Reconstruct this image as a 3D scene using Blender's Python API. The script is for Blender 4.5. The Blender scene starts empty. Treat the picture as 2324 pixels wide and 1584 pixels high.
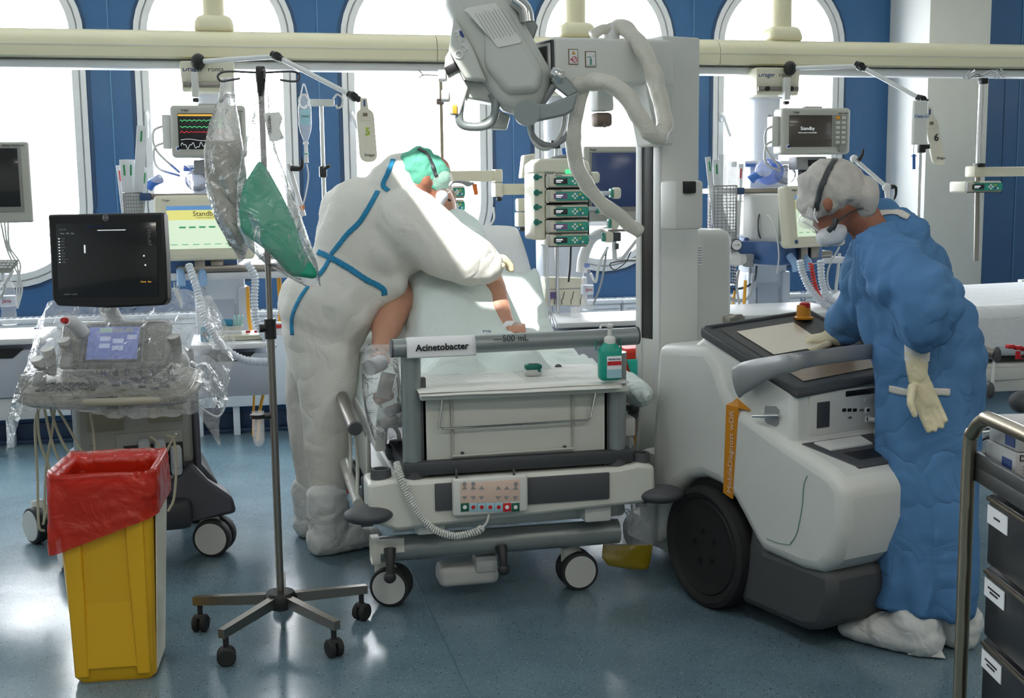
import bpy, bmesh, math, random
from math import sin, cos, pi, radians, atan2, sqrt
from mathutils import Vector, Matrix, noise, Euler
random.seed(7)
V = Vector
# ------------------------------------------------------------------ camera, world, sun, fill lamps, exposure
sc = bpy.context.scene
COL = sc.collection
FPX, PITCH, ROLL, CAMH, YAW = 2740.0, 0.1312, -0.012, 1.47, 0.2243
def _r3(v):
    return V((v[0]*cos(YAW)+v[1]*sin(YAW), -v[0]*sin(YAW)+v[1]*cos(YAW), v[2]))
_fw = V((0, cos(PITCH), -sin(PITCH))); _rt0 = V((1, 0, 0)); _up0 = V((0, sin(PITCH), cos(PITCH)))
_rt = cos(ROLL)*_rt0 + sin(ROLL)*_up0; _up = -sin(ROLL)*_rt0 + cos(ROLL)*_up0
FWD0 = _r3((0, 1, 0)); FW, RT, UP = _r3(_fw), _r3(_rt), _r3(_up)
CAM = V((0, 0, CAMH))
cd = bpy.data.cameras.new('camera'); cam = bpy.data.objects.new('camera', cd); COL.objects.link(cam)
cam.matrix_world = Matrix(((RT.x, UP.x, -FW.x, 0), (RT.y, UP.y, -FW.y, 0), (RT.z, UP.z, -FW.z, CAMH), (0, 0, 0, 1)))
cd.sensor_fit = 'HORIZONTAL'; cd.sensor_width = 36; cd.lens = FPX/2324*36; cd.clip_start = .05; cd.clip_end = 200
sc.camera = cam
wd = bpy.data.worlds.new('daylight'); sc.world = wd; wd.use_nodes = True
bg = wd.node_tree.nodes['Background']; bg.inputs[0].default_value = (.93, .97, 1.0, 1); bg.inputs[1].default_value = 18.0
sl = bpy.data.lights.new('sun', 'SUN'); sl.energy = 8.0; sl.angle = .01; sl.color = (1, .97, .93)
so = bpy.data.objects.new('sun', sl); COL.objects.link(so)
SUN_TO = V((.40, .62, -.67))       # comes in steeply through the opening added in the unseen ceiling
so.rotation_euler = SUN_TO.to_track_quat('-Z', 'Y').to_euler()
vs = sc.view_settings; vs.view_transform = 'Standard'; vs.look = 'None'; vs.gamma = 1; vs.use_curve_mapping = False; vs.exposure = 0.0
cy = sc.cycles
cy.use_denoising = True; cy.adaptive_threshold = .018; cy.max_bounces = 7; cy.diffuse_bounces = 4; cy.glossy_bounces = 3; cy.transmission_bounces = 4
cy.transparent_max_bounces = 24; cy.caustics_reflective = False; cy.caustics_refractive = False; cy.sample_clamp_indirect = 6
YW, WX0, WP, WR, ZB, ZT = 7.59, -.063, 1.2125, .468, 1.40, 2.40     # facade plane, window 2 centre, pitch, radius, springings
WINK = [-4, -3, -2, -1, 0, 1, 2, 3, 5]
def area(name, loc, rot, sx, sy, e, col=(1, 1, 1), portal=False):
    l = bpy.data.lights.new(name, 'AREA'); l.shape = 'RECTANGLE'; l.size = sx; l.size_y = sy; l.energy = e; l.color = col
    o = bpy.data.objects.new(name, l); COL.objects.link(o); o.location = loc; o.rotation_euler = rot
    if portal: l.cycles.is_portal = True
    return o
for k in WINK:      # daylight portals in the window openings
    area('daylight_portal', (WX0+WP*k, YW+.1, (ZB+ZT)/2), (radians(-90), 0, 0), .94, 1.95, 1, portal=True)
FILL_LAMPS = [(-1.6, .9), (1.0, .9), (3.6, .9), (-1.6, -1.5), (1.0, -1.5), (3.6, -1.5)]  # unseen lamps added under the ceiling as fill light
for x, y in FILL_LAMPS:
    area('ceiling_fill_light', (x, y, 3.17), (0, 0, 0), 1.15, .28, 18, (1, .95, .86))
# ------------------------------------------------------------------ pixel helpers: rays of the photograph turned into points in the room
def ray(px, py): return FW + RT*((px-1162)/FPX) - UP*((py-792)/FPX)
def at(px, py, D):
    d = ray(px, py); return CAM + d*(D/d.dot(FWD0))
def onY(px, py, Y):
    d = ray(px, py); return CAM + d*(Y/d.y)
def onX(px, py, X):
    d = ray(px, py); return CAM + d*(X/d.x)
def onZ(px, py, z=0.):
    d = ray(px, py); return CAM + d*((z-CAMH)/d.z)
# ------------------------------------------------------------------ materials
def lin(h):
    if isinstance(h, (tuple, list)): return tuple(h)[:3]
    h = h.lstrip('#'); c = [int(h[i:i+2], 16)/255 for i in (0, 2, 4)]
    return tuple(x/12.92 if x <= .04045 else ((x+.055)/1.055)**2.4 for x in c)
MATS = {}
def mat(name, col, rough=.5, metal=0., alpha=1., bump=0., bscale=80., var=0., vscale=8., emit=None, es=1., coat=0., trans=0., sss=0., spec=.5, dbl=None):
    if name in MATS: return MATS[name]
    m = bpy.data.materials.new(name); m.use_nodes = True; nt = m.node_tree; b = nt.nodes['Principled BSDF']
    c = lin(col)
    b.inputs['Base Color'].default_value = (*c, 1); b.inputs['Roughness'].default_value = rough; b.inputs['Metallic'].default_value = metal
    b.inputs['Alpha'].default_value = alpha; b.inputs['Coat Weight'].default_value = coat; b.inputs['Transmission Weight'].default_value = trans
    b.inputs['Specular IOR Level'].default_value = spec
    if sss: b.inputs['Subsurface Weight'].default_value = sss; b.inputs['Subsurface Radius'].default_value = (.02, .008, .004)
    tc = nt.nodes.new('ShaderNodeTexCoord')
    n = nt.nodes.new('ShaderNodeTexNoise'); n.inputs['Scale'].default_value = vscale; n.inputs['Detail'].default_value = 4
    nt.links.new(tc.outputs['Object'], n.inputs['Vector'])
    r = nt.nodes.new('ShaderNodeMix'); r.data_type = 'RGBA'; v = max(var, .03)
    r.inputs[6].default_value = (*[x*(1-v) for x in c], 1); r.inputs[7].default_value = (*[min(1, x*(1+v)) for x in c], 1)
    nt.links.new(n.outputs['Fac'], r.inputs[0]); nt.links.new(r.outputs[2], b.inputs['Base Color'])
    if bump:
        n2 = nt.nodes.new('ShaderNodeTexNoise'); n2.inputs['Scale'].default_value = bscale; n2.inputs['Detail'].default_value = 3
        nt.links.new(tc.outputs['Object'], n2.inputs['Vector'])
        bp = nt.nodes.new('ShaderNodeBump'); bp.inputs['Strength'].default_value = bump; bp.inputs['Distance'].default_value = .01
        nt.links.new(n2.outputs['Fac'], bp.inputs['Height']); nt.links.new(bp.outputs[0], b.inputs['Normal'])
    if emit is not None:
        b.inputs['Emission Color'].default_value = (*lin(emit), 1); b.inputs['Emission Strength'].default_value = es
    MATS[name] = m; return m
def plastic_film(name, col, dens, rough=.25, bump=1., bscale=14., gloss=.5, trl=.5):
    """thin creased plastic: see-through share, gloss and a milky share"""
    if name in MATS: return MATS[name]
    m = bpy.data.materials.new(name); m.use_nodes = True; nt = m.node_tree; nt.nodes.clear()
    N = nt.nodes.new; L = nt.links.new
    out = N('ShaderNodeOutputMaterial'); tr = N('ShaderNodeBsdfTransparent'); gl = N('ShaderNodeBsdfGlossy'); df = N('ShaderNodeBsdfDiffuse'); tl = N('ShaderNodeBsdfTranslucent')
    c = (*lin(col), 1); df.inputs[0].default_value = c; tl.inputs[0].default_value = c; gl.inputs['Roughness'].default_value = rough
    tc = N('ShaderNodeTexCoord'); vo = N('ShaderNodeTexNoise'); vo.inputs['Scale'].default_value = bscale; vo.inputs['Detail'].default_value = 5; vo.inputs['Distortion'].default_value = 1.2
    L(tc.outputs['Object'], vo.inputs['Vector']); bp = N('ShaderNodeBump'); bp.inputs['Strength'].default_value = bump; bp.inputs['Distance'].default_value = .03
    L(vo.outputs['Fac'], bp.inputs['Height'])
    for s in (gl, df, tl): L(bp.outputs[0], s.inputs['Normal'])
    m1 = N('ShaderNodeMixShader'); m1.inputs[0].default_value = trl; L(df.outputs[0], m1.inputs[1]); L(tl.outputs[0], m1.inputs[2])
    m2 = N('ShaderNodeMixShader'); m2.inputs[0].default_value = dens; L(tr.outputs[0], m2.inputs[1]); L(m1.outputs[0], m2.inputs[2])
    fr = N('ShaderNodeFresnel'); fr.inputs[0].default_value = 1.45; L(bp.outputs[0], fr.inputs['Normal'])
    mu = N('ShaderNodeMath'); mu.operation = 'MULTIPLY_ADD'; L(fr.outputs[0], mu.inputs[0]); mu.inputs[1].default_value = gloss*1.4; mu.inputs[2].default_value = gloss*.06; mu.use_clamp = True
    m3 = N('ShaderNodeMixShader'); L(mu.outputs[0], m3.inputs[0]); L(m2.outputs[0], m3.inputs[1]); L(gl.outputs[0], m3.inputs[2])
    L(m3.outputs[0], out.inputs[0]); MATS[name] = m; return m
def cloth(name, col, var=.05, bump=.35, bscale=9., trl=.0, fine=.15, rough=.8, crease=True):
    """non-woven cloth with soft creases"""
    if name in MATS: return MATS[name]
    m = bpy.data.materials.new(name); m.use_nodes = True; nt = m.node_tree; b = nt.nodes['Principled BSDF']; N = nt.nodes.new; L = nt.links.new
    c = lin(col); b.inputs['Roughness'].default_value = rough
    tc = N('ShaderNodeTexCoord'); n = N('ShaderNodeTexNoise'); n.inputs['Scale'].default_value = 300; L(tc.outputs['Object'], n.inputs['Vector'])
    r = N('ShaderNodeMix'); r.data_type = 'RGBA'; r.inputs[6].default_value = (*[x*(1-var) for x in c], 1); r.inputs[7].default_value = (*[min(1, x*(1+var)) for x in c], 1)
    L(n.outputs['Fac'], r.inputs[0]); L(r.outputs[2], b.inputs['Base Color'])
    w = N('ShaderNodeTexNoise'); w.inputs['Scale'].default_value = bscale; w.inputs['Detail'].default_value = 2.5; w.inputs['Distortion'].default_value = .8
    L(tc.outputs['Object'], w.inputs['Vector'])
    b1 = N('ShaderNodeBump'); b1.inputs['Strength'].default_value = bump; b1.inputs['Distance'].default_value = .022
    q1 = N('ShaderNodeMath'); q1.operation = 'SUBTRACT'; L(w.outputs['Fac'], q1.inputs[0]); q1.inputs[1].default_value = .5
    q2 = N('ShaderNodeMath'); q2.operation = 'ABSOLUTE'; L(q1.outputs[0], q2.inputs[0]); q3 = N('ShaderNodeMath'); q3.operation = 'POWER'; L(q2.outputs[0], q3.inputs[0]); q3.inputs[1].default_value = .7; L(q3.outputs[0], b1.inputs['Height'])
    b2 = N('ShaderNodeBump'); b2.inputs['Strength'].default_value = fine; b2.inputs['Distance'].default_value = .002; L(n.outputs['Fac'], b2.inputs['Height']); L(b1.outputs[0], b2.inputs['Normal'])
    L(b2.outputs[0], b.inputs['Normal'])
    if trl:
        tl = N('ShaderNodeBsdfTranslucent'); tl.inputs[0].default_value = (*c, 1); mx = N('ShaderNodeMixShader'); mx.inputs[0].default_value = trl
        L(b.outputs[0], mx.inputs[1]); L(tl.outputs[0], mx.inputs[2]); L(mx.outputs[0], nt.nodes['Material Output'].inputs[0])
    MATS[name] = m; return m
def M(n): return MATS[n]
mat('white_paint', '#dfe1e2', .4); mat('cream', '#dcd9c4', .4); mat('beam_cream', '#e6e0c0', .35); mat('light_grey', '#c6c8c6', .45)
mat('mid_grey', '#8f9294', .5); mat('dark_grey', '#3c3f43', .5); mat('black', '#111214', .45); mat('rubber', '#1b1b1d', .7)
mat('steel', '#b4aea4', .28, 1.); mat('bright_steel', '#d8d8d8', .18, 1.); mat('brushed', '#8f8a84', .35, 1., bump=.1, bscale=200)
mat('device_grey', '#b9bab2', .45, bump=.05, bscale=400); mat('device_white', '#d5d6d2', .45); mat('teal', '#159a86', .4); mat('teal_dark', '#0c6e62', .4)
mat('braun_cream', '#dfdccb', .4); mat('screen_dark', '#17181b', .15, coat=.3); mat('ink', '#1c1e22', .6); mat('ink_blue', '#223f7a', .6)
mat('red', '#c0202a', .45); mat('orange', '#e0762a', .45); mat('blue_plastic', '#2f62a8', .4); mat('navy', '#2c4a72', .45)
mat('yellow_tube', '#e3a32a', .4); mat('paper', '#e4e4e0', .8, bump=.1, bscale=20); mat('label_white', '#e9eaec', .6); mat('skin', '#c4917a', .5, sss=.15, var=.1, vscale=30, bump=.08, bscale=200)
mat('skin_dark', '#9b6650', .5, sss=.1, var=.1, vscale=30); mat('clear', '#ffffff', .06, alpha=.22, spec=.8); mat('clear_blue', '#5f86e0', .1, alpha=.5, spec=.8)
mat('hose', '#dfe6ef', .35, alpha=.85); mat('hose_blue', '#8fb4dd', .35); mat('tube_clear', '#dfe2e6', .3, alpha=.8); mat('tube_beige', '#b8b29c', .5)
mat('bed_white', '#d2d3cb', .42, bump=.03, bscale=300); mat('bed_grey', '#8c9494', .35, .35); mat('bed_dark', '#4a4c50', .55)
mat('xray_grey', '#dcdeda', .38, bump=.04, bscale=500, var=.03); mat('xray_side', '#cfd1cd', .4, bump=.04, bscale=500); mat('xray_dark', '#45474a', .6, bump=.1, bscale=200)
mat('xray_handle', '#97999b', .35, .3); mat('xray_orange', '#c98416', .4); mat('head_grey', '#c6c9c3', .4, bump=.03, bscale=500)
mat('pendant_blue', '#3c5f92', .4); mat('green', '#0f8a4a', .5)
cloth('sheet_white', '#e3e6ea', bscale=5, bump=.5, crease=True); cloth('sheet_mint', '#dae5e2', bscale=5, bump=.7); cloth('coverall_white', '#e6e5de', bscale=5, bump=.6, trl=.12)
cloth('gown_blue', '#5485b8', bscale=5, bump=1., trl=.1, var=.08); cloth('gown_cuff', '#d8d6cf', bump=.2, bscale=60); cloth('cap_green', '#6cc4a8', bscale=14, bump=.3, trl=.2)
cloth('cap_grey', '#cfccc6', bscale=12, bump=.35, trl=.15); cloth('glove_latex', '#d8cfae', bscale=20, bump=.12, rough=.5); cloth('shoe_cover', '#dcdedd', bscale=9, bump=.5, trl=.05)
cloth('cover_fabric', '#d6d6d0', bscale=16, bump=.7); cloth('mask_white', '#e0e4ea', bscale=20, bump=.15); cloth('tape_blue', '#2487b4', bscale=60, bump=.5)
cloth('teal_cloth', '#2cb5a2', bscale=9, bump=.4)
plastic_film('film_clear', '#f6f6f6', .2, rough=.18, bump=1.2, bscale=20, gloss=1.2, trl=.6); plastic_film('film_white', '#ffffff', .26, rough=.2, bump=.8, bscale=12, gloss=.6, trl=.8)
plastic_film('film_red', '#e0301a', .9, rough=.28, bump=.45, bscale=9, gloss=.45, trl=.55); plastic_film('film_grey', '#dedcd6', .42, rough=.22, bump=1., bscale=12, gloss=.6, trl=.8)
plastic_film('film_teal', '#1d9c7c', .93, rough=.35, bump=.6, bscale=8, gloss=.4, trl=.25); plastic_film('film_sleeve', '#e6e3d4', .85, rough=.22, bump=.9, bscale=14, gloss=.6, trl=.3)
plastic_film('film_bag', '#f0f0f0', .2, rough=.2, bump=.8, bscale=20, gloss=.7); plastic_film('film_urine', '#b8a016', .8, rough=.2, bump=.3, bscale=10, gloss=.5)
# ------------------------------------------------------------------ mesh builder
def basis(x, z=None, y=None):
    """rotation matrix with local X along x and local Z near z (or local Y near y)"""
    x = V(x).normalized()
    if y is not None:
        y = V(y); y = (y-x*y.dot(x)).normalized(); z = x.cross(y)
    else:
        z = V(z); z = (z-x*z.dot(x)).normalized(); y = z.cross(x)
    return Matrix(((x.x, y.x, z.x), (x.y, y.y, z.y), (x.z, y.z, z.z)))
def spline(pts, n=6):
    P = [V(p) for p in pts]
    if len(P) < 3: return P
    Q = [P[0]*2-P[1]]+P+[P[-1]*2-P[-2]]; o = []
    for i in range(1, len(Q)-2):
        for k in range(n):
            t = k/n; a, b, c, d = Q[i-1:i+3]
            o.append(.5*((2*b)+(c-a)*t+(2*a-5*b+4*c-d)*t*t+(3*b-a-3*c+d)*t**3))
    o.append(P[-1]); return o
def lerplist(vals, n):
    m = len(vals)-1; o = []
    for i in range(n):
        t = i/(n-1)*m; k = min(int(t), m-1); f = t-k; a, b = vals[k], vals[k+1]
        o.append(tuple(x*(1-f)+y*f for x, y in zip(a, b)) if isinstance(a, tuple) else a*(1-f)+b*f)
    return o
class MB:
    def __init__(s): s.v = []; s.f = []; s.mi = []; s.m = 0
    def add(s, vs, fs):
        o = len(s.v); s.v += [V(v) for v in vs]; s.f += [[i+o for i in f] for f in fs]; s.mi += [s.m]*len(fs); return s
    def box(s, c, d, bev=0, rot=None, seg=2, taper=None):
        bm = bmesh.new(); bmesh.ops.create_cube(bm, size=1)
        for v in bm.verts:
            t = 1.0 if not taper or v.co.z < 0 else taper
            v.co = V((v.co.x*d[0]*t, v.co.y*d[1]*t, v.co.z*d[2]))
        if bev: bmesh.ops.bevel(bm, geom=list(bm.edges), offset=bev, segments=seg, affect='EDGES', profile=.5)
        R = Matrix.Rotation(rot, 3, 'Z') if isinstance(rot, (int, float)) else (rot or Matrix.Identity(3))
        c = V(c); bm.verts.index_update()
        s.add([c+R@v.co for v in bm.verts], [[v.index for v in f.verts] for f in bm.faces]); bm.free(); return s
    def pbox(s, x0, y0, x1, y1, Y, dep, bev=.004, seg=2):
        """room-aligned box whose front (at room depth Y) shows as a rectangle of the photograph"""
        cx, cy_ = (x0+x1)/2, (y0+y1)/2
        l, r, t, b = onY(x0, cy_, Y), onY(x1, cy_, Y), onY(cx, y0, Y), onY(cx, y1, Y)
        return s.box(((l.x+r.x)/2, Y+dep/2, (t.z+b.z)/2), (abs(r.x-l.x), dep, abs(t.z-b.z)), bev, seg=seg)
    def hexa(s, p):
        return s.add(p, [[0, 3, 2, 1], [4, 5, 6, 7], [0, 1, 5, 4], [1, 2, 6, 5], [2, 3, 7, 6], [3, 0, 4, 7]])
    def cyl(s, a, b, r, r2=None, n=20, ry=None):
        return s.tube([a, b], [r, r if r2 is None else r2], n=n)
    def tube(s, pts, r, n=10, sp=0, caps=True, closed=False, ell=None, up=None):
        P = spline(pts, sp) if sp else [V(p) for p in pts]
        if not isinstance(r, (list, tuple)): R = [r]*len(P)
        else: R = lerplist(list(r), len(P)) if len(r) != len(P) else list(r)
        u = None; rings = []
        for i, p in enumerate(P):
            if closed: t = (P[(i+1) % len(P)]-P[i-1])
            else: t = (P[min(i+1, len(P)-1)]-P[max(i-1, 0)])
            if t.length < 1e-9: t = V((0, 0, 1))
            t.normalize()
            if up is not None: w = V(up)
            elif u is None: w = V((0, 0, 1)) if abs(t.z) < .9 else V((1, 0, 0))
            else: w = u
            u = w-t*w.dot(t)
            if u.length < 1e-6: u = t.orthogonal()
            u.normalize(); q = t.cross(u)
            ra, rb = R[i] if isinstance(R[i], tuple) else (R[i], R[i]*(ell or 1))
            rings.append([p+u*(cos(2*pi*k/n)*ra)+q*(sin(2*pi*k/n)*rb) for k in range(n)])
        return s.loft(rings, caps and not closed, closed)
    def loft(s, rings, caps=True, closed=False):
        n = len(rings[0]); vs = [v for r in rings for v in r]; fs = []; m = len(rings)
        for i in range(m if closed else m-1):
            a, b = i*n, ((i+1) % m)*n
            for k in range(n): fs.append([a+k, a+(k+1) % n, b+(k+1) % n, b+k])
        if caps: fs.append(list(range(n))[::-1]); fs.append([(m-1)*n+k for k in range(n)])
        return s.add(vs, fs)
    def lathe(s, prof, o=(0, 0, 0), n=28, rot=None, sq=(1, 1)):
        R = rot or Matrix.Identity(3); o = V(o)
        return s.loft([[o+R@V((r*cos(2*pi*k/n)*sq[0], r*sin(2*pi*k/n)*sq[1], z)) for k in range(n)] for r, z in prof])
    def ring(s, c, r, w, x, y, n=28):
        c, x, y = V(c), V(x).normalized(), V(y).normalized()
        return s.tube([c+x*r*cos(2*pi*k/n)+y*r*sin(2*pi*k/n) for k in range(n)], w, n=6, closed=True)
    def ball(s, c, r, rot=None, n=16, m=10, sq=1.):
        if not isinstance(r, (tuple, list)): r = (r, r, r)
        R = rot or Matrix.Identity(3); c = V(c); rings = []
        for i in range(m+1):
            a = -pi/2+pi*i/m; cr = max(cos(a), .02)
            rings.append([c+R@V((r[0]*cr*cos(2*pi*k/n), r[1]*cr*sin(2*pi*k/n), r[2]*sin(a))) for k in range(n)])
        return s.loft(rings)
    def prism(s, pts, vec):
        pts = [V(p) for p in pts]; vec = V(vec); n = len(pts)
        return s.add(pts+[p+vec for p in pts], [list(range(n)), [n+i for i in range(n)][::-1]]+[[i, n+i, n+(i+1) % n, (i+1) % n] for i in range(n)])
    def grid(s, fn, nu, nv, closeu=False):
        vs = [fn(i/nu, j/nv) for i in range(nu+1) for j in range(nv+1)]; w = nv+1
        return s.add(vs, [[i*w+j, (i+1)*w+j, (i+1)*w+j+1, i*w+j+1] for i in range(nu) for j in range(nv)])
    def cap(s, a, b, ra, rb, n=14, up=None):
        """tapered capsule with rounded ends (radii may be pairs)"""
        a, b = V(a), V(b); d = (b-a); L = d.length; d.normalize()
        ra = ra if isinstance(ra, tuple) else (ra, ra); rb = rb if isinstance(rb, tuple) else (rb, rb)
        pts, rr = [], []
        for t in (-1, -.85, -.5): pts.append(a+d*t*min(ra)); k = sqrt(max(0, 1-t*t))+.03; rr.append((ra[0]*k, ra[1]*k))
        pts.append(a); rr.append(ra); pts.append(b); rr.append(rb)
        for t in (.5, .85, 1): pts.append(b+d*t*min(rb)); k = sqrt(max(0, 1-t*t))+.03; rr.append((rb[0]*k, rb[1]*k))
        return s.tube(pts, rr, n=n, up=up)
    def mesh(s, name, inv=None):
        me = bpy.data.meshes.new(name)
        vs = [(inv@v) if inv else v for v in s.v]
        me.from_pydata([tuple(v) for v in vs], [], s.f)
        me.polygons.foreach_set('material_index', s.mi)
        bm = bmesh.new(); bm.from_mesh(me); bmesh.ops.recalc_face_normals(bm, faces=bm.faces); bm.to_mesh(me); bm.free()
        return me
    def build(s, name, mats, parent=None, w=False, smooth=True, ang=38, bevel=0, sub=0, solid=0, label=None, voxel=0, post=None, vs_smooth=3):
        inv = None
        if w and parent is not None: inv = world_of(parent).inverted()
        me = s.mesh(name, inv)
        if not isinstance(mats, (list, tuple)): mats = [mats]
        for m in mats: me.materials.append(MATS[m] if isinstance(m, str) else m)
        o = bpy.data.objects.new(name, me); COL.objects.link(o)
        if voxel:
            md = o.modifiers.new('r', 'REMESH'); md.mode = 'VOXEL'; md.voxel_size = voxel; md.use_smooth_shade = True
            if vs_smooth: ms = o.modifiers.new('s', 'SMOOTH'); ms.iterations = vs_smooth; ms.factor = .6
            dg = bpy.context.evaluated_depsgraph_get(); nm = bpy.data.meshes.new_from_object(o.evaluated_get(dg))
            o.modifiers.clear(); o.data = nm; bpy.data.meshes.remove(me); me = nm; me.name = name
            me.materials.clear()
            for m in mats: me.materials.append(MATS[m] if isinstance(m, str) else m)
            if post:
                me.update(); nor = [v.normal.copy() for v in me.vertices]
                for v, nn in zip(me.vertices, nor): v.co = post(v.co.copy(), nn)
                me.update()
        if smooth:
            me.polygons.foreach_set('use_smooth', [True]*len(me.polygons))
            if not voxel: me.set_sharp_from_angle(angle=radians(ang))
        if solid: md = o.modifiers.new('t', 'SOLIDIFY'); md.thickness = solid; md.offset = 0
        if bevel: md = o.modifiers.new('b', 'BEVEL'); md.width = bevel; md.segments = 2; md.limit_method = 'ANGLE'; md.angle_limit = radians(40)
        if sub: md = o.modifiers.new('s', 'SUBSURF'); md.levels = sub; md.render_levels = sub
        if parent is not None: o.parent = parent
        if label: o['label'] = label
        return o
def world_of(o):
    m = o.matrix_basis.copy()
    while o.parent is not None: o = o.parent; m = o.matrix_basis @ m
    return m
def tag(o, label, cat, group=None, kind=None):
    if label: o['label'] = label
    if cat: o['category'] = cat
    if group: o['group'] = group
    if kind: o['kind'] = kind
    return o
def thing(name, label, cat, loc=(0, 0, 0), yaw=0, group=None):
    o = bpy.data.objects.new(name, None); COL.objects.link(o); o.location = loc; o.rotation_euler = (0, 0, yaw); o.empty_display_size = .05
    return tag(o, label, cat, group)
def struct(o): o['kind'] = 'structure'; return o
def dup(root, loc, yaw=None, label=None):
    r = root.copy(); COL.objects.link(r); r.location = loc
    if yaw is not None: r.rotation_euler = (0, 0, yaw)
    if label: r['label'] = label
    for ch in list(root.children):
        c = ch.copy(); COL.objects.link(c); c.parent = r
        for g in ch.children: d = g.copy(); COL.objects.link(d); d.parent = c
    return r
def text(name, s, size, m, parent, loc, xdir, up, w=True, ext=.0006, align='CENTER', bold=0, space=1.):
    cu = bpy.data.curves.new(name, 'FONT'); cu.body = s; cu.size = size; cu.extrude = ext; cu.align_x = align; cu.align_y = 'CENTER'; cu.offset = bold; cu.space_character = space
    cu.resolution_u = 3
    cu.materials.append(MATS[m]); o = bpy.data.objects.new(name, cu); COL.objects.link(o)
    mt = basis(xdir, y=up).to_4x4(); mt.translation = V(loc)
    if parent is not None:
        o.parent = parent
        if w: mt = world_of(parent).inverted() @ mt
    dg = bpy.context.evaluated_depsgraph_get(); me = bpy.data.meshes.new_from_object(o.evaluated_get(dg)); me.name = name
    par = o.parent; bpy.data.objects.remove(o); o = bpy.data.objects.new(name, me); COL.objects.link(o); o.parent = par
    o.matrix_basis = mt; return o
XH = V((1, 0, 0)); ZH = V((0, 0, 1)); YH = V((0, 1, 0))
def fbm(p, s, o=3): return noise.fractal(V(p)*s, 1., 2., o)
def ridge(p, s): return 1-abs(noise.noise(V(p)*s))*2
# ================================================================== THE ROOM
RX0, RX1, RY0, RZ1 = -5.6, 7.2, -3.4, 3.3
def floor_mat():
    m = bpy.data.materials.new('vinyl_floor'); m.use_nodes = True; nt = m.node_tree; b = nt.nodes['Principled BSDF']; N = nt.nodes.new; L = nt.links.new
    tc = N('ShaderNodeTexCoord'); big = N('ShaderNodeTexNoise'); big.inputs['Scale'].default_value = 3; big.inputs['Detail'].default_value = 6
    L(tc.outputs['Object'], big.inputs['Vector'])
    r1 = N('ShaderNodeValToRGB'); r1.color_ramp.elements[0].color = (*lin('#5a707b'), 1); r1.color_ramp.elements[1].color = (*lin('#667d88'), 1)
    r1.color_ramp.elements[0].position = .35; r1.color_ramp.elements[1].position = .65; L(big.outputs['Fac'], r1.inputs[0])
    col = r1.outputs[0]
    for sc_, th, c in ((230, .11, '#3c5462'), (170, .09, '#8da5b0'), (120, .035, '#2c3e49')):
        v = N('ShaderNodeTexVoronoi'); v.inputs['Scale'].default_value = sc_; L(tc.outputs['Object'], v.inputs['Vector'])
        wn = N('ShaderNodeTexWhiteNoise'); L(v.outputs['Position'], wn.inputs['Vector'])
        a = N('ShaderNodeMath'); a.operation = 'LESS_THAN'; L(v.outputs['Distance'], a.inputs[0]); a.inputs[1].default_value = .3
        c2 = N('ShaderNodeMath'); c2.operation = 'LESS_THAN'; L(wn.outputs['Value'], c2.inputs[0]); c2.inputs[1].default_value = th*2.2
        mu = N('ShaderNodeMath'); mu.operation = 'MULTIPLY'; L(a.outputs[0], mu.inputs[0]); L(c2.outputs[0], mu.inputs[1])
        mx = N('ShaderNodeMix'); mx.data_type = 'RGBA'; L(mu.outputs[0], mx.inputs[0]); L(col, mx.inputs[6]); mx.inputs[7].default_value = (*lin(c), 1); col = mx.outputs[2]
    L(col, b.inputs['Base Color'])
    rr = N('ShaderNodeTexNoise'); rr.inputs['Scale'].default_value = 5; rr.inputs['Detail'].default_value = 5; L(tc.outputs['Object'], rr.inputs['Vector'])
    mr = N('ShaderNodeMapRange'); mr.inputs['To Min'].default_value = .14; mr.inputs['To Max'].default_value = .26; L(rr.outputs['Fac'], mr.inputs['Value']); L(mr.outputs[0], b.inputs['Roughness'])
    bp = N('ShaderNodeBump'); bp.inputs['Strength'].default_value = .12; bp.inputs['Distance'].default_value = .01; L(rr.outputs['Fac'], bp.inputs['Height']); L(bp.outputs[0], b.inputs['Normal'])
    MATS['floor'] = m
floor_mat()
mat('wall_blue', '#24527f', .42, bump=.06, bscale=120, var=.06, vscale=2); mat('seam_light', '#4a7aa3', .4); mat('seam_dark', '#173a5d', .5); mat('skirting_blue', '#233a58', .5)
mat('ceiling_white', '#d9d9d4', .8); mat('wall_white', '#dfe0dc', .7); mat('frame_white', '#d6d8db', .35); mat('plaster', '#cfd0cc', .7)
b = MB(); b.box(((RX0+RX1)/2, (RY0+YW)/2, -.05), (RX1-RX0, YW-RY0, .1)); fl = struct(b.build('floor', 'floor'))
b = MB(); b.box((.62, 2.2, .0006), (.004, 10.5, .0012)); b.box((4.2, 2.2, .0006), (.004, 10.5, .0012)); mat('weld', '#3f5f70', .4); struct(b.build('trim_1', 'weld'))
# unseen ceiling with an opening added to let the sun onto the bed
SKX0, SKX1, SKY0, SKY1 = -.46, -.04, 2.6, 3.4
b = MB()
for x0, x1, y0, y1 in ((RX0, SKX0, RY0, YW), (SKX1, RX1, RY0, YW), (SKX0, SKX1, RY0, SKY0), (SKX0, SKX1, SKY1, YW)): b.box(((x0+x1)/2, (y0+y1)/2, RZ1+.05), (x1-x0, y1-y0, .1))
struct(b.build('ceiling', 'ceiling_white'))
for nm, c, d in (('wall_left', (RX0-.05, (RY0+YW)/2, RZ1/2), (.1, YW-RY0, RZ1)), ('wall_right', (RX1+.05, (RY0+YW)/2, RZ1/2), (.1, YW-RY0, RZ1)), ('wall_front', ((RX0+RX1)/2, RY0-.05, RZ1/2), (RX1-RX0, .1, RZ1))):
    b = MB(); b.box(c, d); struct(b.build(nm, 'wall_white'))
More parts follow.
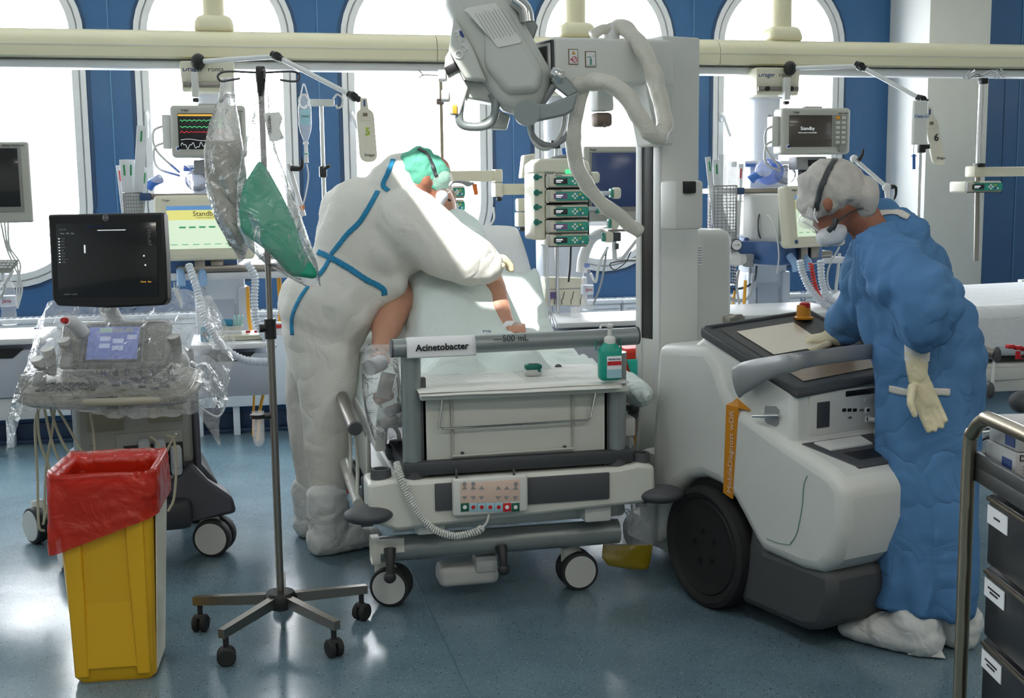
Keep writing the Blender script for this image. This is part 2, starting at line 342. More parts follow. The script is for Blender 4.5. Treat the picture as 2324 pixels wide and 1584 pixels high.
# blue facade wall with stadium-shaped openings
def pill(R, n=20):
    """outline of the opening, counter-clockwise seen from the room, as (x, z, circle centre z)"""
    hw = WP/2; at_, ab = math.atan2(RZ1-ZT, hw), math.atan2(ZB, hw)
    A1 = sorted(set([i*pi/n for i in range(n+1)]+[at_, pi-at_])); A2 = sorted(set([pi+i*pi/n for i in range(n+1)]+[pi+ab, 2*pi-ab]))
    return [(R*cos(a), ZT+R*sin(a), a, ZT) for a in A1]+[(R*cos(a), ZB+R*sin(a), a, ZB) for a in A2]
b = MB()
for k in WINK:
    cx = WX0+WP*k; P = pill(WR-.004); hw = WP/2; inn, outr = [], []
    for x, z, a, zc in P:
        ca, sa = cos(a), sin(a); hv = (RZ1-ZT) if zc == ZT else ZB
        t = min(hw/abs(ca) if abs(ca) > 1e-6 else 1e9, hv/abs(sa) if abs(sa) > 1e-6 else 1e9)
        inn.append(V((cx+x, YW, z))); outr.append(V((cx+ca*t, YW, zc+sa*t)))
    b.loft([outr, inn, [p+V((0, .22, 0)) for p in inn]], caps=False)
xl, xr = WX0+WP*(WINK[0]-.5), WX0+WP*(WINK[-1]+.5); xa, xb = WX0+WP*3.5, WX0+WP*4.5
b.hexa([(xa, YW, 0), (xa, YW+.1, 0), (xb, YW+.1, 0), (xb, YW, 0), (xa, YW, RZ1), (xa, YW+.1, RZ1), (xb, YW+.1, RZ1), (xb, YW, RZ1)])
b.hexa([(RX0, YW, 0), (RX0, YW+.1, 0), (xl, YW+.1, 0), (xl, YW, 0), (RX0, YW, RZ1), (RX0, YW+.1, RZ1), (xl, YW+.1, RZ1), (xl, YW, RZ1)])
b.hexa([(xr, YW, 0), (xr, YW+.1, 0), (RX1, YW+.1, 0), (RX1, YW, 0), (xr, YW, RZ1), (xr, YW+.1, RZ1), (RX1, YW+.1, RZ1), (RX1, YW, RZ1)])
struct(b.build('wall_back', 'wall_blue', ang=30))
b = MB(); n_ = 0
for k in WINK+[WINK[-1]+1]:
    x = WX0+WP*(k-.5); b.box((x, YW-.002, 1.9), (.006, .006, 2.8))
for x in (5.1,): b.box((x, YW-.002, 1.7), (.008, .006, 3.2))
struct(b.build('trim_2', 'seam_light'))
b = MB()
for k in WINK+[WINK[-1]+1]:
    for s in (-1, 1): b.box((WX0+WP*(k-.5)+s*.115, YW-.001, 1.9), (.004, .004, 1.0))
struct(b.build('trim_3', 'seam_dark'))
# rolled seam around each opening, white frames, panes, handles
def ringpts(cx, R, y, n=20):
    A = [i*pi/n for i in range(n+1)]
    return [V((cx+R*cos(a), y, ZT+R*sin(a))) for a in A]+[V((cx+R*cos(a+pi), y, ZB+R*sin(a+pi))) for a in A]
mat('pane_glass', '#ffffff', .02, alpha=.06, spec=.6)
for i, k in enumerate(WINK):
    cx = WX0+WP*k; b = MB()
    b.loft([ringpts(cx, WR+.02, YW+.002), ringpts(cx, WR+.02, YW-.004), ringpts(cx, WR+.004, YW-.004)], caps=False); b.m = 1
    prof = [(WR, .03), (WR, -.012), (WR-.03, -.014), (WR-.034, .012), (WR-.038, .012), (WR-.04, -.004), (WR-.078, -.004), (WR-.084, .012), (WR-.088, .05), (WR-.04, .06)]
    b.loft([ringpts(cx, r, YW+y) for r, y in prof], caps=False)
    wo = struct(b.build('window_%d' % (i+1), ['seam_dark', 'frame_white']))
    b = MB(); b.loft([ringpts(cx, WR-.085, YW+.034), ringpts(cx, WR-.085, YW+.04)]); b.build('pane', 'pane_glass', wo)
    b = MB(); hx = cx-WR+.055; hz = 1.93
    b.ball((hx, YW-.01, hz), (.014, .012, .035)); b.tube([(hx, YW-.012, hz), (hx, YW-.05, hz), (hx+(.05 if k > 0 else .0), YW-.055, hz-.13)], [.011, .011, .009], sp=3)
    b.build('window_handle', 'frame_white', wo)
b = MB(); b.box(((RX0+RX1)/2, YW-.012, .06), (RX1-RX0, .024, .12), .005); b.box(((RX0+RX1)/2, YW-.03, .012), (RX1-RX0, .06, .024), .008); struct(b.build('baseboard_back', 'skirting_blue'))
b = MB(); b.box((4.60, 7.35, RZ1/2), (.44, .49, RZ1), .004); struct(b.build('wall_pillar', 'plaster'))
# radiator covers along the facade, one per bay pair
mat('radiator', '#dfe3e8', .4); mat('slot', '#8a93a0', .6)
rads = [(-3.9, -1.45), (-1.43, -.15), (-.13, 1.13), (1.15, 2.42), (2.44, 4.2)]
for i, (x0, x1) in enumerate(rads):
    lab = ['long white radiator cover below the leftmost windows', 'white radiator cover behind the left drawer unit', 'white radiator cover behind the bending white-suited person', 'white radiator cover behind the centre bedside table', 'white radiator cover behind the right ventilator'][i]
    t = thing('radiator_cover', lab, 'radiator', ((x0+x1)/2, YW-.09, 0), group='radiator covers under the windows'); w = x1-x0
    b = MB(); b.box((0, 0, .455), (w, .15, .55), .008); b.box((0, 0, .745), (w+.01, .17, .03), .006); b.build('body', 'radiator', t)
    b = MB(); nn = int(w/.035)
    for q in range(nn):
        for r in (-.03, .0, .03): b.box((-w/2+.02+q*.035, r, .761), (.018, .012, .002))
    b.box((0, -.0765, .70), (w*.98, .002, .004)); b.build('grille', 'slot', t)
    for s in (-1, 1): b = MB(); b.box((s*(w/2-.1), 0, .1), (.04, .1, .2), .004); b.build('foot', 'radiator', t)
# ceiling panels added out of frame to fill the ward with light
mat('fill_glow', '#ffffff', .5, emit='#fff6e6', es=2.0)
for i, (x, y) in enumerate(FILL_LAMPS):
    t = thing('ceiling_fill_panel', ['front left', 'front middle', 'front right', 'rear left', 'rear middle', 'rear right'][i]+' white rectangular fill light panel added on the ceiling', 'ceiling light', (x, y, RZ1), group='added ceiling fill panels')
    b = MB()
    for s in (-1, 1): b.box((0, s*.16, -.04), (1.24, .03, .08), .003); b.box((s*.605, 0, -.04), (.03, .32, .08), .003)
    b.build('frame', 'white_paint', t); b = MB(); b.box((0, 0, -.03), (1.18, .3, .01)); b.build('diffuser', 'fill_glow', t)
# ================================================================== CEILING SUPPLY BEAM
BY0, BY1 = 6.3, 6.62
t = thing('supply_beam', 'long cream ceiling-hung supply beam running across all the windows', 'supply beam', (1.5, 6.46, 2.13))
prof = [(-.16, .01), (-.165, .05), (-.16, .09), (-.13, .125), (-.08, .145), (.08, .145), (.13, .125), (.16, .09), (.165, .05), (.16, .01), (.13, 0), (-.13, 0)]
for x0, x1 in ((-3.6, -1.135), (-1.132, 1.06), (1.063, 2.62), (2.623, 6.6)):
    b = MB(); b.loft([[V((x-1.5, y, z)) for y, z in prof] for x in (x0, x1)]); b.build('beam_section', 'beam_cream', t)
b = MB(); b.box((0, -.13, -.004), (10, .006, .006)); b.box((0, .1, -.008), (10, .012, .012)); b.build('cable_slot', 'dark_grey', t)
b = MB(); b.box((0, -.06, -.025), (10, .11, .04), .008); b.box((0, -.166, .062), (10, .003, .003)); b.build('rail', 'white_paint', t)
for px in (487, 1305, 1772):
    p = onY(px, 80, 6.46); x = p.x-1.5
    b = MB(); b.cyl((x, 0, .2), (x, 0, RZ1-2.13), .058, n=28); c = b.build('hanger', 'beam_cream', t)
    b = MB(); b.box((x, 0, .185), (.21, .2, .085), .03, taper=.8, seg=3); b.build('hanger_cover', 'beam_cream', c)
# ================================================================== SUPPLY COLUMNS WITH VENTILATORS (left and right ones alike)
mat('tower_white', '#d3d7de', .35); mat('tower_panel', '#b7bdc8', .4); mat('screen_yellow', '#e2dc86', .4, emit='#ded77a', es=.55); mat('screen_pale', '#d9e8cf', .4, emit='#cfe2c6', es=.6)
mat('screen_blue', '#5b8cc0', .4, emit='#5b8cc0', es=.5); mat('scr_green', '#3f9a70', .4, emit='#3f9a70', es=.4)
def supply_column(px, lab, mirror=1, shaft=(430, 540), shelfx=(335, 600), zofs=0, holder=True):
    """px: picture column of the shaft's middle; everything is laid out relative to the left column's picture"""
    X0 = onY(px, 300, 6.4).x
    t = thing('supply_column', lab, 'supply column', (X0, 6.46, 0), group='supply columns hanging from the beam')
    b = MB(); b.box((-.02, -.09, 2.04), (.25, .24, .15), .012, taper=1.05); b.build('carriage', 'cream', t)
    b = MB(); b.box((-.02, -.216, 2.0), (.24, .012, .025), .002); c = b.build('equipment_rail', 'brushed', t)
    b = MB()
    for x in (-.09, .05): b.cyl((x, -.222, 2.0), (x, -.235, 2.0), .013, n=14)
    b.build('knob', 'black', c)
    text('maker_text', 'Dräger', .034, 'ink_blue', t, (-.09, -.214, 2.075), XH, ZH, w=False, bold=.0005); text('maker_text', 'Ponta', .033, 'ink', t, (.02, -.214, 2.075), XH, ZH, w=False)
    b = MB(); b.tube([(0, 0, 1.97), (0, 0, 1.60)], (.085, .08), n=28); b.lathe([(.11, 1.955), (.11, 1.97), (.09, 1.99)]); b.build('upper_shaft', 'tower_white', t)
    b = MB(); b.box((0, .0, 1.25), (.24, .16, .72), .02); b.box((-.02, .0, 1.60), (.28, .2, .03), .01); b.build('middle_column', 'tower_white', t)
    b = MB(); b.box((-.06, -.095, 1.59), (.2, .03, .018), .003); b.build('blue_band', 'pendant_blue', t)
    b = MB(); b.box((0, .0, .81), (.27, .14, .36), .015); b.box((-.105, -.04, .81), (.05, .12, .36), .01); b.box((.105, -.04, .81), (.05, .12, .36), .01); b.build('lower_column', 'tower_white', t)
    b = MB(); b.box((0, -.075, .79), (.13, .012, .28), .004); b.build('service_panel', 'tower_panel', t)
    return t
tl = supply_column(487, 'pale supply column hanging from beam behind the black-screened ultrasound monitor')
tr = supply_column(1745, 'pale supply column hanging from beam behind the grey-capped person')
text('print', 'Dräger', .02, 'ink', tl, (.01, -.09, 1.86), XH, ZH, w=False); text('print', 'Dräger', .02, 'ink', tr, (.01, -.09, 1.86), XH, ZH, w=False)
def shelf_top(px0, px1, py, Y, lab, group=None):
    a, b_ = onY(px0, py, Y), onY(px1, py, Y); X = (a.x+b_.x)/2; w = b_.x-a.x
    t = thing('ventilator_shelf', lab, 'shelf', (X, Y+.22, a.z-.02), group='shelves on the supply columns')
    b = MB(); b.box((0, 0, 0), (w, .44, .03), .006); b.build('board', 'tower_white', t)
    b = MB(); b.box((0, -.225, 0), (w, .012, .026), .002); b.box((-w/2-.006, 0, 0), (.01, .44, .026), .002); b.build('side_rail', 'brushed', t)
    b = MB(); b.box((-w/2+.02, -.235, 0), (.05, .02, .036), .003); b.build('clamp', 'navy', t)
    return t
shelf_top(320, 600, 437, 6.0, 'equipment shelf holding the blue resuscitator, behind the hanging bags'); shelf_top(1668, 1880, 425, 6.05, 'equipment shelf below the standby patient monitor beside catheter basket')
def worktable(px0, px1, py, Y, lab):
    a, b_ = onY(px0, py, Y), onY(px1, py, Y); X = (a.x+b_.x)/2; w = b_.x-a.x
    t = thing('ventilator_table', lab, 'table', (X, Y+.2, a.z), group='ventilator tables on the supply columns')
    b = MB(); b.box((0, 0, -.045), (w, .42, .035), .01); b.build('table_top', 'tower_white', t)
    b = MB(); b.box((-.02, -.01, -.01), (w*.8, .4, .035), .012); b.build('docking_plate', 'brushed', t)
    return t
worktable(378, 690, 608, 5.95, 'pale ventilator table with steel plate under the yellow-screened left ventilator'); worktable(1690, 1920, 577, 6.0, 'pale ventilator table with steel plate under the right ventilator')
def ventilator(sx0, sy0, sx1, sy1, Y, yaw, lab, tilt=.12):
    c = onY((sx0+sx1)/2, (sy0+sy1)/2, Y); w = (onY(sx1, sy0, Y)-onY(sx0, sy0, Y)).x; hh = (onY(sx0, sy0, Y)-onY(sx0, sy1, Y)).z
    t = thing('ventilator', lab, 'ventilator', (c.x, c.y+.03, c.z-hh/2-.08), yaw, group='ventilators with standby screens')
    R = Matrix.Rotation(-tilt, 3, 'X'); o = V((0, 0, hh/2+.08))
    def q(x, y, z): return o+R@V((x, y, z))
    b = MB(); b.box(o, (w, .07, hh), .018, rot=R, seg=3); b.box(q(0, -.03, 0), (w*.93, .02, hh*.9), .012, rot=R); s = b.build('screen_housing', 'cream', t)
    sw, sh = w*.76, hh*.66; cz = -.0
    for nm, zz, h_, m in (('screen_header', sh*.45, sh*.1, 'screen_blue'), ('standby_banner', sh*.285, sh*.23, 'screen_yellow'), ('screen_page', -.165*sh, sh*.67, 'screen_pale')):
        b = MB(); b.box(q(0, -.0405, cz+zz), (sw, .003, h_), rot=R); b.build(nm, m, s)
    xd, up = R@XH, R@ZH
    text('standby_text', 'Standby', .034, 'ink', s, q(0, -.0425, cz+sh*.31), xd, up, w=False); text('small_text', 'Paused via ventilation', .009, 'ink', s, q(0, -.0425, cz+sh*.22), xd, up, w=False)
    text('maker_text', 'Dräger', .013, 'ink', s, q(-w*.38, -.0425, hh*.42), xd, up, w=False)
    b = MB()
    for i in range(4): b.box(q(-.3*sw+i*.045, -.0423, -.0), (.03, .002, .008), rot=R)
    for i in range(6): b.box(q(-.42*sw+i*.05, -.0423, -.4*sh), (.03, .002, .003), rot=R)
    for i in range(7): b.box(q(.38*sw, -.0423, .08*sh-i*.02), (.03, .002, .003), rot=R)
    b.box(q(.3*sw, -.0423, -.16*sh), (.0015, .002, .62*sh), rot=R); b.build('readout', 'scr_green', s)
    b = MB(); b.cyl(q(-w*.41, -.041, -hh*.41), q(-w*.41, -.044, -hh*.41), .011, n=16); b.build('dial_mark', 'navy', s)
    b = MB(); b.box((-.02, .22, hh/2+.05), (.26, .26, hh*.95), .012); b.build('ventilator_body', 'device_white', t)
    b = MB(); b.box((-.02, .2, .05), (.34, .3, .12), .012); b.build('blue_base', 'pendant_blue', t)
    b = MB(); b.box((-.03, .03, .05), (.05, .03, .08), .004); b.box((.05, .03, .05), (.06, .03, .06), .004); b.build('valve_block', 'brushed', t)
    for x in (-.12, -.02): b = MB(); b.tube([(x, .04, .04), (x, -.0, .0), (x, -.01, -.04)], .02, n=14); b.build('breathing_port', 'hose_blue', t)
    b = MB(); b.tube([(-.16, .06, .1), (-.16, .0, .1)], .016, n=12); b.tube([(-.22, .1, .25), (-.25, .02, .2), (-.24, .0, .05), (-.2, .05, -.05)], .004, sp=5, n=6); b.build('sensor_cable', 'light_grey', t)
    return t
ventilator(352, 443, 577, 592, 5.9, .06, 'cream ventilator with yellow standby screen beside the hanging bags')
ventilator(1762, 421, 1935, 562, 5.75, .38, 'cream ventilator with angled yellow standby screen behind the masked face')
# flow sensor body left of the right ventilator
t = thing('humidifier_unit', 'cream gas unit with blue plug left of the right ventilator screen', 'medical device', onY(1742, 560, 6.0)+V((0, .1, 0)))
b = MB(); b.pbox(1702, 456, 1765, 536, 6.0, .2, .012); b.build('body', 'cream', t, w=True); b = MB(); b.pbox(1736, 470, 1750, 482, 5.97, .03, .003); b.build('plug', 'blue_plastic', t, w=True)
b = MB(); b.pbox(1690, 538, 1790, 575, 6.0, .25, .01); b.build('base', 'pendant_blue', t, w=True); b = MB(); b.tube([onY(1740, 476, 5.96), onY(1722, 490, 5.93), onY(1722, 530, 5.92), onY(1735, 560, 5.94), onY(1715, 580, 5.95)], .004, sp=6, n=6); b.build('cable', 'dark_grey', t, w=True)
# ------------------------------------------------------------------ patient monitors
mat('wave_green', '#5fd98a', .5, emit='#5fd98a', es=.8); mat('wave_red', '#d8323c', .5, emit='#d8323c', es=.8); mat('wave_white', '#cfd6da', .5, emit='#cfd6da', es=.7); mat('bar_yellow', '#e8b54a', .5, emit='#e8b54a', es=.6)
mat('screen_brown', '#4b433c', .2, coat=.3); mat('button_grey', '#8e8f8a', .5); mat('button_light', '#c9cac4', .5); mat('button_orange', '#e8a02a', .5); mat('screen_navy', '#35446a', .18, emit='#35446a', es=.12)
def delta_monitor(px0, py0, px1, py1, Y, lab, waves, below):
    a, b_ = onY(px0, py0, Y), onY(px1, py1, Y); w, hh = b_.x-a.x, a.z-b_.z; X, Z = (a.x+b_.x)/2, (a.z+b_.z)/2
    t = thing('patient_monitor', lab, 'monitor', (X, Y, Z-hh/2), group='patient monitors with keypad')
    o = V((0, 0, hh/2))
    b = MB(); b.box(o+V((0, .06, 0)), (w, .12, hh), .02, seg=3); b.box(o+V((0, .06, hh/2+.004)), (w*.25, .04, .012), .003); h_ = b.build('housing', 'device_grey', t)
    sw, sh = w*.62, hh*.68; sx = -w*.09
    b = MB(); b.box(o+V((sx, -.001, 0)), (sw, .006, sh), .001); s = b.build('screen', 'black' if waves else 'screen_brown', h_)
    if waves:
        L0, Wd = sx-sw/2+.01, sw-.02
        def wave(nm, z, m, fn):
            bb = MB(); bb.tube([o+V((L0+Wd*i/90, -.0055, z+fn(i/90))) for i in range(91)], .0012, n=4); bb.build(nm, m, t)
        def ecg(u):
            v = (u*9) % 1; return .022 if .3 < v < .36 else (-.004 if .36 < v < .42 else .003*sin(v*9))
        wave('ecg_wave', sh*.30, 'wave_green', ecg); wave('ecg_wave', sh*.12, 'wave_green', ecg)
        wave('pressure_wave', -sh*.05, 'wave_red', lambda u: .008*abs(sin(u*28))+.004*sin(u*60)); wave('pulse_wave', -sh*.24, 'wave_white', lambda u: .004*sin(u*9))
        wave('breath_wave', -sh*.4, 'wave_white', lambda u: .011*sin(u*30)+.006*sin(u*71))
        b = MB(); b.box(o+V((sx-.02, -.005, sh*.45)), (sw*.8, .003, sh*.05)); b.build('alarm_bar', 'bar_yellow', t)
    else:
        text('standby_text', 'Standby', .026, 'wave_white', s, o+V((sx-.02, -.005, sh*.08)), XH, ZH, w=False); text('small_text', 'Select a menu to exit standby', .009, 'wave_white', s, o+V((sx-.02, -.005, -sh*.05)), XH, ZH, w=False)
    b = MB(); b.box(o+V((w*.34, -.001, 0)), (w*.2, .004, sh), .001); kp = b.build('keypad', 'button_grey', h_)
    for r in range(6):
        for c in (0, 1):
            if r == 5 and c == 1: pass
            b = MB(); b.box(o+V((w*(.30+c*.085), -.004, sh*.42-r*sh*.155)), (w*.06, .006, .016), .002); b.build('key', 'button_orange' if (r == 0 and c == 0) else 'button_light', kp)
    b = MB(); b.cyl(o+V((w*.36, -.001, -sh*.56)), o+V((w*.36, -.02, -sh*.56)), .021, n=22); b.build('dial', 'button_grey', h_)
    b = MB(); b.cyl(o+V((-w*.41, -.001, -sh*.48)), o+V((-w*.41, -.004, -sh*.48)), .013, n=20); b.build('badge', 'label_white', h_)
    b = MB(); b.cyl(o+V((-w*.41, -.004, -sh*.49)), o+V((-w*.41, -.006, -sh*.49)), .007, n=14); b.box(o+V((-w*.41, -.005, -sh*.45)), (.004, .002, .006)); b.build('badge_symbol', 'ink_blue', h_)
    text('maker_text', 'Dräger', .013, 'ink', h_, o+V((-w*.3, -.003, hh*.40)), XH, ZH, w=False); text('model_text', 'Infinity Delta', .011, 'ink', h_, o+V((w*.38, -.003, hh*.38)), XH, ZH, w=False)
    b = MB(); b.box((0, .1, -.045), (w*.45, .1, .07), .008); b.build('mounting_block', 'mid_grey', t)
    b = MB(); b.box((.03, .045, -.045), (w*.26, .02, .035), .004); b.build('card_slot', 'black', t)
    b = MB(); b.box((0, .15, -.12), (w*.1, .06, .1), .005); b.build('bracket', 'dark_grey', t)
    b = MB(); b.box((-w/2-.02, .07, 0+hh*.5), (.04, .07, hh*.65), .006); b.build('connector_block', 'device_white', t)
    b = MB()
    for dz in (.62, .3): b.tube([(-w/2-.03, .05, hh*dz), (-w/2-.08, .03, hh*dz-.03), (-w/2-.07, .04, hh*dz-.12), (-w/2+.03, .08, -.1+dz*.05)], .006, sp=6, n=7)
    b.build('lead_cable', 'light_grey', t)
    return t
delta_monitor(384, 238, 562, 357, 6.08, 'patient monitor showing green and red traces left of the hanging bags', True, None)
delta_monitor(1776, 244, 1930, 350, 6.05, 'patient monitor showing Standby on a dark screen, above the grey cap', False, None)
# big monitors
def flat_monitor(px0, py0, px1, py1, Y, lab, scr, loc_arm, m='device_grey', txt='Dräger', tx=-.38):
    a, b_ = onY(px0, py0, Y), onY(px1, py1, Y); w, hh = b_.x-a.x, a.z-b_.z; X, Z = (a.x+b_.x)/2, (a.z+b_.z)/2
    t = thing('wall_monitor', lab, 'monitor', (X, Y, Z-hh/2), group='large flat monitors')
    o = V((0, 0, hh/2)); b = MB(); b.box(o+V((0, .03, 0)), (w, .06, hh), .012, seg=3); b.build('housing', m, t)
    b = MB(); b.box(o+V((0, -.002, .012)), (w*.86, .006, hh*.8), .002); b.build('bezel', 'button_grey', t)
    b = MB(); b.box(o+V((-.0, -.004, .02)), (w*.8, .006, hh*.72), .001); b.build('screen', scr, t)
    text('maker_text', txt, .014, 'ink', t, o+V((w*tx, -.0035, hh*.455)), XH, ZH, w=False)
    b = MB(); b.box(o+V((0, .09, -hh*.1)), (.1, .06, .1), .01); b.tube([o+V((0, .12, -hh*.1)), o+V((0, .3, -hh*.1)), o+V((.1, .5, -hh*.2))], .025, n=12); b.build('arm_mount', 'light_grey', t)
    return t
flat_monitor(-190, 322, 75, 505, 5.4, 'switched-off grey flat monitor cut by the left picture edge', 'screen_dark', None, txt='Infinity Explorer', tx=.36)
flat_monitor(1325, 332, 1500, 500, 6.0, 'large flat monitor with navy screen behind the X-ray column', 'screen_navy', None)
# ================================================================== HOSPITAL BED (foot end towards the camera)
from mathutils.bvhtree import BVHTree
def crumple(a1, s1, a2=0, s2=1, seed=0., stretch=(1, 1, 1), a3=0, s3=1):
    st = V(stretch)
    def f(p, n):
        w = noise.noise_vector(p*3.1+V((seed, 0, 0)))*.05; p0 = p; p = p+w
        r = f2(p, n)-p+p0
        r = r-n*.35*(a1+a2)
        if a3: r = r+n*a3*(1-2*abs(noise.noise(V((p.x*s3, p.y*s3, p.z*s3*.6)))))
        return r
    def f2(p, n):
        q = V((p.x*st.x, p.y*st.y, p.z*st.z))+V((seed, seed*.7, 0))
        d = a1*(1-2*abs(noise.noise(q*s1)))*.6+a1*.5*noise.noise(q*s1*.6)
        d += a2*(1-2*abs(noise.noise(q*s2+V((3, 1, 7)))))
        return p+n*d
    return f
mat('tape_grey', '#9a9d9d', .6); mat('pale_print', '#c3c6c8', .7); mat('panel_pink', '#d9bfb0', .5); mat('panel_blue', '#9cc4d0', .5); mat('panel_green', '#1d5a48', .5); mat('tyre', '#26282b', .7); mat('hub_white', '#c4c6c4', .45); mat('lever', '#2f3133', .5)
bed = thing('hospital_bed', 'cream and grey hospital bed with the patient, its foot end towards the camera', 'bed', (.915, 5.1, 0))
def bb(nm, mats, b, par=None, **k): return b.build(nm, mats, par or bed, w=True, **k)
def castor(parent, x, y, r, yaw, sd=1, name='castor', forkm='bed_white', w=.035, world=True):
    """twin-disc castor: tyre, hub, fork"""
    ax = V((cos(yaw), sin(yaw), 0)); fwd_ = V((-sin(yaw), cos(yaw), 0)); c = V((x, y, r)); R = basis(ax, z=(0, 0, 1)) @ Matrix.Rotation(radians(90), 3, 'Y')
    b = MB()
    for s in (-1, 1):
        b.m = 0; b.lathe([(r*.86, -w*.5), (r*.97, -w*.42), (r, -.2*w), (r, .2*w), (r*.97, w*.42), (r*.86, w*.5)], c+ax*s*w*.75, rot=R, n=36)
        b.m = 1; b.lathe([(.01, -w*.54), (r*.82, -w*.54), (r*.85, -w*.4), (r*.85, w*.4), (r*.82, w*.54), (.01, w*.54)], c+ax*s*w*.78, rot=R, n=36)
    b.m = 2; b.tube([c+V((0, 0, 0)), c+fwd_*.02+V((0, 0, r*.7)), c+fwd_*.03+V((0, 0, r*1.25))], [(w*.5, r*.5), (w*.7, r*.6), (w*.6, r*.45)], n=12, up=ax)
    return b.build(name, ['tyre', 'hub_white', forkm], parent, w=world)
castor(bed, .50, 4.18, .072, 1.2); castor(bed, 1.19, 4.18, .072, 1.62); castor(bed, .52, 5.95, .072, .3); castor(bed, 1.2, 5.95, .072, .1)
b = MB(); b.tube([(.435, 4.12, .222), (1.33, 4.12, .222)], .045, n=28); bb('chassis_tube', 'bed_grey', b)
b = MB(); b.box((.437, 4.12, .222), (.012, .095, .095), .02); b.box((.49, 4.072, .245), (.09, .004, .05)); bb('tube_end_cap', 'bed_white', b)
b = MB(); b.box((.93, 4.35, .30), (.86, .46, .05), .015); b.box((.62, 4.6, .33), (.1, 1.2, .07), .01); b.box((1.22, 4.6, .33), (.1, 1.2, .07), .01); b.box((.92, 5.2, .30), (.8, 1.6, .05), .02); bb('base_frame', 'device_white', b)
b = MB(); b.box((.9, 4.9, .37), (.62, .9, .09), .02); bb('base_cover', 'dark_grey', b)
for x in (.73, 1.1): b = MB(); b.box((x, 4.9, .48), (.1, .16, .3), .02); bb('lifting_column', 'dark_grey', b)
for (px, py, x2, y2) in ((885, 1245, 885, 1310), (1137, 1240, 1143, 1292)):
    b = MB(); a = onY(px, py, 4.07); c = onY(x2, y2, 4.04); b.tube([a, a*.5+c*.5+V((0, -.01, .0)), c], [.022, .015, .015], n=14, sp=3); b.ball(c, (.022, .018, .022)); bb('brake_lever', 'lever', b)
b = MB(); b.pbox(998, 1285, 1135, 1332, 4.15, .12, .025, seg=3); b.pbox(1080, 1262, 1130, 1300, 4.14, .08, .01); bb('battery_pod', 'hub_white', b)
# foot-end crossframe
b = MB(); o = [(.405, .50), (.49, .51), (.56, .50), (1.29, .50), (1.36, .51), (1.42, .50), (1.425, .40), (1.38, .365), (.60, .335), (.50, .33), (.42, .36), (.405, .40)]
b.prism([V((x, 3.97, z-.005+(x-.4)*.0)) for x, z in o], (0, .17, 0)); bb('foot_crossframe', 'bed_white', b, bevel=.014)
b = MB(); b.box((.94, 3.967, .435), (.62, .012, .095), .004); bb('frame_recess', 'bed_dark', b)
b = MB(); b.box((.94, 4.2, .53), (.82, .42, .05), .01); bb('bed_deck_end', 'dark_grey', b)
for x in (.455, 1.385):
    b = MB(); b.lathe([(.024, .50), (.024, .532), (.034, .532), (.036, .515), (.036, .50)], (x, 4.03, 0)); b.ball((x, 4.03, .505), (.03, .03, .004)); bb('corner_socket', 'bed_dark', b)
for x, px in ((.405, 0), (1.45, 1)):
    b = MB(); b.ball((x, 3.99, .385 if not px else .385), (.085, .07, .032), n=26, m=14); bb('bumper', 'bed_dark', b)
for x in (.565, 1.295):
    b = MB(); b.tube([(x, 4.03, .50), (x, 4.02, .90 if x > 1 else .93)], .034, n=24); bb('end_post', 'bed_grey', b)
    b = MB(); b.tube([(x, 4.03, .495), (x, 4.03, .52)], .042, n=24); b.box((x+(.04 if x < 1 else -.04), 4.03, .66), (.02, .03, .36), .003); bb('post_collar', 'bed_dark', b)
b = MB(); b.tube([(.502, 4.0, .948), (1.36, 4.0, .956)], .031, n=28); bb('push_bar', 'bed_grey', b); b = MB(); b.tube([(.496, 4.0, .948), (.502, 4.0, .948)], .0315, n=26); bb('bar_end_cap', 'bed_dark', b)
b = MB(); b.tube([(1.36, 4.0, .958), (1.366, 4.0, .958)], .032, n=26); bb('bar_end_cap', 'bed_dark', b)
text('handwriting', '—500 mL', .03, 'ink', bed, onY(1160, 768, 3.966), XH+ZH*.0, ZH+YH*.4); text('handwriting', 'Mö', .022, 'ink_blue', bed, onY(1105, 752, 3.975), XH, YH*.9+ZH*.4)
# foot board: cream panel with moulded frame and folding wire holder
b = MB(); b.box((.93, 4.03, .655), (.665, .03, .29), .006); fb = bb('foot_panel', 'bed_white', b)
b = MB(); zf = 4.008
b.tube([(.70, zf, .775), (.70, zf, .565), (1.13, zf, .567), (1.13, zf, .775)], .006, n=8, up=(0, 1, 0)); bb('raised_frame', 'device_grey', b, fb)
b = MB(); b.tube([(.67, 4.0, .79), (.655, 3.995, .672), (.665, 3.99, .666), (1.18, 3.99, .668), (1.19, 3.995, .675), (1.215, 4.0, .785)], .004, n=8); bb('wire_holder', 'bright_steel', b, fb)
for x in (.735, 1.10): b = MB(); b.ball((x, 4.01, .573), (.007, .006, .006), n=8, m=6); bb('rivet', 'dark_grey', b, fb)
b = MB(); b.prism([(.585, 3.955, .795), (1.318, 3.955, .79), (1.315, 4.43, .795), (.605, 4.43, .795)], (0, 0, -.024)); bb('folding_shelf', 'bed_white', b, bevel=.006)
for px in (1003, 1267): b = MB(); p = onZ(px, 833, .805); b.ball(p, (.014, .012, .012)); bb('shelf_hinge', 'bed_dark', b)
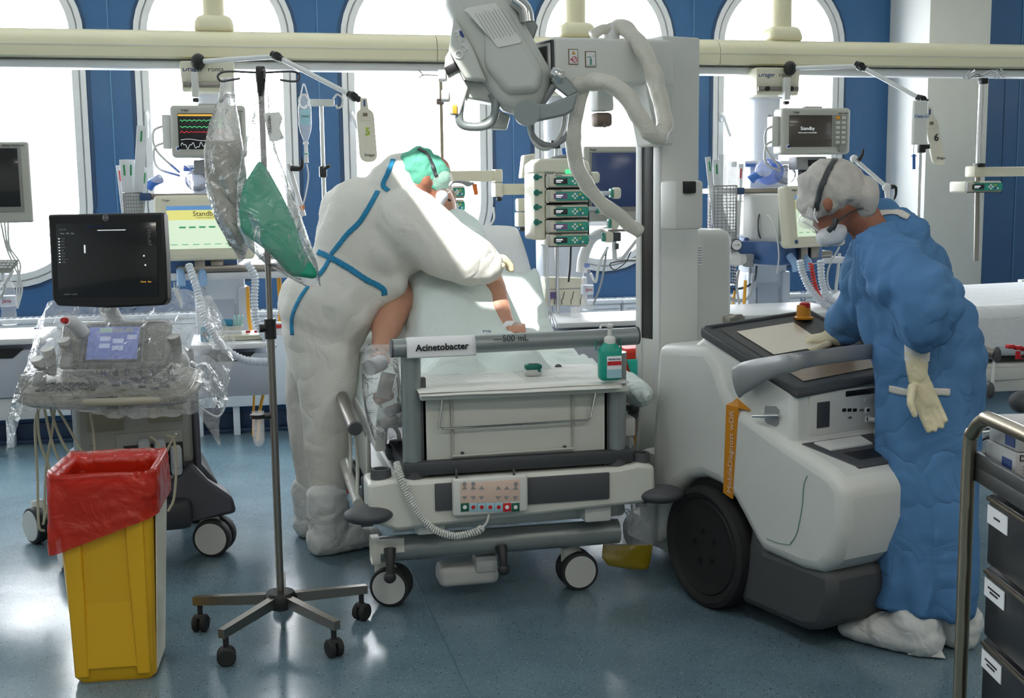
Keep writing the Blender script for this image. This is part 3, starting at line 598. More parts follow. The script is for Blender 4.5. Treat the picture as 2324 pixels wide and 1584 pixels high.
# mattress with raised backrest
MX0, MX1 = .49, 1.37
prof = [(4.28, .70), (4.30, .76), (4.9, .775), (5.12, .79), (5.26, .86), (5.6, 1.17), (5.80, 1.30), (5.86, 1.30)]
def mtop(y):
    for (y0, z0), (y1, z1) in zip(prof, prof[1:]):
        if y <= y1: return z0+(z1-z0)*max(0, (y-y0))/(y1-y0)
    return prof[-1][1]
b = MB(); rings = []
for y, z in spline([V((0, y, z)) for y, z in prof[1:-1]], 4) and [(p.y, p.z) for p in spline([V((0, y, z)) for y, z in prof[1:-1]], 4)]:
    n = V((0, 1, 0))
    cxm = (MX0+MX1)/2; hw = (MX1-MX0)/2; th = .065; k = max(0, min(1, (y-5.1)/.25)); dn = V((0, .75*k, -1+.35*k)).normalized()
    cc = V((cxm, y, z))+dn*th; ring = []
    for a in range(28):
        an = 2*pi*a/28; c_, s_ = cos(an), sin(an); ex = abs(c_)**.35*(1 if c_ > 0 else -1)*hw; ey = abs(s_)**.5*(1 if s_ > 0 else -1)*th
        ring.append(cc+V((ex, 0, 0))-dn*ey)
    rings.append(ring)
b.loft(rings); bb('mattress', 'sheet_white', b, ang=60)
b = MB(); b.hexa([(MX0-.02, 5.32, .70), (MX1+.03, 5.32, .70), (MX1+.03, 5.95, 1.20), (MX0-.02, 5.95, 1.20), (MX0-.02, 5.28, .74), (MX1+.03, 5.28, .74), (MX1+.03, 5.92, 1.25), (MX0-.02, 5.92, 1.25)]); bb('backrest', 'mid_grey', b, bevel=.01)
b = MB(); b.box((.93, 4.75, .65), (.9, 1.0, .05), .01); bb('bed_deck', 'mid_grey', b)
b = MB()
for x in (.47, 1.39): b.box((x, 5.0, .60), (.04, 1.7, .07), .008)
b.box((.93, 5.85, .6), (.9, .05, .07), .008); bb('bed_frame', 'device_white', b)
# lowered side rails (left one visible beside the foot)
def rail(sx, far=5.0):
    x = .40 if sx < 0 else 1.47
    a, c = (onX(806, 972, .40), onX(770, 886, .40)) if sx < 0 else (V((1.46, 4.35, .61)), V((1.46, 4.95, .65)))
    b = MB(); b.tube([a, c], .026, n=20); r_ = bb('side_rail', 'brushed', b)
    b = MB(); b.tube([a+(a-c).normalized()*.012, a], [.024, .028], n=20); bb('rail_end_cap', 'bed_dark', b, r_)
    b = MB(); d = V((0, 0, -.27)); b.tube([a+d+V((0, -.05, 0)), c+d], .02, n=14); bb('lower_rail', 'device_grey', b, r_)
    b = MB()
    for t_ in (.05, .45, .85): p = a.lerp(c, t_); b.tube([p, p+V((0.01, .02, -.14)), p+V((0, -.03, -.27))], .007, n=8, sp=3)
    bb('rail_struts', 'bed_white', b, r_)
    b = MB(); p = a+V((.03, -.02, -.22)); b.box(p, (.03, .05, .09), .01); b.box(p+V((.0, -.01, -.09)), (.045, .02, .1), .004); bb('rail_lock', 'bed_dark', b, r_)
    b = MB(); b.box(a+V((.055, .1, -.12)), (.012, .04, .3), .003, rot=Matrix.Rotation(.25, 3, 'X')); b.box(a+V((.06, .35, -.16)), (.01, .5, .18), .003); bb('rail_hanger', 'bed_white', b, r_)
rail(-1); rail(1)
b = MB(); p = onX(789, 1105, .385); b.box(p, (.004, .02, .05)); bb('warning_sticker', 'red', b)
# foot-end clutter on the left: cable loom bracket
b = MB(); b.tube([onY(900, 1035, 4.3), onY(905, 985, 4.35), onY(880, 960, 4.45), onY(872, 1010, 4.5)], .008, sp=4); b.box(onY(895, 1025, 4.35), (.06, .08, .05), .01); bb('cable_clip', 'dark_grey', b)
# papers, clip oximeter, sign, sanitizer
b = MB()
def paper(x0, y0, x1, y1, z, seed, rot=0.):
    c = V(((x0+x1)/2, (y0+y1)/2, z))
    def fn(u, v):
        p = V((x0+(x1-x0)*u-c.x, y0+(y1-y0)*v-c.y, 0)); p.rotate(Euler((0, 0, rot))); p = p+c
        over = max(0, 3.955-p.y); p.z += .004*noise.noise(V((p.x*6, p.y*6, seed)))+.003-over*.35; return p
    b = MB(); b.grid(fn, 30, 14); return b
pt = []
papers = [(.578, 3.94, 1.315, 4.40, .802, 1, 0, 'large handwritten chart sheet on top of the papers at the bed foot'), (.585, 3.925, 1.29, 4.36, .798, 5, -.02, 'second chart sheet peeking out under the top sheet at the bed foot')]
for x0, y0, x1, y1, z, sd, r_, lab in papers:
    bp_ = paper(x0, y0, x1, y1, z, sd, r_); o = bp_.build('chart_sheet', 'paper', solid=.0012); tag(o, lab, 'paper', 'chart sheets on the bed shelf')
    if sd == 1:
        b = MB()
        for i in range(17):
            for j in range(2):
                xx = x0+.06+j*.33; L_ = .12+random.random()*.17; b.box((xx+L_/2, y0+.06+i*.022, z+.0085), (L_, .002, .0006))
        b.build('ruled_writing', 'pale_print', o)
t = thing('pulse_oximeter', 'small white and teal finger clip oximeter lying on the chart sheets', 'oximeter', onZ(1210, 852, .808))
b = MB(); b.box((0, 0, .012), (.062, .036, .022), .007, seg=3); b.build('lower_shell', 'device_white', t); b = MB(); b.box((0, 0, .032), (.062, .034, .02), .008, seg=3); b.build('upper_shell', 'teal_dark', t)
b = MB(); b.box((0, 0, .0425), (.036, .022, .002), .0008); b.build('display', 'black', t); b = MB(); b.cyl((.018, -.0175, .02), (.018, -.021, .02), .006, n=14); b.build('button', 'teal_dark', t)
t = thing('paper_sign', 'white paper sign reading Acinetobacter folded over the grey push bar', 'sign', (.72, 3.96, .94))
def signfn(u, v):
    x = .545+(.235)*u
    a = -1.0+v*2.1
    if a < .9: return V((x, 4.0-.036*cos(a), .952+.036*sin(a))) if a > 0 else V((x, 3.964, .952+a*.036))
    return V((x, 4.0-.036*cos(a), .952+.036*sin(a)))
b = MB(); b.grid(signfn, 12, 14); s_ = b.build('sheet', 'label_white', t, w=True, solid=.001)
text('lettering', 'Acinetobacter', .031, 'ink', t, (.664, 3.960, .950), XH+ZH*.008, ZH, bold=.0008)
t = thing('sanitizer_bottle', 'green hand sanitizer bottle with white pump hooked on the right bar end', 'bottle', onY(1384, 860, 3.94)+V((0, 0, -.0)))
b = MB(); b.box((0, 0, .055), (.082, .05, .12), .018, seg=3); b.tube([(0, 0, .105), (0, 0, .128)], [(.025, .04), (.018, .02)], n=20, up=YH); b.build('bottle_body', 'teal', t)
b = MB(); b.box((.008, -.0255, .045), (.052, .003, .075), .001); lb = b.build('label', 'label_white', t); b = MB(); b.box((.008, -.0275, .058), (.05, .001, .014)); b.build('label_band', 'red', lb); b = MB(); b.box((.008, -.0275, .022), (.05, .001, .03)); b.build('label_band', 'panel_blue', lb)
text('label_text', 'desderman', .010, 'ink_blue', lb, (.008, -.028, .073), XH, ZH, w=False)
b = MB(); b.lathe([(.02, .124), (.02, .142), (.017, .146), (.008, .15), (.006, .178), (.012, .18), (.012, .19), (.004, .192)], n=20); b.tube([(0, 0, .186), (-.03, 0, .187), (-.034, 0, .176)], .005, n=8); b.build('pump_head', 'device_white', t)
b = MB(); b.tube([(-.045, .01, .1), (-.045, .03, .135), (-.045, .06, .14), (.045, .06, .14), (.045, .03, .135), (.045, .01, .1)], .003, n=6); b.build('hook_wire', 'teal_dark', t)
# hand control with coiled cord
t = thing('bed_hand_control', 'white bed control panel with symbols hooked on the foot crossframe', 'control panel', (.925, 3.945, .40))
b = MB(); b.pbox(1028, 1082, 1199, 1168, 3.93, .03, .01, seg=3); c_ = b.build('housing', 'device_white', t, w=True)
b = MB(); b.pbox(1045, 1092, 1180, 1140, 3.928, .004, .0005); b.build('key_field', 'panel_pink', t, w=True)
cols = ['panel_green', 'panel_blue', 'panel_blue', 'panel_blue', 'panel_blue', 'red', 'panel_green']
for i, m_ in enumerate(cols):
    b = MB(); b.pbox(1046+i*19.2, 1142, 1064+i*19.2, 1161, 3.927, .005, .0005); k_ = b.build('function_key', m_, t, w=True)
    b = MB(); p = onY(1055+i*19.2, 1151, 3.926); b.cyl(p, p+V((0, -.001, 0)), .007, n=12); b.build('key_symbol', 'label_white' if i in (0, 5, 6) else 'red', k_, w=True)
b = MB()
for i, px in enumerate((1054, 1074, 1093, 1131, 1150, 1170)):
    for s in (1, -1):
        p = onY(px, 1118-s*8, 3.926); b.prism([p+V((-.009, 0, 0)), p+V((.009, 0, 0)), p+V((0, 0, .011*s))], (0, -.001, 0))
for px in (1054, 1074, 1171): p = onY(px, 1098, 3.926); b.cyl(p, p+V((0, -.001, 0)), .007, n=12)
b.build('arrow_print', 'mid_grey', t, w=True)
for px in (1036, 1166): b = MB(); a = onY(px, 1085, 3.94); b.tube([a, onY(px, 1068, 3.94), onY(px, 1066, 3.99)], .004, n=8, sp=3); b.build('hook', 'bed_dark', t, w=True)
path = spline([onY(900, 1052, 4.0), onY(912, 1090, 3.95), onY(940, 1150, 3.93), onY(980, 1198, 3.93), onY(1030, 1216, 3.93), onY(1080, 1207, 3.93), onY(1094, 1198, 3.94)], 60)
b = MB(); hel = []
L_ = 0
for i, p in enumerate(path[:-1]):
    tt = (path[i+1]-p).normalized(); u = tt.cross(V((0, 1, 0))).normalized(); w_ = tt.cross(u); hel.append(p+u*.011*cos(L_)+w_*.011*sin(L_)); L_ += (path[i+1]-p).length/.0085*2*pi
b.tube(hel, .0033, n=5); b.tube([onY(1094, 1198, 3.94), onY(1105, 1185, 3.94), onY(1110, 1166, 3.94)], .004, sp=4, n=6); cc = b.build('coiled_cord', 'device_white', t, w=True)
# bag of dressings hanging at the left bar end
t = thing('dressing_bag', 'clear plastic bag of gauze rolls hanging beside the left foot post', 'plastic bag', onY(870, 880, 4.12))
def bagfn(outl, Y, th, seed, nu=22, nv=26, amp=.006):
    """closed pouch: outl = rows (y, xleft, xright) in the picture; th = thickness"""
    rows = outl
    def row(v):
        k = v*(len(rows)-1); i = min(int(k), len(rows)-2); f = k-i; return [rows[i][j]*(1-f)+rows[i+1][j]*f for j in range(3)]
    def fn(u, v, s):
        y, xl_, xr_ = row(v); p = onY(xl_+(xr_-xl_)*u, y, Y); bul = sqrt(max(0, 1-(2*u-1)**2))*sin(pi*min(1, .08+v*.9))**.5
        p.y += s*th*bul+amp*noise.noise(V((p.x*22, p.z*22, seed+s)))*min(1, bul*3); return p
    b = MB(); b.grid(lambda u, v: fn(u, v, -1), nu, nv); b.grid(lambda u, v: fn(u, v, 1), nu, nv); return b
bagfn([(782, 825, 900), (830, 820, 905), (890, 822, 912), (950, 832, 918), (1000, 850, 922)], 4.10, .035, 3).build('pouch', 'film_bag', t, w=True, smooth=True, ang=180)
for px, py, rr, ll, m_, lab in ((838, 835, .028, .05, 'sheet_white', 'beige gauze roll at the top of the hanging bag'), (855, 905, .022, .03, 'panel_pink', 'pinkish gauze roll in the middle of the hanging bag'), (880, 935, .018, .03, 'sheet_white', 'small gauze roll at the lower middle of the hanging bag'), (868, 960, .015, .03, 'paper', 'smallest gauze roll near the bag bottom')):
    q = onY(px, py, 4.10); b = MB(); b.cyl(q, q+V((.05, ll, .01)), rr, n=18); tag(b.build('gauze_roll', m_), lab, 'bandage', 'gauze rolls in the bag')
q = onY(875, 875, 4.085); b = MB(); b.box(q, (.05, .008, .09), .002, rot=Matrix.Rotation(.25, 3, 'Y')); tag(b.build('dressing_packet', 'paper'), 'printed dressing packet in the bag at the bed foot', 'packet')
# ------------------------------------------------------------------ blanket
def patient_bump(x, y):
    z = 0
    tx = .90+.02*(y-5); r = .20+.03*min(1, max(0, y-4.9)/.4)
    if y > 4.66:
        k = min(1, (y-4.66)/.2); dx = (x-tx)/(r*1.03); zc = .935+(y-4.88)*.5
        if abs(dx) < 1: z = max(z, k*(zc+.135*(1-dx*dx)**.6-mtop(y)))
    for lx in (.78, 1.03):
        if y < 5.0:
            dx = (x-lx)/.11
            if abs(dx) < 1: z = max(z, (.11+.03*max(0, y-4.5))*sqrt(1-dx*dx)*min(1, (5.05-y)/.2))
    return z
def smoothb(x, y):
    return sum(patient_bump(x+dx, y+dy) for dx in (-.03, 0, .03) for dy in (-.03, 0, .03))/9
t_b = []
def blfn(u, v):
    x = .395+(1.50-.395)*u; y = 4.24+(5.50-4.24)*v; over = max(0, .50-x, x-1.37, 4.31-y)
    xx = min(max(x, .49), 1.385); z = mtop(max(y, 4.32))+.012+smoothb(x, y)-over*1.9
    if y > 5.15: pass
    wr = .022*(1-abs(noise.noise(V((x*4.2+y*2, y*7-x*2, 2))))*2)+.014*noise.noise(V((x*14, y*10, 1)))
    return V((xx+(x-xx)*.35, y, z+wr*(.4+.6*min(1, abs(x-.92)*3))))
b = MB(); b.grid(blfn, 90, 80); o = b.build('blanket', 'sheet_mint', ang=180, solid=.004); tag(o, 'pale mint sheet covering the patient from chest to feet', 'blanket')
b = MB(); c = at(1432, 882, 4.42); b.ball(c, (.055, .20, .045), rot=Matrix.Rotation(.25, 3, 'Y')); b.ball(at(1450, 898, 4.36), (.035, .10, .035)); b.ball(at(1405, 862, 4.5), (.06, .2, .03))
o = b.build('sheet_corner', 'sheet_mint', voxel=.008, vs_smooth=2, post=crumple(.016, 13, .006, 30, 3)); tag(o, 'bunched corner of pale sheet hanging over the right bed side by sanitizer', 'sheet')
b = MB(); b.prism([onY(1235, 1035, 4.2), onY(1228, 1060, 4.15), onY(1340, 1045, 4.15), onY(1420, 1000, 4.3), onY(1420, 930, 4.6), onY(1380, 930, 4.6)], (0, .05, .0)); o = b.build('folded_sheet', 'sheet_white', bevel=.01); tag(o, 'cream folded sheet end sticking out below the foot panel', 'sheet')
# pillow
b = MB(); b.ball((.93, 5.80, 1.24), (.28, .09, .13), rot=Matrix.Rotation(-.7, 3, 'X'), n=28, m=16); o = b.build('pillow', 'sheet_white', voxel=.015, post=lambda p, n: p+n*.008*noise.noise(p*12)); tag(o, 'white pillow under the patient head at the raised backrest', 'pillow')
# urine bag, black knob, yellow pole
t = thing('urine_bag', 'clear drainage bag with yellow liquid hanging at the bed right side', 'drainage bag', onY(1430, 1150, 4.13))
bagfn([(1142, 1368, 1493), (1165, 1366, 1492), (1200, 1370, 1485), (1238, 1372, 1482)], 4.13, .012, 8).build('pouch', 'film_white', t, w=True, ang=180)
bagfn([(1236, 1368, 1482), (1265, 1366, 1478), (1283, 1380, 1474), (1292, 1430, 1468)], 4.13, .02, 9).build('liquid', 'film_urine', t, w=True, ang=180)
b = MB(); b.tube([onY(1416, 1140, 4.12), onY(1418, 1160, 4.1), onY(1425, 1168, 4.1), onY(1428, 1158, 4.1), onY(1420, 1155, 4.1)], .002, n=6, sp=3); b.build('hanger', 'bright_steel', t, w=True)
b = MB(); b.tube([onY(1440, 1010, 4.5), onY(1438, 1100, 4.3), onY(1434, 1150, 4.13), onY(1436, 1175, 4.11)], .004, n=8, sp=5); b.build('drain_tube', 'tube_clear', t, w=True)
b = MB(); p = onY(1436, 930, 4.35); b.ball(p, (.026, .02, .02)); b.box(p+V((0, .03, .012)), (.05, .08, .02), .006); tag(b.build('rail_knob', 'black'), 'black release knob under the sheet corner on the right bed side', 'knob')
# oxygen bottle shapes and bins under the bed
for px, py, r_, m_, lab in ((960, 1178, .10, 'mid_grey', 'grey steel bowl on the bed chassis left of centre'), (1090, 1182, .11, 'dark_grey', 'dark rubber bowl on the bed chassis in the centre')):
    p = onY(px, py, 4.3); b = MB(); b.ball((p.x, 4.42, .36), (r_, r_, .04), n=24); tag(b.build('basin', m_), lab, 'basin')
# ================================================================== PEOPLE
def chains(lst, n=14, b=None, up=None):
    b = b or MB()
    for ch in lst:
        pts = [(at(*q[:3]), q[3] if len(q) == 4 else (q[3], q[4])) for q in ch]
        for (a, ra), (c, rb) in zip(pts, pts[1:]): b.cap(a, c, ra, rb, n=n, up=up)
        if len(pts) == 1: r = pts[0][1]; b.ball(pts[0][0], r if isinstance(r, tuple) else (r, r, r))
    return b
def bvh_of(o):
    me = o.data; m = world_of(o); return BVHTree.FromPolygons([m@v.co for v in me.vertices], [list(p.vertices) for p in me.polygons])
def strip_on(o_bvh, pxs, w, off=.004, sp=8, ruffle=0.):
    """ribbon following a surface along points seen in the picture"""
    P = []
    sm = spline([V((x, y, 0)) for x, y in pxs], sp)
    for q in sm:
        h_ = o_bvh.ray_cast(CAM, ray(q.x, q.y).normalized())
        if h_[0] is not None and (not P or (h_[0]-P[-1][0]).length < .3): P.append((h_[0], h_[1]))
    b = MB(); rings = []
    for i, (p, n) in enumerate(P):
        t = (P[min(i+1, len(P)-1)][0]-P[max(0, i-1)][0]); t.normalize(); s = t.cross(n).normalized(); row = []
        for k in (-1, -.33, .33, 1):
            q = p+s*k*w/2; hh = o_bvh.find_nearest(q); qq = hh[0]+hh[1]*(off+ruffle*(i % 2)) if hh[0] is not None else q; row.append(qq)
        rings.append(row)
    vs = [v for r in rings for v in r]; b.add(vs, [[i*4+k, i*4+k+1, i*4+k+5, i*4+k+4] for i in range(len(rings)-1) for k in range(3)]); return b
def hand(b, wrist, palm, side, fingers, r=.009, thumb=None, palmr=(.04, .016)):
    """palm from wrist to palm end; fingers = list of lists of points; thumb likewise"""
    b.cap(wrist, palm, (palmr[0]*.8, palmr[1]*1.1), (palmr[0], palmr[1]), up=side, n=16)
    for f in fingers+([thumb] if thumb else []):
        rr = [r*1.08, r, r*.95, r*.85][:len(f)]
        for (a, c), ra, rb in zip(zip(f, f[1:]), rr, rr[1:]): b.cap(a, c, ra, rb, n=10)
    return b
# ---- patient
pat = thing('person', 'patient lying on the bed with bare arms under a pale sheet, head raised', 'person', (.9, 5.1, .8))
S = V
b = MB()
for a, c, ra, rb in (((.9, 4.95, .88), (.9, 5.35, 1.09), (.165, .09), (.17, .10)), ((.9, 5.35, 1.12), (.9, 5.48, 1.24), (.19, .08), (.1, .07)), ((.9, 5.46, 1.24), (.91, 5.56, 1.33), .055, .055), ((.82, 4.85, .84), (.79, 4.42, .82), .07, .045), ((.98, 4.85, .84), (1.02, 4.42, .82), .07, .045)):
    b.cap(a, c, ra, rb, up=XH)
b.ball((.935, 5.57, 1.40), (.075, .10, .095), rot=Matrix.Rotation(.8, 3, 'X')); b.ball((.935, 5.485, 1.405), (.014, .016, .02)); b.ball((1.005, 5.58, 1.395), (.012, .022, .03)); b.ball((.865, 5.58, 1.395), (.012, .022, .03))
b.cap((1.08, 5.42, 1.17), at(1120, 655, 5.05), .062, .054); b.cap(at(1120, 655, 5.05), at(1132, 700, 4.98), .054, .05); b.cap(at(1132, 700, 4.98), at(1150, 742, 4.93), .05, .035)
b.cap((.72, 5.42, 1.17), at(905, 680, 5.06), .07, .07); b.cap(at(905, 680, 5.06), at(876, 745, 4.93), .07, .062); b.cap(at(876, 745, 4.93), at(862, 790, 4.80), .058, .035)
w0, w1 = at(1152, 742, 4.93), at(1166, 746, 4.90)
hand(b, w0, w1, XH, [[w1+V((-.03+.02*i, .0, .0)), w1+V((-.03+.022*i, -.03, .012)), w1+V((-.03+.022*i, -.055, -.004)), w1+V((-.03+.02*i, -.06, -.025))] for i in range(4)], r=.009, thumb=[w0+V((.02, 0, 0)), w0+V((.05, -.02, .012)), w0+V((.062, -.045, .01))], palmr=(.034, .016))
w0, w1 = at(862, 792, 4.79), at(858, 812, 4.74)
hand(b, w0, w1, XH, [[w1+V((-.03+.02*i, .0, .0)), w1+V((-.03+.022*i, -.035, 0)), w1+V((-.03+.022*i, -.06, -.015)), w1+V((-.03+.02*i, -.07, -.03))] for i in range(4)], r=.009, thumb=[w0+V((.02, 0, 0)), w0+V((.05, -.02, .01)), w0+V((.06, -.05, 0))], palmr=(.034, .016))
b.build('body', 'skin', pat, w=True, voxel=.009)
b = MB(); b.ball((.935, 5.60, 1.435), (.085, .09, .07), rot=Matrix.Rotation(.8, 3, 'X')); b.build('hair', mat('hair_grey', '#a8907c', .8, bump=.8, bscale=90), pat, w=True, voxel=.012, post=crumple(.006, 40))
b = MB()
for sx in (-.028, .028): b.ball((.935+sx, 5.49, 1.425), (.012, .006, .007))
b.build('eyes', 'ink', pat, w=True)
b = MB(); b.ball((.935, 5.485, 1.36), (.022, .008, .006)); b.build('mouth', 'skin_dark', pat, w=True)
b = MB(); b.tube([at(1150, 744, 4.91), at(1168, 748, 4.89)], [(.03, .038), (.036, .03)], n=14); b.build('wrist_dressing', 'label_white', pat, w=True)
# ---- person in the white coverall, bending over the bed
ppe = thing('person', 'person in white coverall with blue seams and green cap bending over the patient', 'person', onZ(755, 1235, 0))
b = chains([[(735, 760, 4.97, .11), (745, 960, 4.90, .075), (752, 1190, 4.82, .05)], [(735, 750, 5.06, .11), (695, 960, 5.09, .07), (708, 1170, 5.06, .05)], [(750, 720, 5.0, .13), (800, 600, 5.02, .12), (860, 500, 5.05, .13), (925, 450, 5.06, .08)],
            [(925, 450, 5.06, .055), (960, 410, 5.08, .055)], [(900, 500, 4.98, .08), (1040, 590, 4.90, .055), (1105, 602, 4.92, .035)], [(900, 480, 5.14, .08), (1000, 540, 5.28, .055), (1065, 575, 5.36, .035)], [(752, 1190, 4.82, .035), (775, 1225, 4.86, .02)], [(708, 1170, 5.06, .035), (728, 1192, 5.08, .02)]])
hc = at(972, 402, 5.08)
b.ball(hc, (.08, .075, .105), rot=Matrix.Rotation(.9, 3, 'Y')); b.cap(at(985, 425, 5.08), at(990, 458, 5.07), .058, .035); b.ball(at(1002, 438, 5.06), (.014, .014, .018)); b.ball(at(966, 408, 5.0), (.022, .012, .03))
w0, w1 = at(1105, 602, 4.92), at(1126, 590, 4.95)
hand(b, w0, w1, YH, [[w1+V((.0, -.03+.02*i, 0)), w1+V((.035, -.03+.021*i, .0)), w1+V((.055, -.03+.021*i, -.02)), w1+V((.058, -.03+.02*i, -.04))] for i in range(4)], r=.009, thumb=[w0+V((0, -.02, .01)), w0+V((.03, -.045, .01)), w0+V((.055, -.05, 0))])
b.build('body', 'skin_dark', ppe, w=True, voxel=.011)
b = chains([[(728, 745, 4.97, .155), (744, 860, 4.92, .125), (746, 960, 4.89, .108), (746, 1080, 4.85, .088), (746, 1172, 4.83, .072)], [(738, 735, 5.07, .155), (700, 900, 5.09, .10), (706, 1000, 5.09, .09), (724, 1160, 5.07, .07)],
            [(752, 690, 5.0, .21), (795, 600, 5.02, .155), (818, 500, 5.06, .165)], [(800, 480, 5.08, .14), (862, 482, 5.07, .135), (905, 458, 5.08, .115)], [(880, 560, 5.03, .15), (940, 520, 5.03, .14)], [(892, 420, 5.08, .105), (908, 398, 5.08, .085)], [(925, 420, 5.08, .07), (915, 395, 5.08, .08)],
            [(935, 515, 4.98, .15), (1000, 560, 4.93, .125), (1065, 588, 4.90, .105), (1100, 605, 4.91, .078)], [(930, 500, 5.14, .12), (1005, 555, 5.25, .095), (1055, 575, 5.32, .07)], [(830, 680, 5.0, .09), (900, 640, 4.98, .05)]])
cov = b.build('coverall', 'coverall_white', ppe, w=True, voxel=.014, vs_smooth=7, post=crumple(.020, 4, .009, 8, stretch=(1, 1, .45), a3=.0025, s3=26))
bv = bvh_of(cov)
for pts, w_ in (([(893, 362), (880, 395), (870, 420), (882, 434)], .02), ([(858, 434), (838, 470), (815, 505), (790, 530), (770, 555), (752, 578)], .02), ([(748, 590), (735, 612), (718, 632)], .02), ([(700, 650), (680, 680), (664, 720), (664, 760)], .018), ([(722, 572), (750, 585), (790, 608), (830, 635), (868, 655), (872, 670)], .024)):
    r_ = strip_on(bv, pts, w_, ruffle=.004 if w_ > .022 else 0)
    if r_.v: r_.build('seam_tape', 'tape_blue', ppe, w=True, ang=180, solid=.002)
b = MB(); b.cap(at(1098, 604, 4.91), w0, (.045, .04), (.042, .035)); hand(b, w0, w1+V((.02, 0, 0)), YH, [[w1+V((.0, -.03+.02*i, 0)), w1+V((.035, -.03+.021*i, .0)), w1+V((.055, -.03+.021*i, -.02)), w1+V((.058, -.03+.02*i, -.04))] for i in range(4)], r=.014, thumb=[w0+V((0, -.02, .01)), w0+V((.03, -.045, .01)), w0+V((.055, -.05, 0))], palmr=(.046, .024)); b.build('glove', 'glove_latex', ppe, w=True, voxel=.006)
b = MB(); b.ball(at(955, 385, 5.08), (.105, .095, .088), rot=Matrix.Rotation(.5, 3, 'Y')); b.ball(at(985, 400, 5.08), (.062, .08, .075)); cap1 = b.build('surgical_cap', 'cap_green', ppe, w=True, voxel=.009, vs_smooth=4, post=crumple(.012, 12, .006, 26, 2, (1, .6, 1), .002, 50))
r_ = strip_on(bvh_of(cap1), [(950, 338), (968, 350), (980, 372), (988, 395), (992, 402)], .016); r_.v and r_.build('goggle_strap', 'dark_grey', ppe, w=True, ang=180, solid=.002)
b = MB(); b.cap(at(1000, 405, 5.03), at(1006, 425, 5.05), (.03, .05), (.03, .045), up=FW); b.build('goggles', 'clear', ppe, w=True)
b = MB(); b.cap(at(1002, 445, 5.05), at(996, 462, 5.06), (.026, .03), (.02, .02)); b.build('face_mask', 'mask_white', ppe, w=True)
def shoe(parent, heel, toe, r=.05, h=.085, seed=0, hi=2.1):
    heel, toe = V(heel), V(toe); b = MB(); d = (toe-heel)
    b.cap(heel+V((0, 0, h*.5)), heel.lerp(toe, .55)+V((0, 0, h*.5)), (h*.62, r*1.05), (h*.55, r*1.05), up=ZH)
    b.cap(heel.lerp(toe, .5)+V((0, 0, h*.45)), toe+V((0, 0, h*.36)), (h*.52, r), (h*.36, r*.7), up=ZH)
    b.cap(heel+d*.12+V((0, 0, h*.7)), heel+d*.1+V((0, 0, h*hi)), (r*1.15, r*1.1), (r*1.3, r*1.2))
    pf = crumple(.006, 12, .003, 30, seed)
    def post(p, n):
        q = pf(p, n); q.z = max(q.z, .003); return q
    return b.build('shoe_cover', 'shoe_cover', parent, w=True, voxel=.009, vs_smooth=2, post=post)
def fz(px, py): return onZ(px, py, 0.)
shoe(ppe, fz(735, 1256), fz(845, 1238), .07, .115, 0, 1.9); shoe(ppe, fz(700, 1215), fz(790, 1203), .066, .105, 4, 1.9)
# ---- person in the blue gown at the X-ray console
gp = thing('person', 'person in blue gown and grey cap leaning over the X-ray console', 'person', onZ(2060, 1470, 0))
b = chains([[(2085, 800, 3.82, .12), (2085, 1050, 3.77, .075), (2085, 1400, 3.72, .045)], [(2110, 800, 3.88, .11), (2140, 1050, 3.86, .07), (2160, 1400, 3.84, .045)], [(2100, 800, 3.82, .11), (2065, 640, 3.85, .10), (2020, 560, 3.85, .08), (1965, 508, 3.85, .06)], [(1985, 520, 3.85, .06), (1930, 478, 3.85, .058)],
            [(2010, 560, 3.74, .06), (2085, 690, 3.62, .045), (2080, 790, 3.60, .035)], [(1990, 560, 3.98, .06), (1945, 700, 4.08, .045), (1905, 745, 4.14, .034)], [(2085, 1430, 3.70, .04), (2000, 1440, 3.76, .028)], [(2160, 1430, 3.84, .04), (2120, 1440, 3.86, .028)]])
hd = at(1900, 452, 3.85)
b.ball(hd, (.105, .08, .085), rot=Matrix.Rotation(.5, 3, 'Y')); b.cap(at(1900, 480, 3.85), at(1880, 525, 3.85), (.062, .06), (.04, .04)); b.cap(at(1862, 488, 3.85), at(1853, 510, 3.85), .02, .016); b.ball(at(1880, 462, 3.765), (.02, .012, .03))
b.build('body', 'skin_dark', gp, w=True, voxel=.009)
b = MB(); rings = []
for px0, px1, py, D, dp in ((1985, 2218, 800, 3.80, .15), (1998, 2217, 900, 3.79, .16), (1997, 2220, 1050, 3.77, .17), (1993, 2218, 1200, 3.76, .18), (1985, 2210, 1310, 3.76, .18), (1975, 2202, 1368, 3.76, .17)):
    a, c = at(px0, py, D), at(px1, py, D); m_ = (a+c)/2; m_.z = (a.z+c.z)/2; hw = (c-a).length/2; dr = (c-a).normalized(); dr.z = 0; pr = V((-dr.y, dr.x, 0))
    rings.append([m_+dr*cos(2*pi*k/40)*hw+pr*sin(2*pi*k/40)*dp+dr*.02*sin(k*.9+py*.002)*(py-700)/700+pr*.022*sin(k*1.3)*(py-750)/700 for k in range(40)])
b.loft(rings)
chains([[(2020, 508, 3.86, .07), (2032, 560, 3.86, .105), (2062, 640, 3.85, .135), (2105, 740, 3.82, .135), (2105, 820, 3.80, .145)], [(1995, 570, 3.86, .085), (1995, 640, 3.88, .09), (2040, 760, 3.84, .10)], [(1988, 482, 3.86, .045), (2025, 520, 3.86, .06)],
        [(2000, 562, 3.72, .085), (2050, 630, 3.60, .095), (2100, 682, 3.54, .092), (2096, 735, 3.54, .072), (2084, 772, 3.58, .036)], [(1985, 600, 3.98, .09), (1958, 690, 4.05, .078), (1915, 742, 4.12, .052)]], b=b)
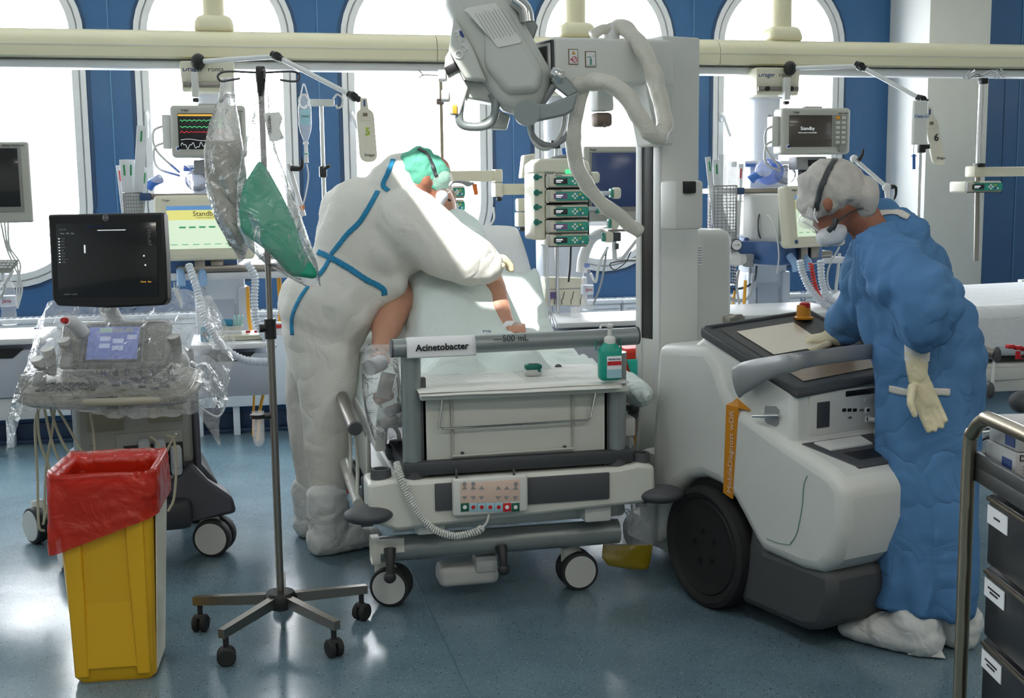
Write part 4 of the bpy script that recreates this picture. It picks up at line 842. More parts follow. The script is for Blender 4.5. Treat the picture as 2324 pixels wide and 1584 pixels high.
def gpost(p, n):
    k = max(0, min(1, (p.z-.80)/.2)); q = crumple(.012+.018*k, 5, .006+.012*k, 10, seed=2, stretch=(1, 1, .35), a3=.003, s3=24)(p, n)
    w = noise.noise_vector(p*4)*.06; d = noise.voronoi(V((p.x+w.x, p.y+w.y, (p.z+w.z)*.8))*9)[0]
    f = 1-2*abs(noise.noise(V((p.x*5.5+p.z*.5, p.y*5.5, p.z*.7)))); g = 1-2*abs(noise.noise(V((p.x*12-p.z*.8, p.y*12, p.z*1.2+4))))
    return q+n*(.034*k*(min(.4, d[1]-d[0])-.15)+(1-k)*(.030*f+.014*g-.02))
gown = b.build('gown', 'gown_blue', gp, w=True, voxel=.013, vs_smooth=5, post=gpost)
gb = bvh_of(gown)
for pts, w_, m_ in (([(1935, 512), (1975, 490), (2030, 482), (2062, 494)], .022, 'gown_cuff'), ([(2020, 882), (2060, 890), (2100, 888), (2155, 890)], .022, 'gown_cuff')):
    r_ = strip_on(gb, pts, w_); r_.v and r_.build('gown_tie', m_, gp, w=True, ang=180, solid=.002)
b = MB(); b.tube([at(2082, 780, 3.60), at(2081, 818, 3.60)], [.038, .036], n=20); b.build('gown_cuff', 'gown_cuff', gp, w=True)
# gloved hands
b = MB(); w0 = at(2080, 800, 3.60); w1 = at(2082, 850, 3.59); pe = at(2103, 915, 3.58); b.cap(w0, w1, .036, .030); b.cap(w1, pe, (.03, .024), (.04, .02), up=RT)
k = [(2082, 915), (2097, 922), (2112, 922), (2126, 914)]; e = [((2092, 940), (2100, 960), (2107, 977)), ((2108, 945), (2116, 962), (2121, 975)), ((2122, 942), (2131, 957), (2137, 968)), ((2133, 930), (2141, 944), (2145, 954))]
for (kx, ky), tr_ in zip(k, e):
    pts = [at(kx, ky, 3.575)]+[at(x, y, 3.57-.008*j) for j, (x, y) in enumerate(tr_)]
    for (a, c), ra in zip(zip(pts, pts[1:]), (.0115, .0105, .0095)): b.cap(a, c, ra, ra*.92, n=10)
b.cap(at(2070, 880, 3.56), at(2066, 915, 3.53), .014, .011); b.cap(at(2066, 915, 3.53), at(2076, 942, 3.52), .011, .009)
b.build('glove', 'glove_latex', gp, w=True, voxel=.0045, vs_smooth=1, post=crumple(.0015, 60))
b = MB(); w0 = at(1925, 758, 4.12); w1 = at(1885, 768, 4.14); pe = at(1850, 772, 4.15); b.cap(w0, w1, .036, .034); b.cap(w1, pe, (.024, .042), (.022, .045), up=ZH)
for i in range(4):
    dd = (i-1.5)*.021; s_ = V((0.02, 1, 0)).normalized()*dd
    pts = [at(1848, 768, 4.15)+s_, at(1828, 772, 4.15)+s_, at(1822, 786, 4.14)+s_*.95, at(1826, 795, 4.13)+s_*.9]
    for (a, c), ra in zip(zip(pts, pts[1:]), (.012, .011, .010)): b.cap(a, c, ra, ra*.92, n=10)
b.cap(at(1880, 780, 4.08), at(1855, 790, 4.06), .013, .012); b.cap(at(1855, 790, 4.06), at(1836, 796, 4.06), .011, .009)
b.build('glove', 'glove_latex', gp, w=True, voxel=.0055, vs_smooth=1, post=crumple(.002, 50))
# cap, straps, goggles, respirator
b = MB(); b.ball(at(1893, 425, 3.85), (.118, .105, .088), rot=Matrix.Rotation(.25, 3, 'Y')); b.ball(at(1945, 445, 3.85), (.055, .085, .075)); b.ball(at(1852, 450, 3.85), (.055, .085, .07)); b.ball(at(1880, 465, 3.80), (.035, .04, .03))
cap2 = b.build('bouffant_cap', 'cap_grey', gp, w=True, voxel=.008, vs_smooth=3, post=crumple(.018, 10, .008, 22, 5, (1, .5, 1), .003, 50))
cb = bvh_of(cap2); r_ = strip_on(cb, [(1895, 362), (1882, 385), (1866, 420), (1858, 450), (1852, 478)], .018); r_.v and r_.build('goggle_strap', 'dark_grey', gp, w=True, ang=180, solid=.002)
b = MB(); b.tube([at(1963, 470, 3.80), at(1935, 480, 3.76), at(1905, 500, 3.755), at(1893, 520, 3.78)], [(.010, .002)]*4, sp=5, n=8, up=FWD0); b.tube([at(1896, 496, 3.765), at(1892, 512, 3.76), at(1880, 524, 3.77)], (.009), n=8, sp=4); b.build('respirator_strap', 'dark_grey', gp, w=True)
b = MB(); b.cap(at(1890, 526, 3.84), at(1876, 538, 3.83), (.042, .05), (.032, .036)); b.ball(at(1893, 538, 3.84), (.032, .042, .028)); b.build('respirator', 'mask_white', gp, w=True, voxel=.006)
b = MB(); b.cap(at(1846, 478, 3.85), at(1832, 500, 3.85), (.022, .065), (.028, .06), up=RT); b.cap(at(1832, 500, 3.85), at(1853, 522, 3.85), (.016, .05), (.012, .04), up=RT); b.build('goggles', 'clear', gp, w=True)
b = MB()
for i in range(7): b.tube([at(1836+i*3.2, 470+i*1.3, 3.795), at(1830+i*3.2, 490+i*1.3, 3.79)], .0012, n=5)
b.tube([at(1824, 502, 3.79), at(1840, 512, 3.785), at(1856, 524, 3.79)], .003, n=6, sp=3); b.tube([at(1850, 468, 3.79), at(1848, 490, 3.78), at(1856, 505, 3.785)], .003, n=6, sp=3); b.build('goggle_frame', 'label_white', gp, w=True)
shoe(gp, fz(2095, 1482), fz(1930, 1448), .066, .105, 2, .9); shoe(gp, fz(2180, 1466), fz(2120, 1455), .06, .09, 8, .9)
b = MB(); b.prism([fz(2075, 1460)+V((0, 0, .08)), fz(2100, 1490)+V((0, 0, .09)), fz(2148, 1500)+V((0, 0, .006)), fz(2060, 1490)+V((0, 0, .004))], (.02, .05, 0)); b.build('shoe_cover_flap', 'shoe_cover', gp, w=True, bevel=.004)
# ================================================================== MOBILE X-RAY MACHINE
XO, XYAW = V((1.860, 3.951, 0)), -1.289
xm = thing('mobile_xray_machine', 'large grey mobile X-ray machine with black wheel and orange stripe beside the bed', 'X-ray machine', XO, XYAW)
XR = Matrix.Rotation(XYAW, 3, 'Z'); XRI = XR.transposed()
def xl_(p): return XRI @ (V(p)-XO)                       # world -> machine frame
def onside(px, py, y=-.3):                               # picture point on a plane of the machine, in its own frame
    d = XRI @ ray(px, py); c = xl_(CAM); return c+d*((y-c.y)/d.y)
def onfront(px, py, x=.402):
    d = XRI @ ray(px, py); c = xl_(CAM); return c+d*((x-c.x)/d.x)
def atx(px, py, D): return xl_(at(px, py, D))
arch = [(.245*cos(radians(a)), .215+.245*sin(radians(a))) for a in (35, 55, 75, 95, 115, 135, 155, 180)]
prof_l = [(-.33, .12), (-.335, .55), (-.30, .905), (-.01, .93), (.05, .88), (.10, .79), (.15, .745), (.40, .665), (.60, .61), (.66, .57), (.665, .45), (.63, .33), (.57, .275), (.48, .262), (.29, .272), (.255, .30)]
P = [(x, z) for x, z in prof_l]+arch
b = MB(); b.prism([V((x, -.3, z)) for x, z in P], (0, .6, 0)); body = b.build('body_shell', 'xray_side', xm, bevel=.04, ang=30); body.modifiers['b'].segments = 4
b = MB(); b.prism([V((x, -.24, z)) for x, z in [(-.28, .1), (-.28, .8), (.1, .7), (.5, .5), (.5, .3), (.3, .1)]], (0, .48, 0)); b.build('inner_core', 'dark_grey', xm)
b = MB(); b.prism([V((x, -.285, z)) for x, z in [(.16, .06), (.22, .37), (.30, .285), (.60, .285), (.61, .2), (.56, .085), (.48, .06)]], (0, .57, 0)); b.build('lower_skirt', 'xray_dark', xm, bevel=.03)
b = MB(); b.prism([V((x, -.275, z)) for x, z in [(-.30, .80), (-.06, .955), (.0, .95), (.405, .825), (.41, .66), (.38, .62), (.0, .7)]], (0, .55, 0)); b.build('console_body', 'xray_grey', xm, bevel=.022, ang=30)
# wheels
R90 = Matrix.Rotation(radians(90), 3, 'X')
for s in (-1, 1):
    b = MB(); b.lathe([(.01, .0), (.05, .004), (.11, .0), (.15, .006), (.165, .012), (.17, .006), (.178, .014), (.195, .02), (.212, .012), (.216, -.01), (.216, -.035), (.205, -.05), (.01, -.05)], (0, s*.30, .216), n=64, rot=Matrix.Rotation(radians(90 if s < 0 else -90), 3, 'X')); w_ = b.build('drive_wheel', 'rubber', xm)
    for i in range(5):
        a = 2*pi*i/5+.5; b = MB(); c = V((.058*cos(a), s*.303, .216+.058*sin(a))); b.cyl(c, c+V((0, s*.004, 0)), .010, n=14); b.build('wheel_bolt', 'black', w_)
b = MB(); b.box((-.45, 0, .12), (.5, .34, .12), .03); b.box((-.50, -.12, .30), (.18, .12, .30), .03); b.build('rear_base', 'xray_side', xm)
b = MB(); b.lathe([(.01, -.02), (.07, -.02), (.075, 0), (.07, .02), (.01, .02)], (-.68, -.12, .075), rot=R90, n=30); b.build('rear_castor', 'rubber', xm)
b = MB(); b.lathe([(.01, -.02), (.07, -.02), (.075, 0), (.07, .02), (.01, .02)], (-.68, .12, .075), rot=R90, n=30); b.build('rear_castor', 'rubber', xm)
# orange stripe with name
o_ = MB()
o_.prism([onside(1648, 921, -.3028), onside(1675, 926, -.3028), onside(1661, 1132, -.3028), onside(1641, 1118, -.3028)], (0, .006, 0)); o_.prism([onside(1648, 921, -.3028), onside(1675, 926, -.3028), V((.21, -.27, .728)), V((.13, -.27, .762))], (0, 0, .004)); st = o_.build('orange_stripe', 'xray_orange', xm)
sc_ = (onside(1661, 930, -.305)+onside(1652, 1120, -.305))/2+V((.004, 0, 0))
text('model_lettering', 'MobileDiagnost wDR', .033, 'panel_pink', st, sc_, ZH+V((.03, 0, 0)), V((-1, 0, 0)), w=False)
# green scuff marks
mat('scuff', '#5f8f84', .6)
b = MB(); b.tube([onfront(x, y, .667) for x, y in ((1840, 1072), (1826, 1085), (1822, 1120), (1815, 1180), (1806, 1215), (1793, 1238))], [(.0012, .004), (.001, .003), (.0015, .005)], n=5); b.build('scuff_mark', 'scuff', body) if False else None
b = MB(); b.tube([onside(x, y, -.302) for x, y in ((1832, 1080), (1824, 1100), (1820, 1150), (1808, 1210), (1792, 1236))], .0014, n=5, sp=4); b.tube([onside(1740, 1222, -.302), onside(1765, 1232, -.302), onside(1790, 1236, -.302)], .001, n=5, sp=4); b.build('scuff_mark', 'scuff', body)
# side recess with plug
b = MB(); b.prism([onside(x, y, -.278) for x, y in ((1737, 921), (1760, 922), (1767, 930), (1766, 962), (1760, 968), (1741, 962), (1735, 955), (1735, 926))], (0, .004, 0)); rc = b.build('cable_recess', 'mid_grey', xm)
b = MB(); b.tube([onside(1768, 943, -.285), onside(1735, 944, -.30), onside(1708, 944, -.31)], [.006, .007, .005], n=8); b.build('plug', 'bright_steel', rc)
# tilted display deck
def dk(x, y, up=0.): return V((x, y, .985-.3*(x+.05)+.06*(y+.28)+up))
b = MB(); b.hexa([dk(-.06, -.285, -.035), dk(.24, -.285, -.035), dk(.24, .22, -.035), dk(-.06, .22, -.035), dk(-.06, -.285, 0), dk(.24, -.285, 0), dk(.24, .22, 0), dk(-.06, .22, 0)]); fr = b.build('display_frame', 'xray_dark', xm, bevel=.008)
b = MB()
for a, c in ((dk(-.045, -.27), dk(-.045, .205)), (dk(-.045, -.27), dk(.24, -.27)), (dk(-.045, .205), dk(.24, .205))): b.tube([a, c], .009, n=8)
b.build('frame_rim', 'dark_grey', fr)
b = MB(); b.add([dk(-.015, -.235, .002), dk(.225, -.235, .002), dk(.225, .08, .002), dk(.05, .16, .002), dk(-.015, .10, .002)], [[0, 1, 2, 3, 4]]); b.build('display_bezel', 'black', fr)
b = MB(); b.add([dk(.02, -.19, .004), dk(.215, -.19, .004), dk(.215, .05, .004), dk(.02, .07, .004)], [[0, 1, 2, 3]]); b.build('touch_screen', mat('touch_beige', '#cfc4ae', .3, coat=.4), fr)
b = MB(); b.hexa([dk(.235, -.275, -.05), dk(.42, -.275, -.045), dk(.42, .28, -.045), dk(.235, .28, -.05), dk(.235, -.275, -.02), dk(.41, -.275, -.02), dk(.41, .28, -.02), dk(.235, .28, -.02)]); b.build('keyboard_lid', 'xray_dark', xm, bevel=.012)
b = MB(); b.add([dk(.255, -.2, -.017), dk(.37, -.2, -.017), dk(.37, .27, -.017), dk(.255, .27, -.017)], [[0, 1, 2, 3]]); b.build('lid_panel', mat('lid_brown', '#8a7866', .35), xm)
# emergency stop
es = dk(.0, .135, 0); b = MB(); b.lathe([(.034, 0), (.036, .006), (.026, .012), (.024, .05), (.020, .052)], es, n=24); e_ = b.build('stop_collar', 'xray_orange', xm)
b = MB(); b.lathe([(.014, .02), (.019, .045), (.019, .058), (.012, .062)], es+V((.006, 0, 0)), n=22); b.build('stop_button', 'red', e_)
b = MB(); c = atx(1665, 725, 4.5); b.box(c, (.05, .075, .03), .008); b.box(c+V((0, .01, .014)), (.04, .04, .012), .005); b.build('remote_cradle', 'brushed', xm)
# curved handle around the console
hp = [onside(1672, 868, -.315), onside(1690, 856, -.325), onside(1735, 838, -.33), onside(1800, 822, -.33)]
hp += [onfront(1850, 813, .47), onfront(1920, 803, .49), onfront(2000, 796, .49), V((.47, .26, hp[-1].z)), V((.38, .33, .92)), V((.25, .335, .88)), V((.12, .33, .80))]
b = MB(); b.tube(hp, [(.055, .014), (.05, .014), (.035, .012), (.027, .011), (.025, .011), (.025, .011), (.025, .011), (.026, .016), (.028, .016), (.04, .018)], n=16, sp=6, up=(0, 0, 1)); b.build('push_handle', 'xray_handle', xm)
# front panel details
def fpan(nm, m, x0, y0, x1, y1, par, x=.4095, d=.004):
    a, c, e, f = onfront(x0, y0, x), onfront(x1, y0, x), onfront(x1, y1, x), onfront(x0, y1, x); z0, z1 = (a.z+c.z)/2, (e.z+f.z)/2
    b = MB(); b.box((x, (a.y+c.y)/2, (z0+z1)/2), (d, abs(c.y-a.y), abs(z0-z1)), .001); return b.build(nm, m, par)
pn = fpan('port_panel', 'device_white', 1838, 880, 2040, 975, xm)
fpan('drive_slot', 'black', 1920, 884, 1984, 896, pn, .4125); fpan('vent_grille', 'dark_grey', 1855, 912, 1883, 970, pn, .4125); fpan('port_label', 'button_light', 1962, 903, 1980, 912, pn, .4125)
for x in (1916, 1928, 1940): fpan('usb_port', 'black', x-4, 927, x+4, 934, pn, .4125)
for y in (924, 944): fpan('network_port', 'label_white', 1964, y, 1976, y+13, pn, .4125); fpan('network_socket', 'black', 1967, y+3, 1973, y+10, pn, .414)
b = MB(); c = onfront(1972, 952, .42); b.tube([c, c+V((.04, .02, 0)), c+V((.045, .05, -.02)), c+V((.02, .09, .0))], .009, sp=4); b.build('network_plug', 'light_grey', pn)
text('port_text', 'ETH', .010, 'ink', pn, onfront(1956, 931, .413), V((0, 1, 0)), ZH, w=False); text('port_text', 'USB', .009, 'ink', pn, onfront(1929, 948, .413), V((0, 1, 0)), ZH, w=False)
def sl(x, y, up=0): return V((x, y, .665-.275*(x-.4)+up))
b = MB(); b.hexa([sl(.43, -.26, -.01), sl(.61, -.19, -.01), sl(.61, .2, -.01), sl(.43, .26, -.01), sl(.43, -.26, .004), sl(.61, -.19, .004), sl(.61, .2, .004), sl(.43, .26, .004)]); tr_ = b.build('tray', 'xray_dark', xm, bevel=.004)
b = MB(); b.hexa([sl(.445, -.22, .004), sl(.50, -.2, .004), sl(.50, -.02, .004), sl(.445, -.02, .004), sl(.445, -.22, .009), sl(.50, -.2, .009), sl(.50, -.02, .009), sl(.445, -.02, .009)]); b.build('tray_lid', 'device_white', tr_)
b = MB(); b.lathe([(.02, 0), (.021, .022), (.017, .034)], sl(.455, .06, .004), n=24); b.build('joystick_cap', 'light_grey', tr_)
b = MB(); b.hexa([sl(.525, -.17, .003), sl(.575, -.15, .003), sl(.575, .18, .003), sl(.525, .18, .003), sl(.525, -.17, .0055), sl(.575, -.15, .0055), sl(.575, .18, .0055), sl(.525, .18, .0055)]); b.build('tray_pocket', 'black', tr_)
# column
CX = -.64
b = MB(); b.box((CX, 0, 1.07), (.17, .18, 1.95), .008); col_ = b.build('column', 'xray_grey', xm)
b = MB(); b.box((CX-.01, -.0915, 1.35), (.075, .004, .95), .001); b.build('column_slot', 'black', col_)
b = MB(); b.box((CX-.06, -.094, 1.3), (.035, .01, 1.3), .002); b.box((CX+.06, -.094, 1.3), (.04, .01, 1.3), .002); b.build('column_rail', 'white_paint', col_)
b = MB(); p = atx(1547, 465, 4.55); b.box(p, (.10, .13, .18), .012); hb = b.build('detector_pocket', 'device_white', xm); b = MB(); p2 = atx(1563, 425, 4.5); b.box(p2, (.03, .05, .045), .005); b.build('pocket_device', 'black', hb)
b = MB(); p = atx(1580, 640, 5.05); b.box(V((p.x, p.y, .68)), (.24, .22, 1.24), .05, seg=4); rb = b.build('rear_cabinet', 'xray_side', xm)
b = MB(); q = atx(1582, 580, 4.86); b.box(q, (.002, .055, .075)); pl = b.build('rating_plate', 'label_white', rb)
b = MB()
for i in range(7): b.box(q+V((.002, 0, .03-i*.01)), (.001, .045, .0015))
b.build('plate_print', 'ink', pl)
# arm, carriage, covers
aR, aL = atx(1502, 146, 4.72), atx(1236, 142, 4.50); ad = (aR-aL); L_ = ad.length; RA = basis(ad, z=(0, 0, 1)); am = (aR+aL)/2
b = MB(); b.box(am, (L_, .17, .165), .016, rot=RA, seg=3); arm = b.build('horizontal_arm', 'xray_grey', xm)
for k, s_ in enumerate((.9, .78, .66)):
    b = MB(); b.box(aL-RA@V((.004+.006*k, 0, 0)), (.012, .17*s_, .165*s_), .006, rot=RA); b.build('telescope_section', ['dark_grey', 'xray_grey', 'dark_grey'][k], arm)
b = MB(); b.prism([aR+RA@V((x, -.088, z)) for x, z in ((-.13, -.07), (.0, -.07), (-.01, -.31), (-.075, -.31))], RA@V((0, .16, 0))); b.build('carriage', 'xray_side', xm, bevel=.01)
def stick(px0, py0, px1, py1, nm):
    a, c = atx(px0, py0, 4.45), atx(px1, py1, 4.45); f = lambda p: RA @ V(((RA.transposed() @ (p-am)).x, -.0865, (RA.transposed() @ (p-am)).z))+am
    a, c = f(a), f(c); m_ = (a+c)/2; w_, h_ = abs((RA.transposed()@(c-a)).x), abs(c.z-a.z)
    b = MB(); b.box(m_, (w_, .002, h_), rot=RA); s = b.build(nm, 'bar_sticker', arm)
    b = MB(); b.box(m_-RA@V((0, .0012, 0)), (w_*.86, .002, h_*.9), rot=RA); b.build('sticker_face', 'label_white', s); return s, m_, w_, h_
mat('bar_sticker', '#6b5a30', .5); mat('warn_yellow', '#c99a2e', .5)
s1, m1, w1_, h1 = stick(1288, 111, 1316, 146, 'warning_label'); n_ = RA@V((0, -.0028, 0))
b = MB(); u_, z_ = RA@V((1, 0, 0)), V((0, 0, 1)); c = m1+n_+z_*h1*.25; b.prism([c-u_*.008-z_*.006, c+u_*.008-z_*.006, c+z_*.008], n_*.1); b.build('warning_triangle', 'warn_yellow', s1)
b = MB(); c = m1+n_-z_*h1*.18+u_*.004; b.ring(c, .010, .0012, u_, z_); b.box(c-u_*.012, (.008, .001, .006), rot=RA); b.box(c, (.002, .001, .02), rot=RA@Matrix.Rotation(.7, 3, 'Y')); b.build('prohibition_sign', 'red', s1)
s2, m2, w2_, h2 = stick(1336, 114, 1368, 150, 'warning_label'); b = MB(); c = m2+n_-z_*h2*.15; b.box(c, (.008, .001, .022), rot=RA); b.box(c+z_*.016-u_*.006, (.018, .001, .003), rot=RA); b.box(c-z_*.013, (.034, .001, .0015), rot=RA); b.build('locking_drawing', 'scuff', s2)
b = MB(); c = m2+n_+z_*h2*.22+u_*w2_*.28; b.prism([c-u_*.005-z_*.004, c+u_*.005-z_*.004, c+z_*.006], n_*.1); b.build('warning_triangle', 'button_light', s2)
b = MB(); b.box(atx(1365, 220, 4.75), (.075, .07, .11), .01, rot=RA); lp = b.build('docking_arm', 'xray_grey', xm); b = MB(); b.box(atx(1365, 272, 4.75), (.072, .06, .055), .014, rot=RA); b.cyl(atx(1372, 285, 4.70), atx(1372, 285, 4.68), .008, n=12); b.build('docking_latch', mat('bronze', '#7d6f66', .4, .5), lp)
# tube head: tilted housing with collimator
HD = 4.32
def sil(pts, D, dep, nm, m, par, bev, seg=4):
    q = [atx(x, y, D) for x, y in pts]; d = XRI @ FWD0*dep; b = MB(); b.prism(q, d); o = b.build(nm, m, par, bevel=bev, ang=30); o.modifiers['b'].segments = seg; return o
hd = sil([(1012, -70), (1008, 10), (1030, 62), (1085, 170), (1112, 215), (1140, 245), (1168, 254), (1205, 252), (1236, 238), (1252, 188), (1246, 148), (1215, 92), (1165, 2), (1130, -70)], HD, .25, 'tube_head', 'head_grey', xm, .05, 6)
sil([(1030, 34), (1072, 106), (1090, 150), (1105, 184), (1056, 180), (1018, 112)], HD-.035, .16, 'end_housing', 'head_grey', hd, .012)
sil([(1100, 20), (1150, 15), (1235, 160), (1225, 210), (1150, 215), (1098, 150)], HD-.03, .1, 'tube_bulge', 'head_grey', hd, .028, 5)
sil([(1052, 24), (1060, 28), (1130, 108), (1180, 98), (1184, 92), (1124, 6), (1060, 18)], HD-.034, .003, 'notice_sheet', 'paper', hd, .0008, 1)
nq = [atx(1060+t*8, 28+t*8, HD-.04) for t in range(8)]
b = MB(); ud = (atx(1115, 95, HD-.037)-atx(1070, 22, HD-.037)).normalized(); vd = (atx(1150, 85, HD-.037)-atx(1110, 95, HD-.037)).normalized()
o0 = atx(1076, 26, HD-.037)
for i in range(9): b.box(o0+vd*(.011*i)+ud*(.062), (.11-.008*(i % 3), .0012, .0016), rot=basis(ud, y=XRI@FWD0))
b.build('notice_print', 'mid_grey', hd)
lf = atx(1046, 92, HD-.04)
ld = (atx(1062, 112, HD-.04)-atx(1036, 62, HD-.04)).normalized()
text('maker_lettering', 'PHILIPS', .024, 'label_white', hd, lf, ld, -(ld.cross(XRI@FWD0)) if (ld.cross(XRI@FWD0)).z < 0 else ld.cross(XRI@FWD0), w=False, bold=.0006)
b = MB(); b.box(atx(1048, 80, HD-.04)+V((0, 0, .004)), (.024, .002, .010), rot=basis(ld, y=XRI@FWD0)); b.build('logo_patch', 'ink_blue', hd)
b = MB(); b.ring(atx(1042, 124, HD-.037), .013, .003, XRI@RT, V((0, 0, 1))); b.build('aim_mark', 'label_white', hd)
co = sil([(1020, 112), (1054, 182), (1064, 196), (1044, 262), (1020, 260), (1006, 185), (1010, 130)], HD+.02, .18, 'collimator', 'head_grey', xm, .006, 2)
b = MB(); b.box(atx(1026, 155, HD+.012), (.03, .004, .05), .002, rot=basis(ld, y=XRI@FWD0)); b.build('collimator_window', 'black', co)
b = MB(); b.box(atx(1032, 248, HD+.014), (.016, .003, .03), .001, rot=basis(XRI@RT, z=(0, 0, 1))); b.build('laser_label', 'warn_yellow', co)
for px, py in ((1006, 172), (1013, 218)): b = MB(); c = atx(px+6, py, HD+.03); d = XRI@RT; b.cyl(c, c-d*.026, .021, n=26); b.build('collimator_knob', 'label_white', co)
sil([(1050, 180), (1105, 186), (1130, 222), (1118, 234), (1055, 222)], HD+.04, .16, 'lower_block', 'head_grey', xm, .008, 2); sil([(1075, 285), (1130, 250), (1158, 262), (1150, 293), (1115, 292)], HD+.12, .1, 'lower_block', 'head_grey', xm, .006, 2)
b = MB(); b.tube([atx(x, y, HD+.04) for x, y in ((1052, 200), (1045, 230), (1042, 268), (1052, 284), (1080, 288), (1108, 282), (1122, 262), (1124, 230), (1116, 212))], .016, n=14, sp=5); b.build('steering_handle', 'bed_grey', xm)
# fork bracket with pivot
sil([(1176, 258), (1184, 240), (1200, 234), (1245, 236), (1290, 218), (1313, 207), (1303, 250), (1284, 262), (1215, 277), (1190, 274)], HD-.05, .03, 'fork_arm', 'bed_grey', xm, .008)
sil([(1262, 160), (1290, 178), (1313, 207), (1290, 222), (1262, 200), (1250, 180)], HD-.02, .14, 'fork_back', 'bed_grey', xm, .006, 2)
sil([(1166, 0), (1192, 14), (1222, 60), (1210, 92), (1196, 84)], HD+.14, .05, 'fork_back', 'bed_grey', xm, .006, 2)
b = MB(); b.tube([atx(1166, 0, HD+.02), atx(1190, 20, HD+.02), atx(1196, 50, HD+.02)], .026, n=16, sp=4); b.build('gland_wrap', 'bright_steel', xm)
b = MB(); c = atx(1196, 256, HD-.055); n2 = XRI@FWD0; b.cyl(c, c+n2*.03, .045, n=30); b.build('pivot_cap', 'bed_grey', xm)
b = MB(); b.tube([atx(1255, 165, HD+.0), atx(1268, 170, HD-.01), atx(1270, 188, HD-.01)], [.02, .024, .016], n=16, sp=3); b.build('gland_wrap', 'bright_steel', xm)
b = MB(); b.tube([atx(x, y, HD+dd) for x, y, dd in ((1262, 190, 0), (1245, 215, .02), (1225, 245, .05), (1205, 285, .1), (1215, 315, .1), (1250, 330, .1), (1285, 310, .1), (1300, 270, .1), (1300, 240, .1))], .0105, n=10, sp=6); b.build('head_cable', 'mid_grey', xm)
b = MB(); pts = [(1200, 262, .06), (1203, 300, .1), (1218, 330, .1), (1240, 338, .1), (1262, 322, .1), (1278, 290, .1), (1282, 255, .1)]; b.tube([atx(x, y, HD+d_) for x, y, d_ in pts], .0075, n=10, sp=6); b.build('head_cable', 'light_grey', xm)
# cable hoses in fabric sleeve
def hose(pts, r, nm='sleeved_hose', m='film_sleeve', a=.006):
    P = spline([atx(*p) for p in pts], 14); rr = [r*(1+.03*sin(i*.5)+.10*noise.noise(V((i*.18, 2, r*99)))) for i in range(len(P))]
    b = MB(); b.tube(P, rr, n=18); o = b.build(nm, m, xm, ang=180)
    for v in o.data.vertices: v.co += V((noise.noise(v.co*14), noise.noise(v.co*14+V((5, 0, 0))), noise.noise(v.co*14+V((0, 7, 0)))))*a
    return o
cloth('sleeve_plastic', '#e3e1d6', bscale=18, bump=.3, rough=.3, trl=.15)
hose([(1308, 196, 4.42), (1345, 186, 4.38), (1385, 190, 4.36), (1425, 222, 4.35), (1455, 270, 4.35), (1478, 305, 4.36), (1498, 312, 4.40)], .031, m='sleeve_plastic'); hose([(1492, 312, 4.42), (1508, 285, 4.46), (1498, 220, 4.48), (1478, 150, 4.50), (1450, 95, 4.55), (1415, 62, 4.62), (1385, 68, 4.66)], .030, m='sleeve_plastic', a=.010)
hose([(1322, 190, 4.44), (1312, 250, 4.42), (1300, 310, 4.42), (1308, 370, 4.44), (1340, 430, 4.48), (1390, 480, 4.54), (1452, 525, 4.62)], .027, m='sleeve_plastic', a=.008); hose([(1345, 80, 4.6), (1368, 66, 4.62), (1388, 66, 4.64)], .020, m='sleeve_plastic')
b = MB(); b.tube([atx(1388, 90, 4.64), atx(1388, 55, 4.64)], [.032, .026], n=20); b.build('hose_gland', 'white_paint', xm)
# ================================================================== ULTRASOUND MACHINE
um_f = at(308, 1000, 4.72); UY = .125; un = V((sin(UY), -cos(UY), 0)); uo = um_f-un*.30; uo.z = 0
us = thing('ultrasound_machine', 'wheeled ultrasound machine with black monitor and plastic-covered keyboard', 'ultrasound machine', uo, UY)
UR = Matrix.Rotation(UY, 3, 'Z'); URI = UR.transposed()
def ul(p): return URI @ (V(p)-uo)
def onu(px, py, y=-.302):
    d = URI @ ray(px, py); c = ul(CAM); return c+d*((y-c.y)/d.y)
mat('us_body', '#a5a5a0', .45, bump=.04, bscale=300); mat('us_dark', '#35373d', .5); mat('us_beige', '#8f8c7b', .45); mat('us_side', '#c3c6cb', .4); mat('us_purple', '#4b4c56', .45)
b = MB(); b.prism([V((-.225, y, z)) for y, z in ((-.30, .40), (-.30, .80), (-.26, .83), (.22, .85), (.26, .80), (.28, .38), (.2, .30), (-.24, .34))], (.45, 0, 0)); ub = b.build('cabinet', 'us_body', us, bevel=.02, ang=30)
b = MB(); b.box((-.226, -.0, .60), (.012, .48, .44), .005); b.build('side_panel', 'us_side', ub)
b = MB(); b.lathe([(.001, 0), (.052, 0), (.052, .003), (.045, .004)], (-.232, -.02, .60), rot=Matrix.Rotation(-pi/2, 3, 'Y'), n=32); lg = b.build('maker_badge', 'us_dark', ub)
text('monogram', 'GE', .05, 'label_white', lg, (-.2375, -.02, .60), V((0, -1, 0)), ZH, w=False)
b = MB(); b.prism([V((.225, y, z)) for y, z in ((-.32, .33), (-.30, .70), (-.2, .84), (.26, .8), (.28, .33))], (.025, 0, 0)); b.build('corner_trim', 'us_purple', ub, bevel=.008)
for x0, y0, x1, y1 in ((195, 933, 281, 977), (336, 895, 414, 926), (336, 925, 414, 955)):
    a, c = onu(x0, y0), onu(x1, y1); b = MB(); b.box(((a.x+c.x)/2, -.303, (a.z+c.z)/2), (c.x-a.x, .012, a.z-c.z-.004), .003); b.build('media_drive', 'us_beige', ub)
a, c = onu(262, 985), onu(420, 1085); b = MB(); b.box(((a.x+c.x)/2, -.30, (a.z+c.z)/2), (c.x-a.x, .01, a.z-c.z), .006); pb = b.build('probe_panel', 'us_body', ub)
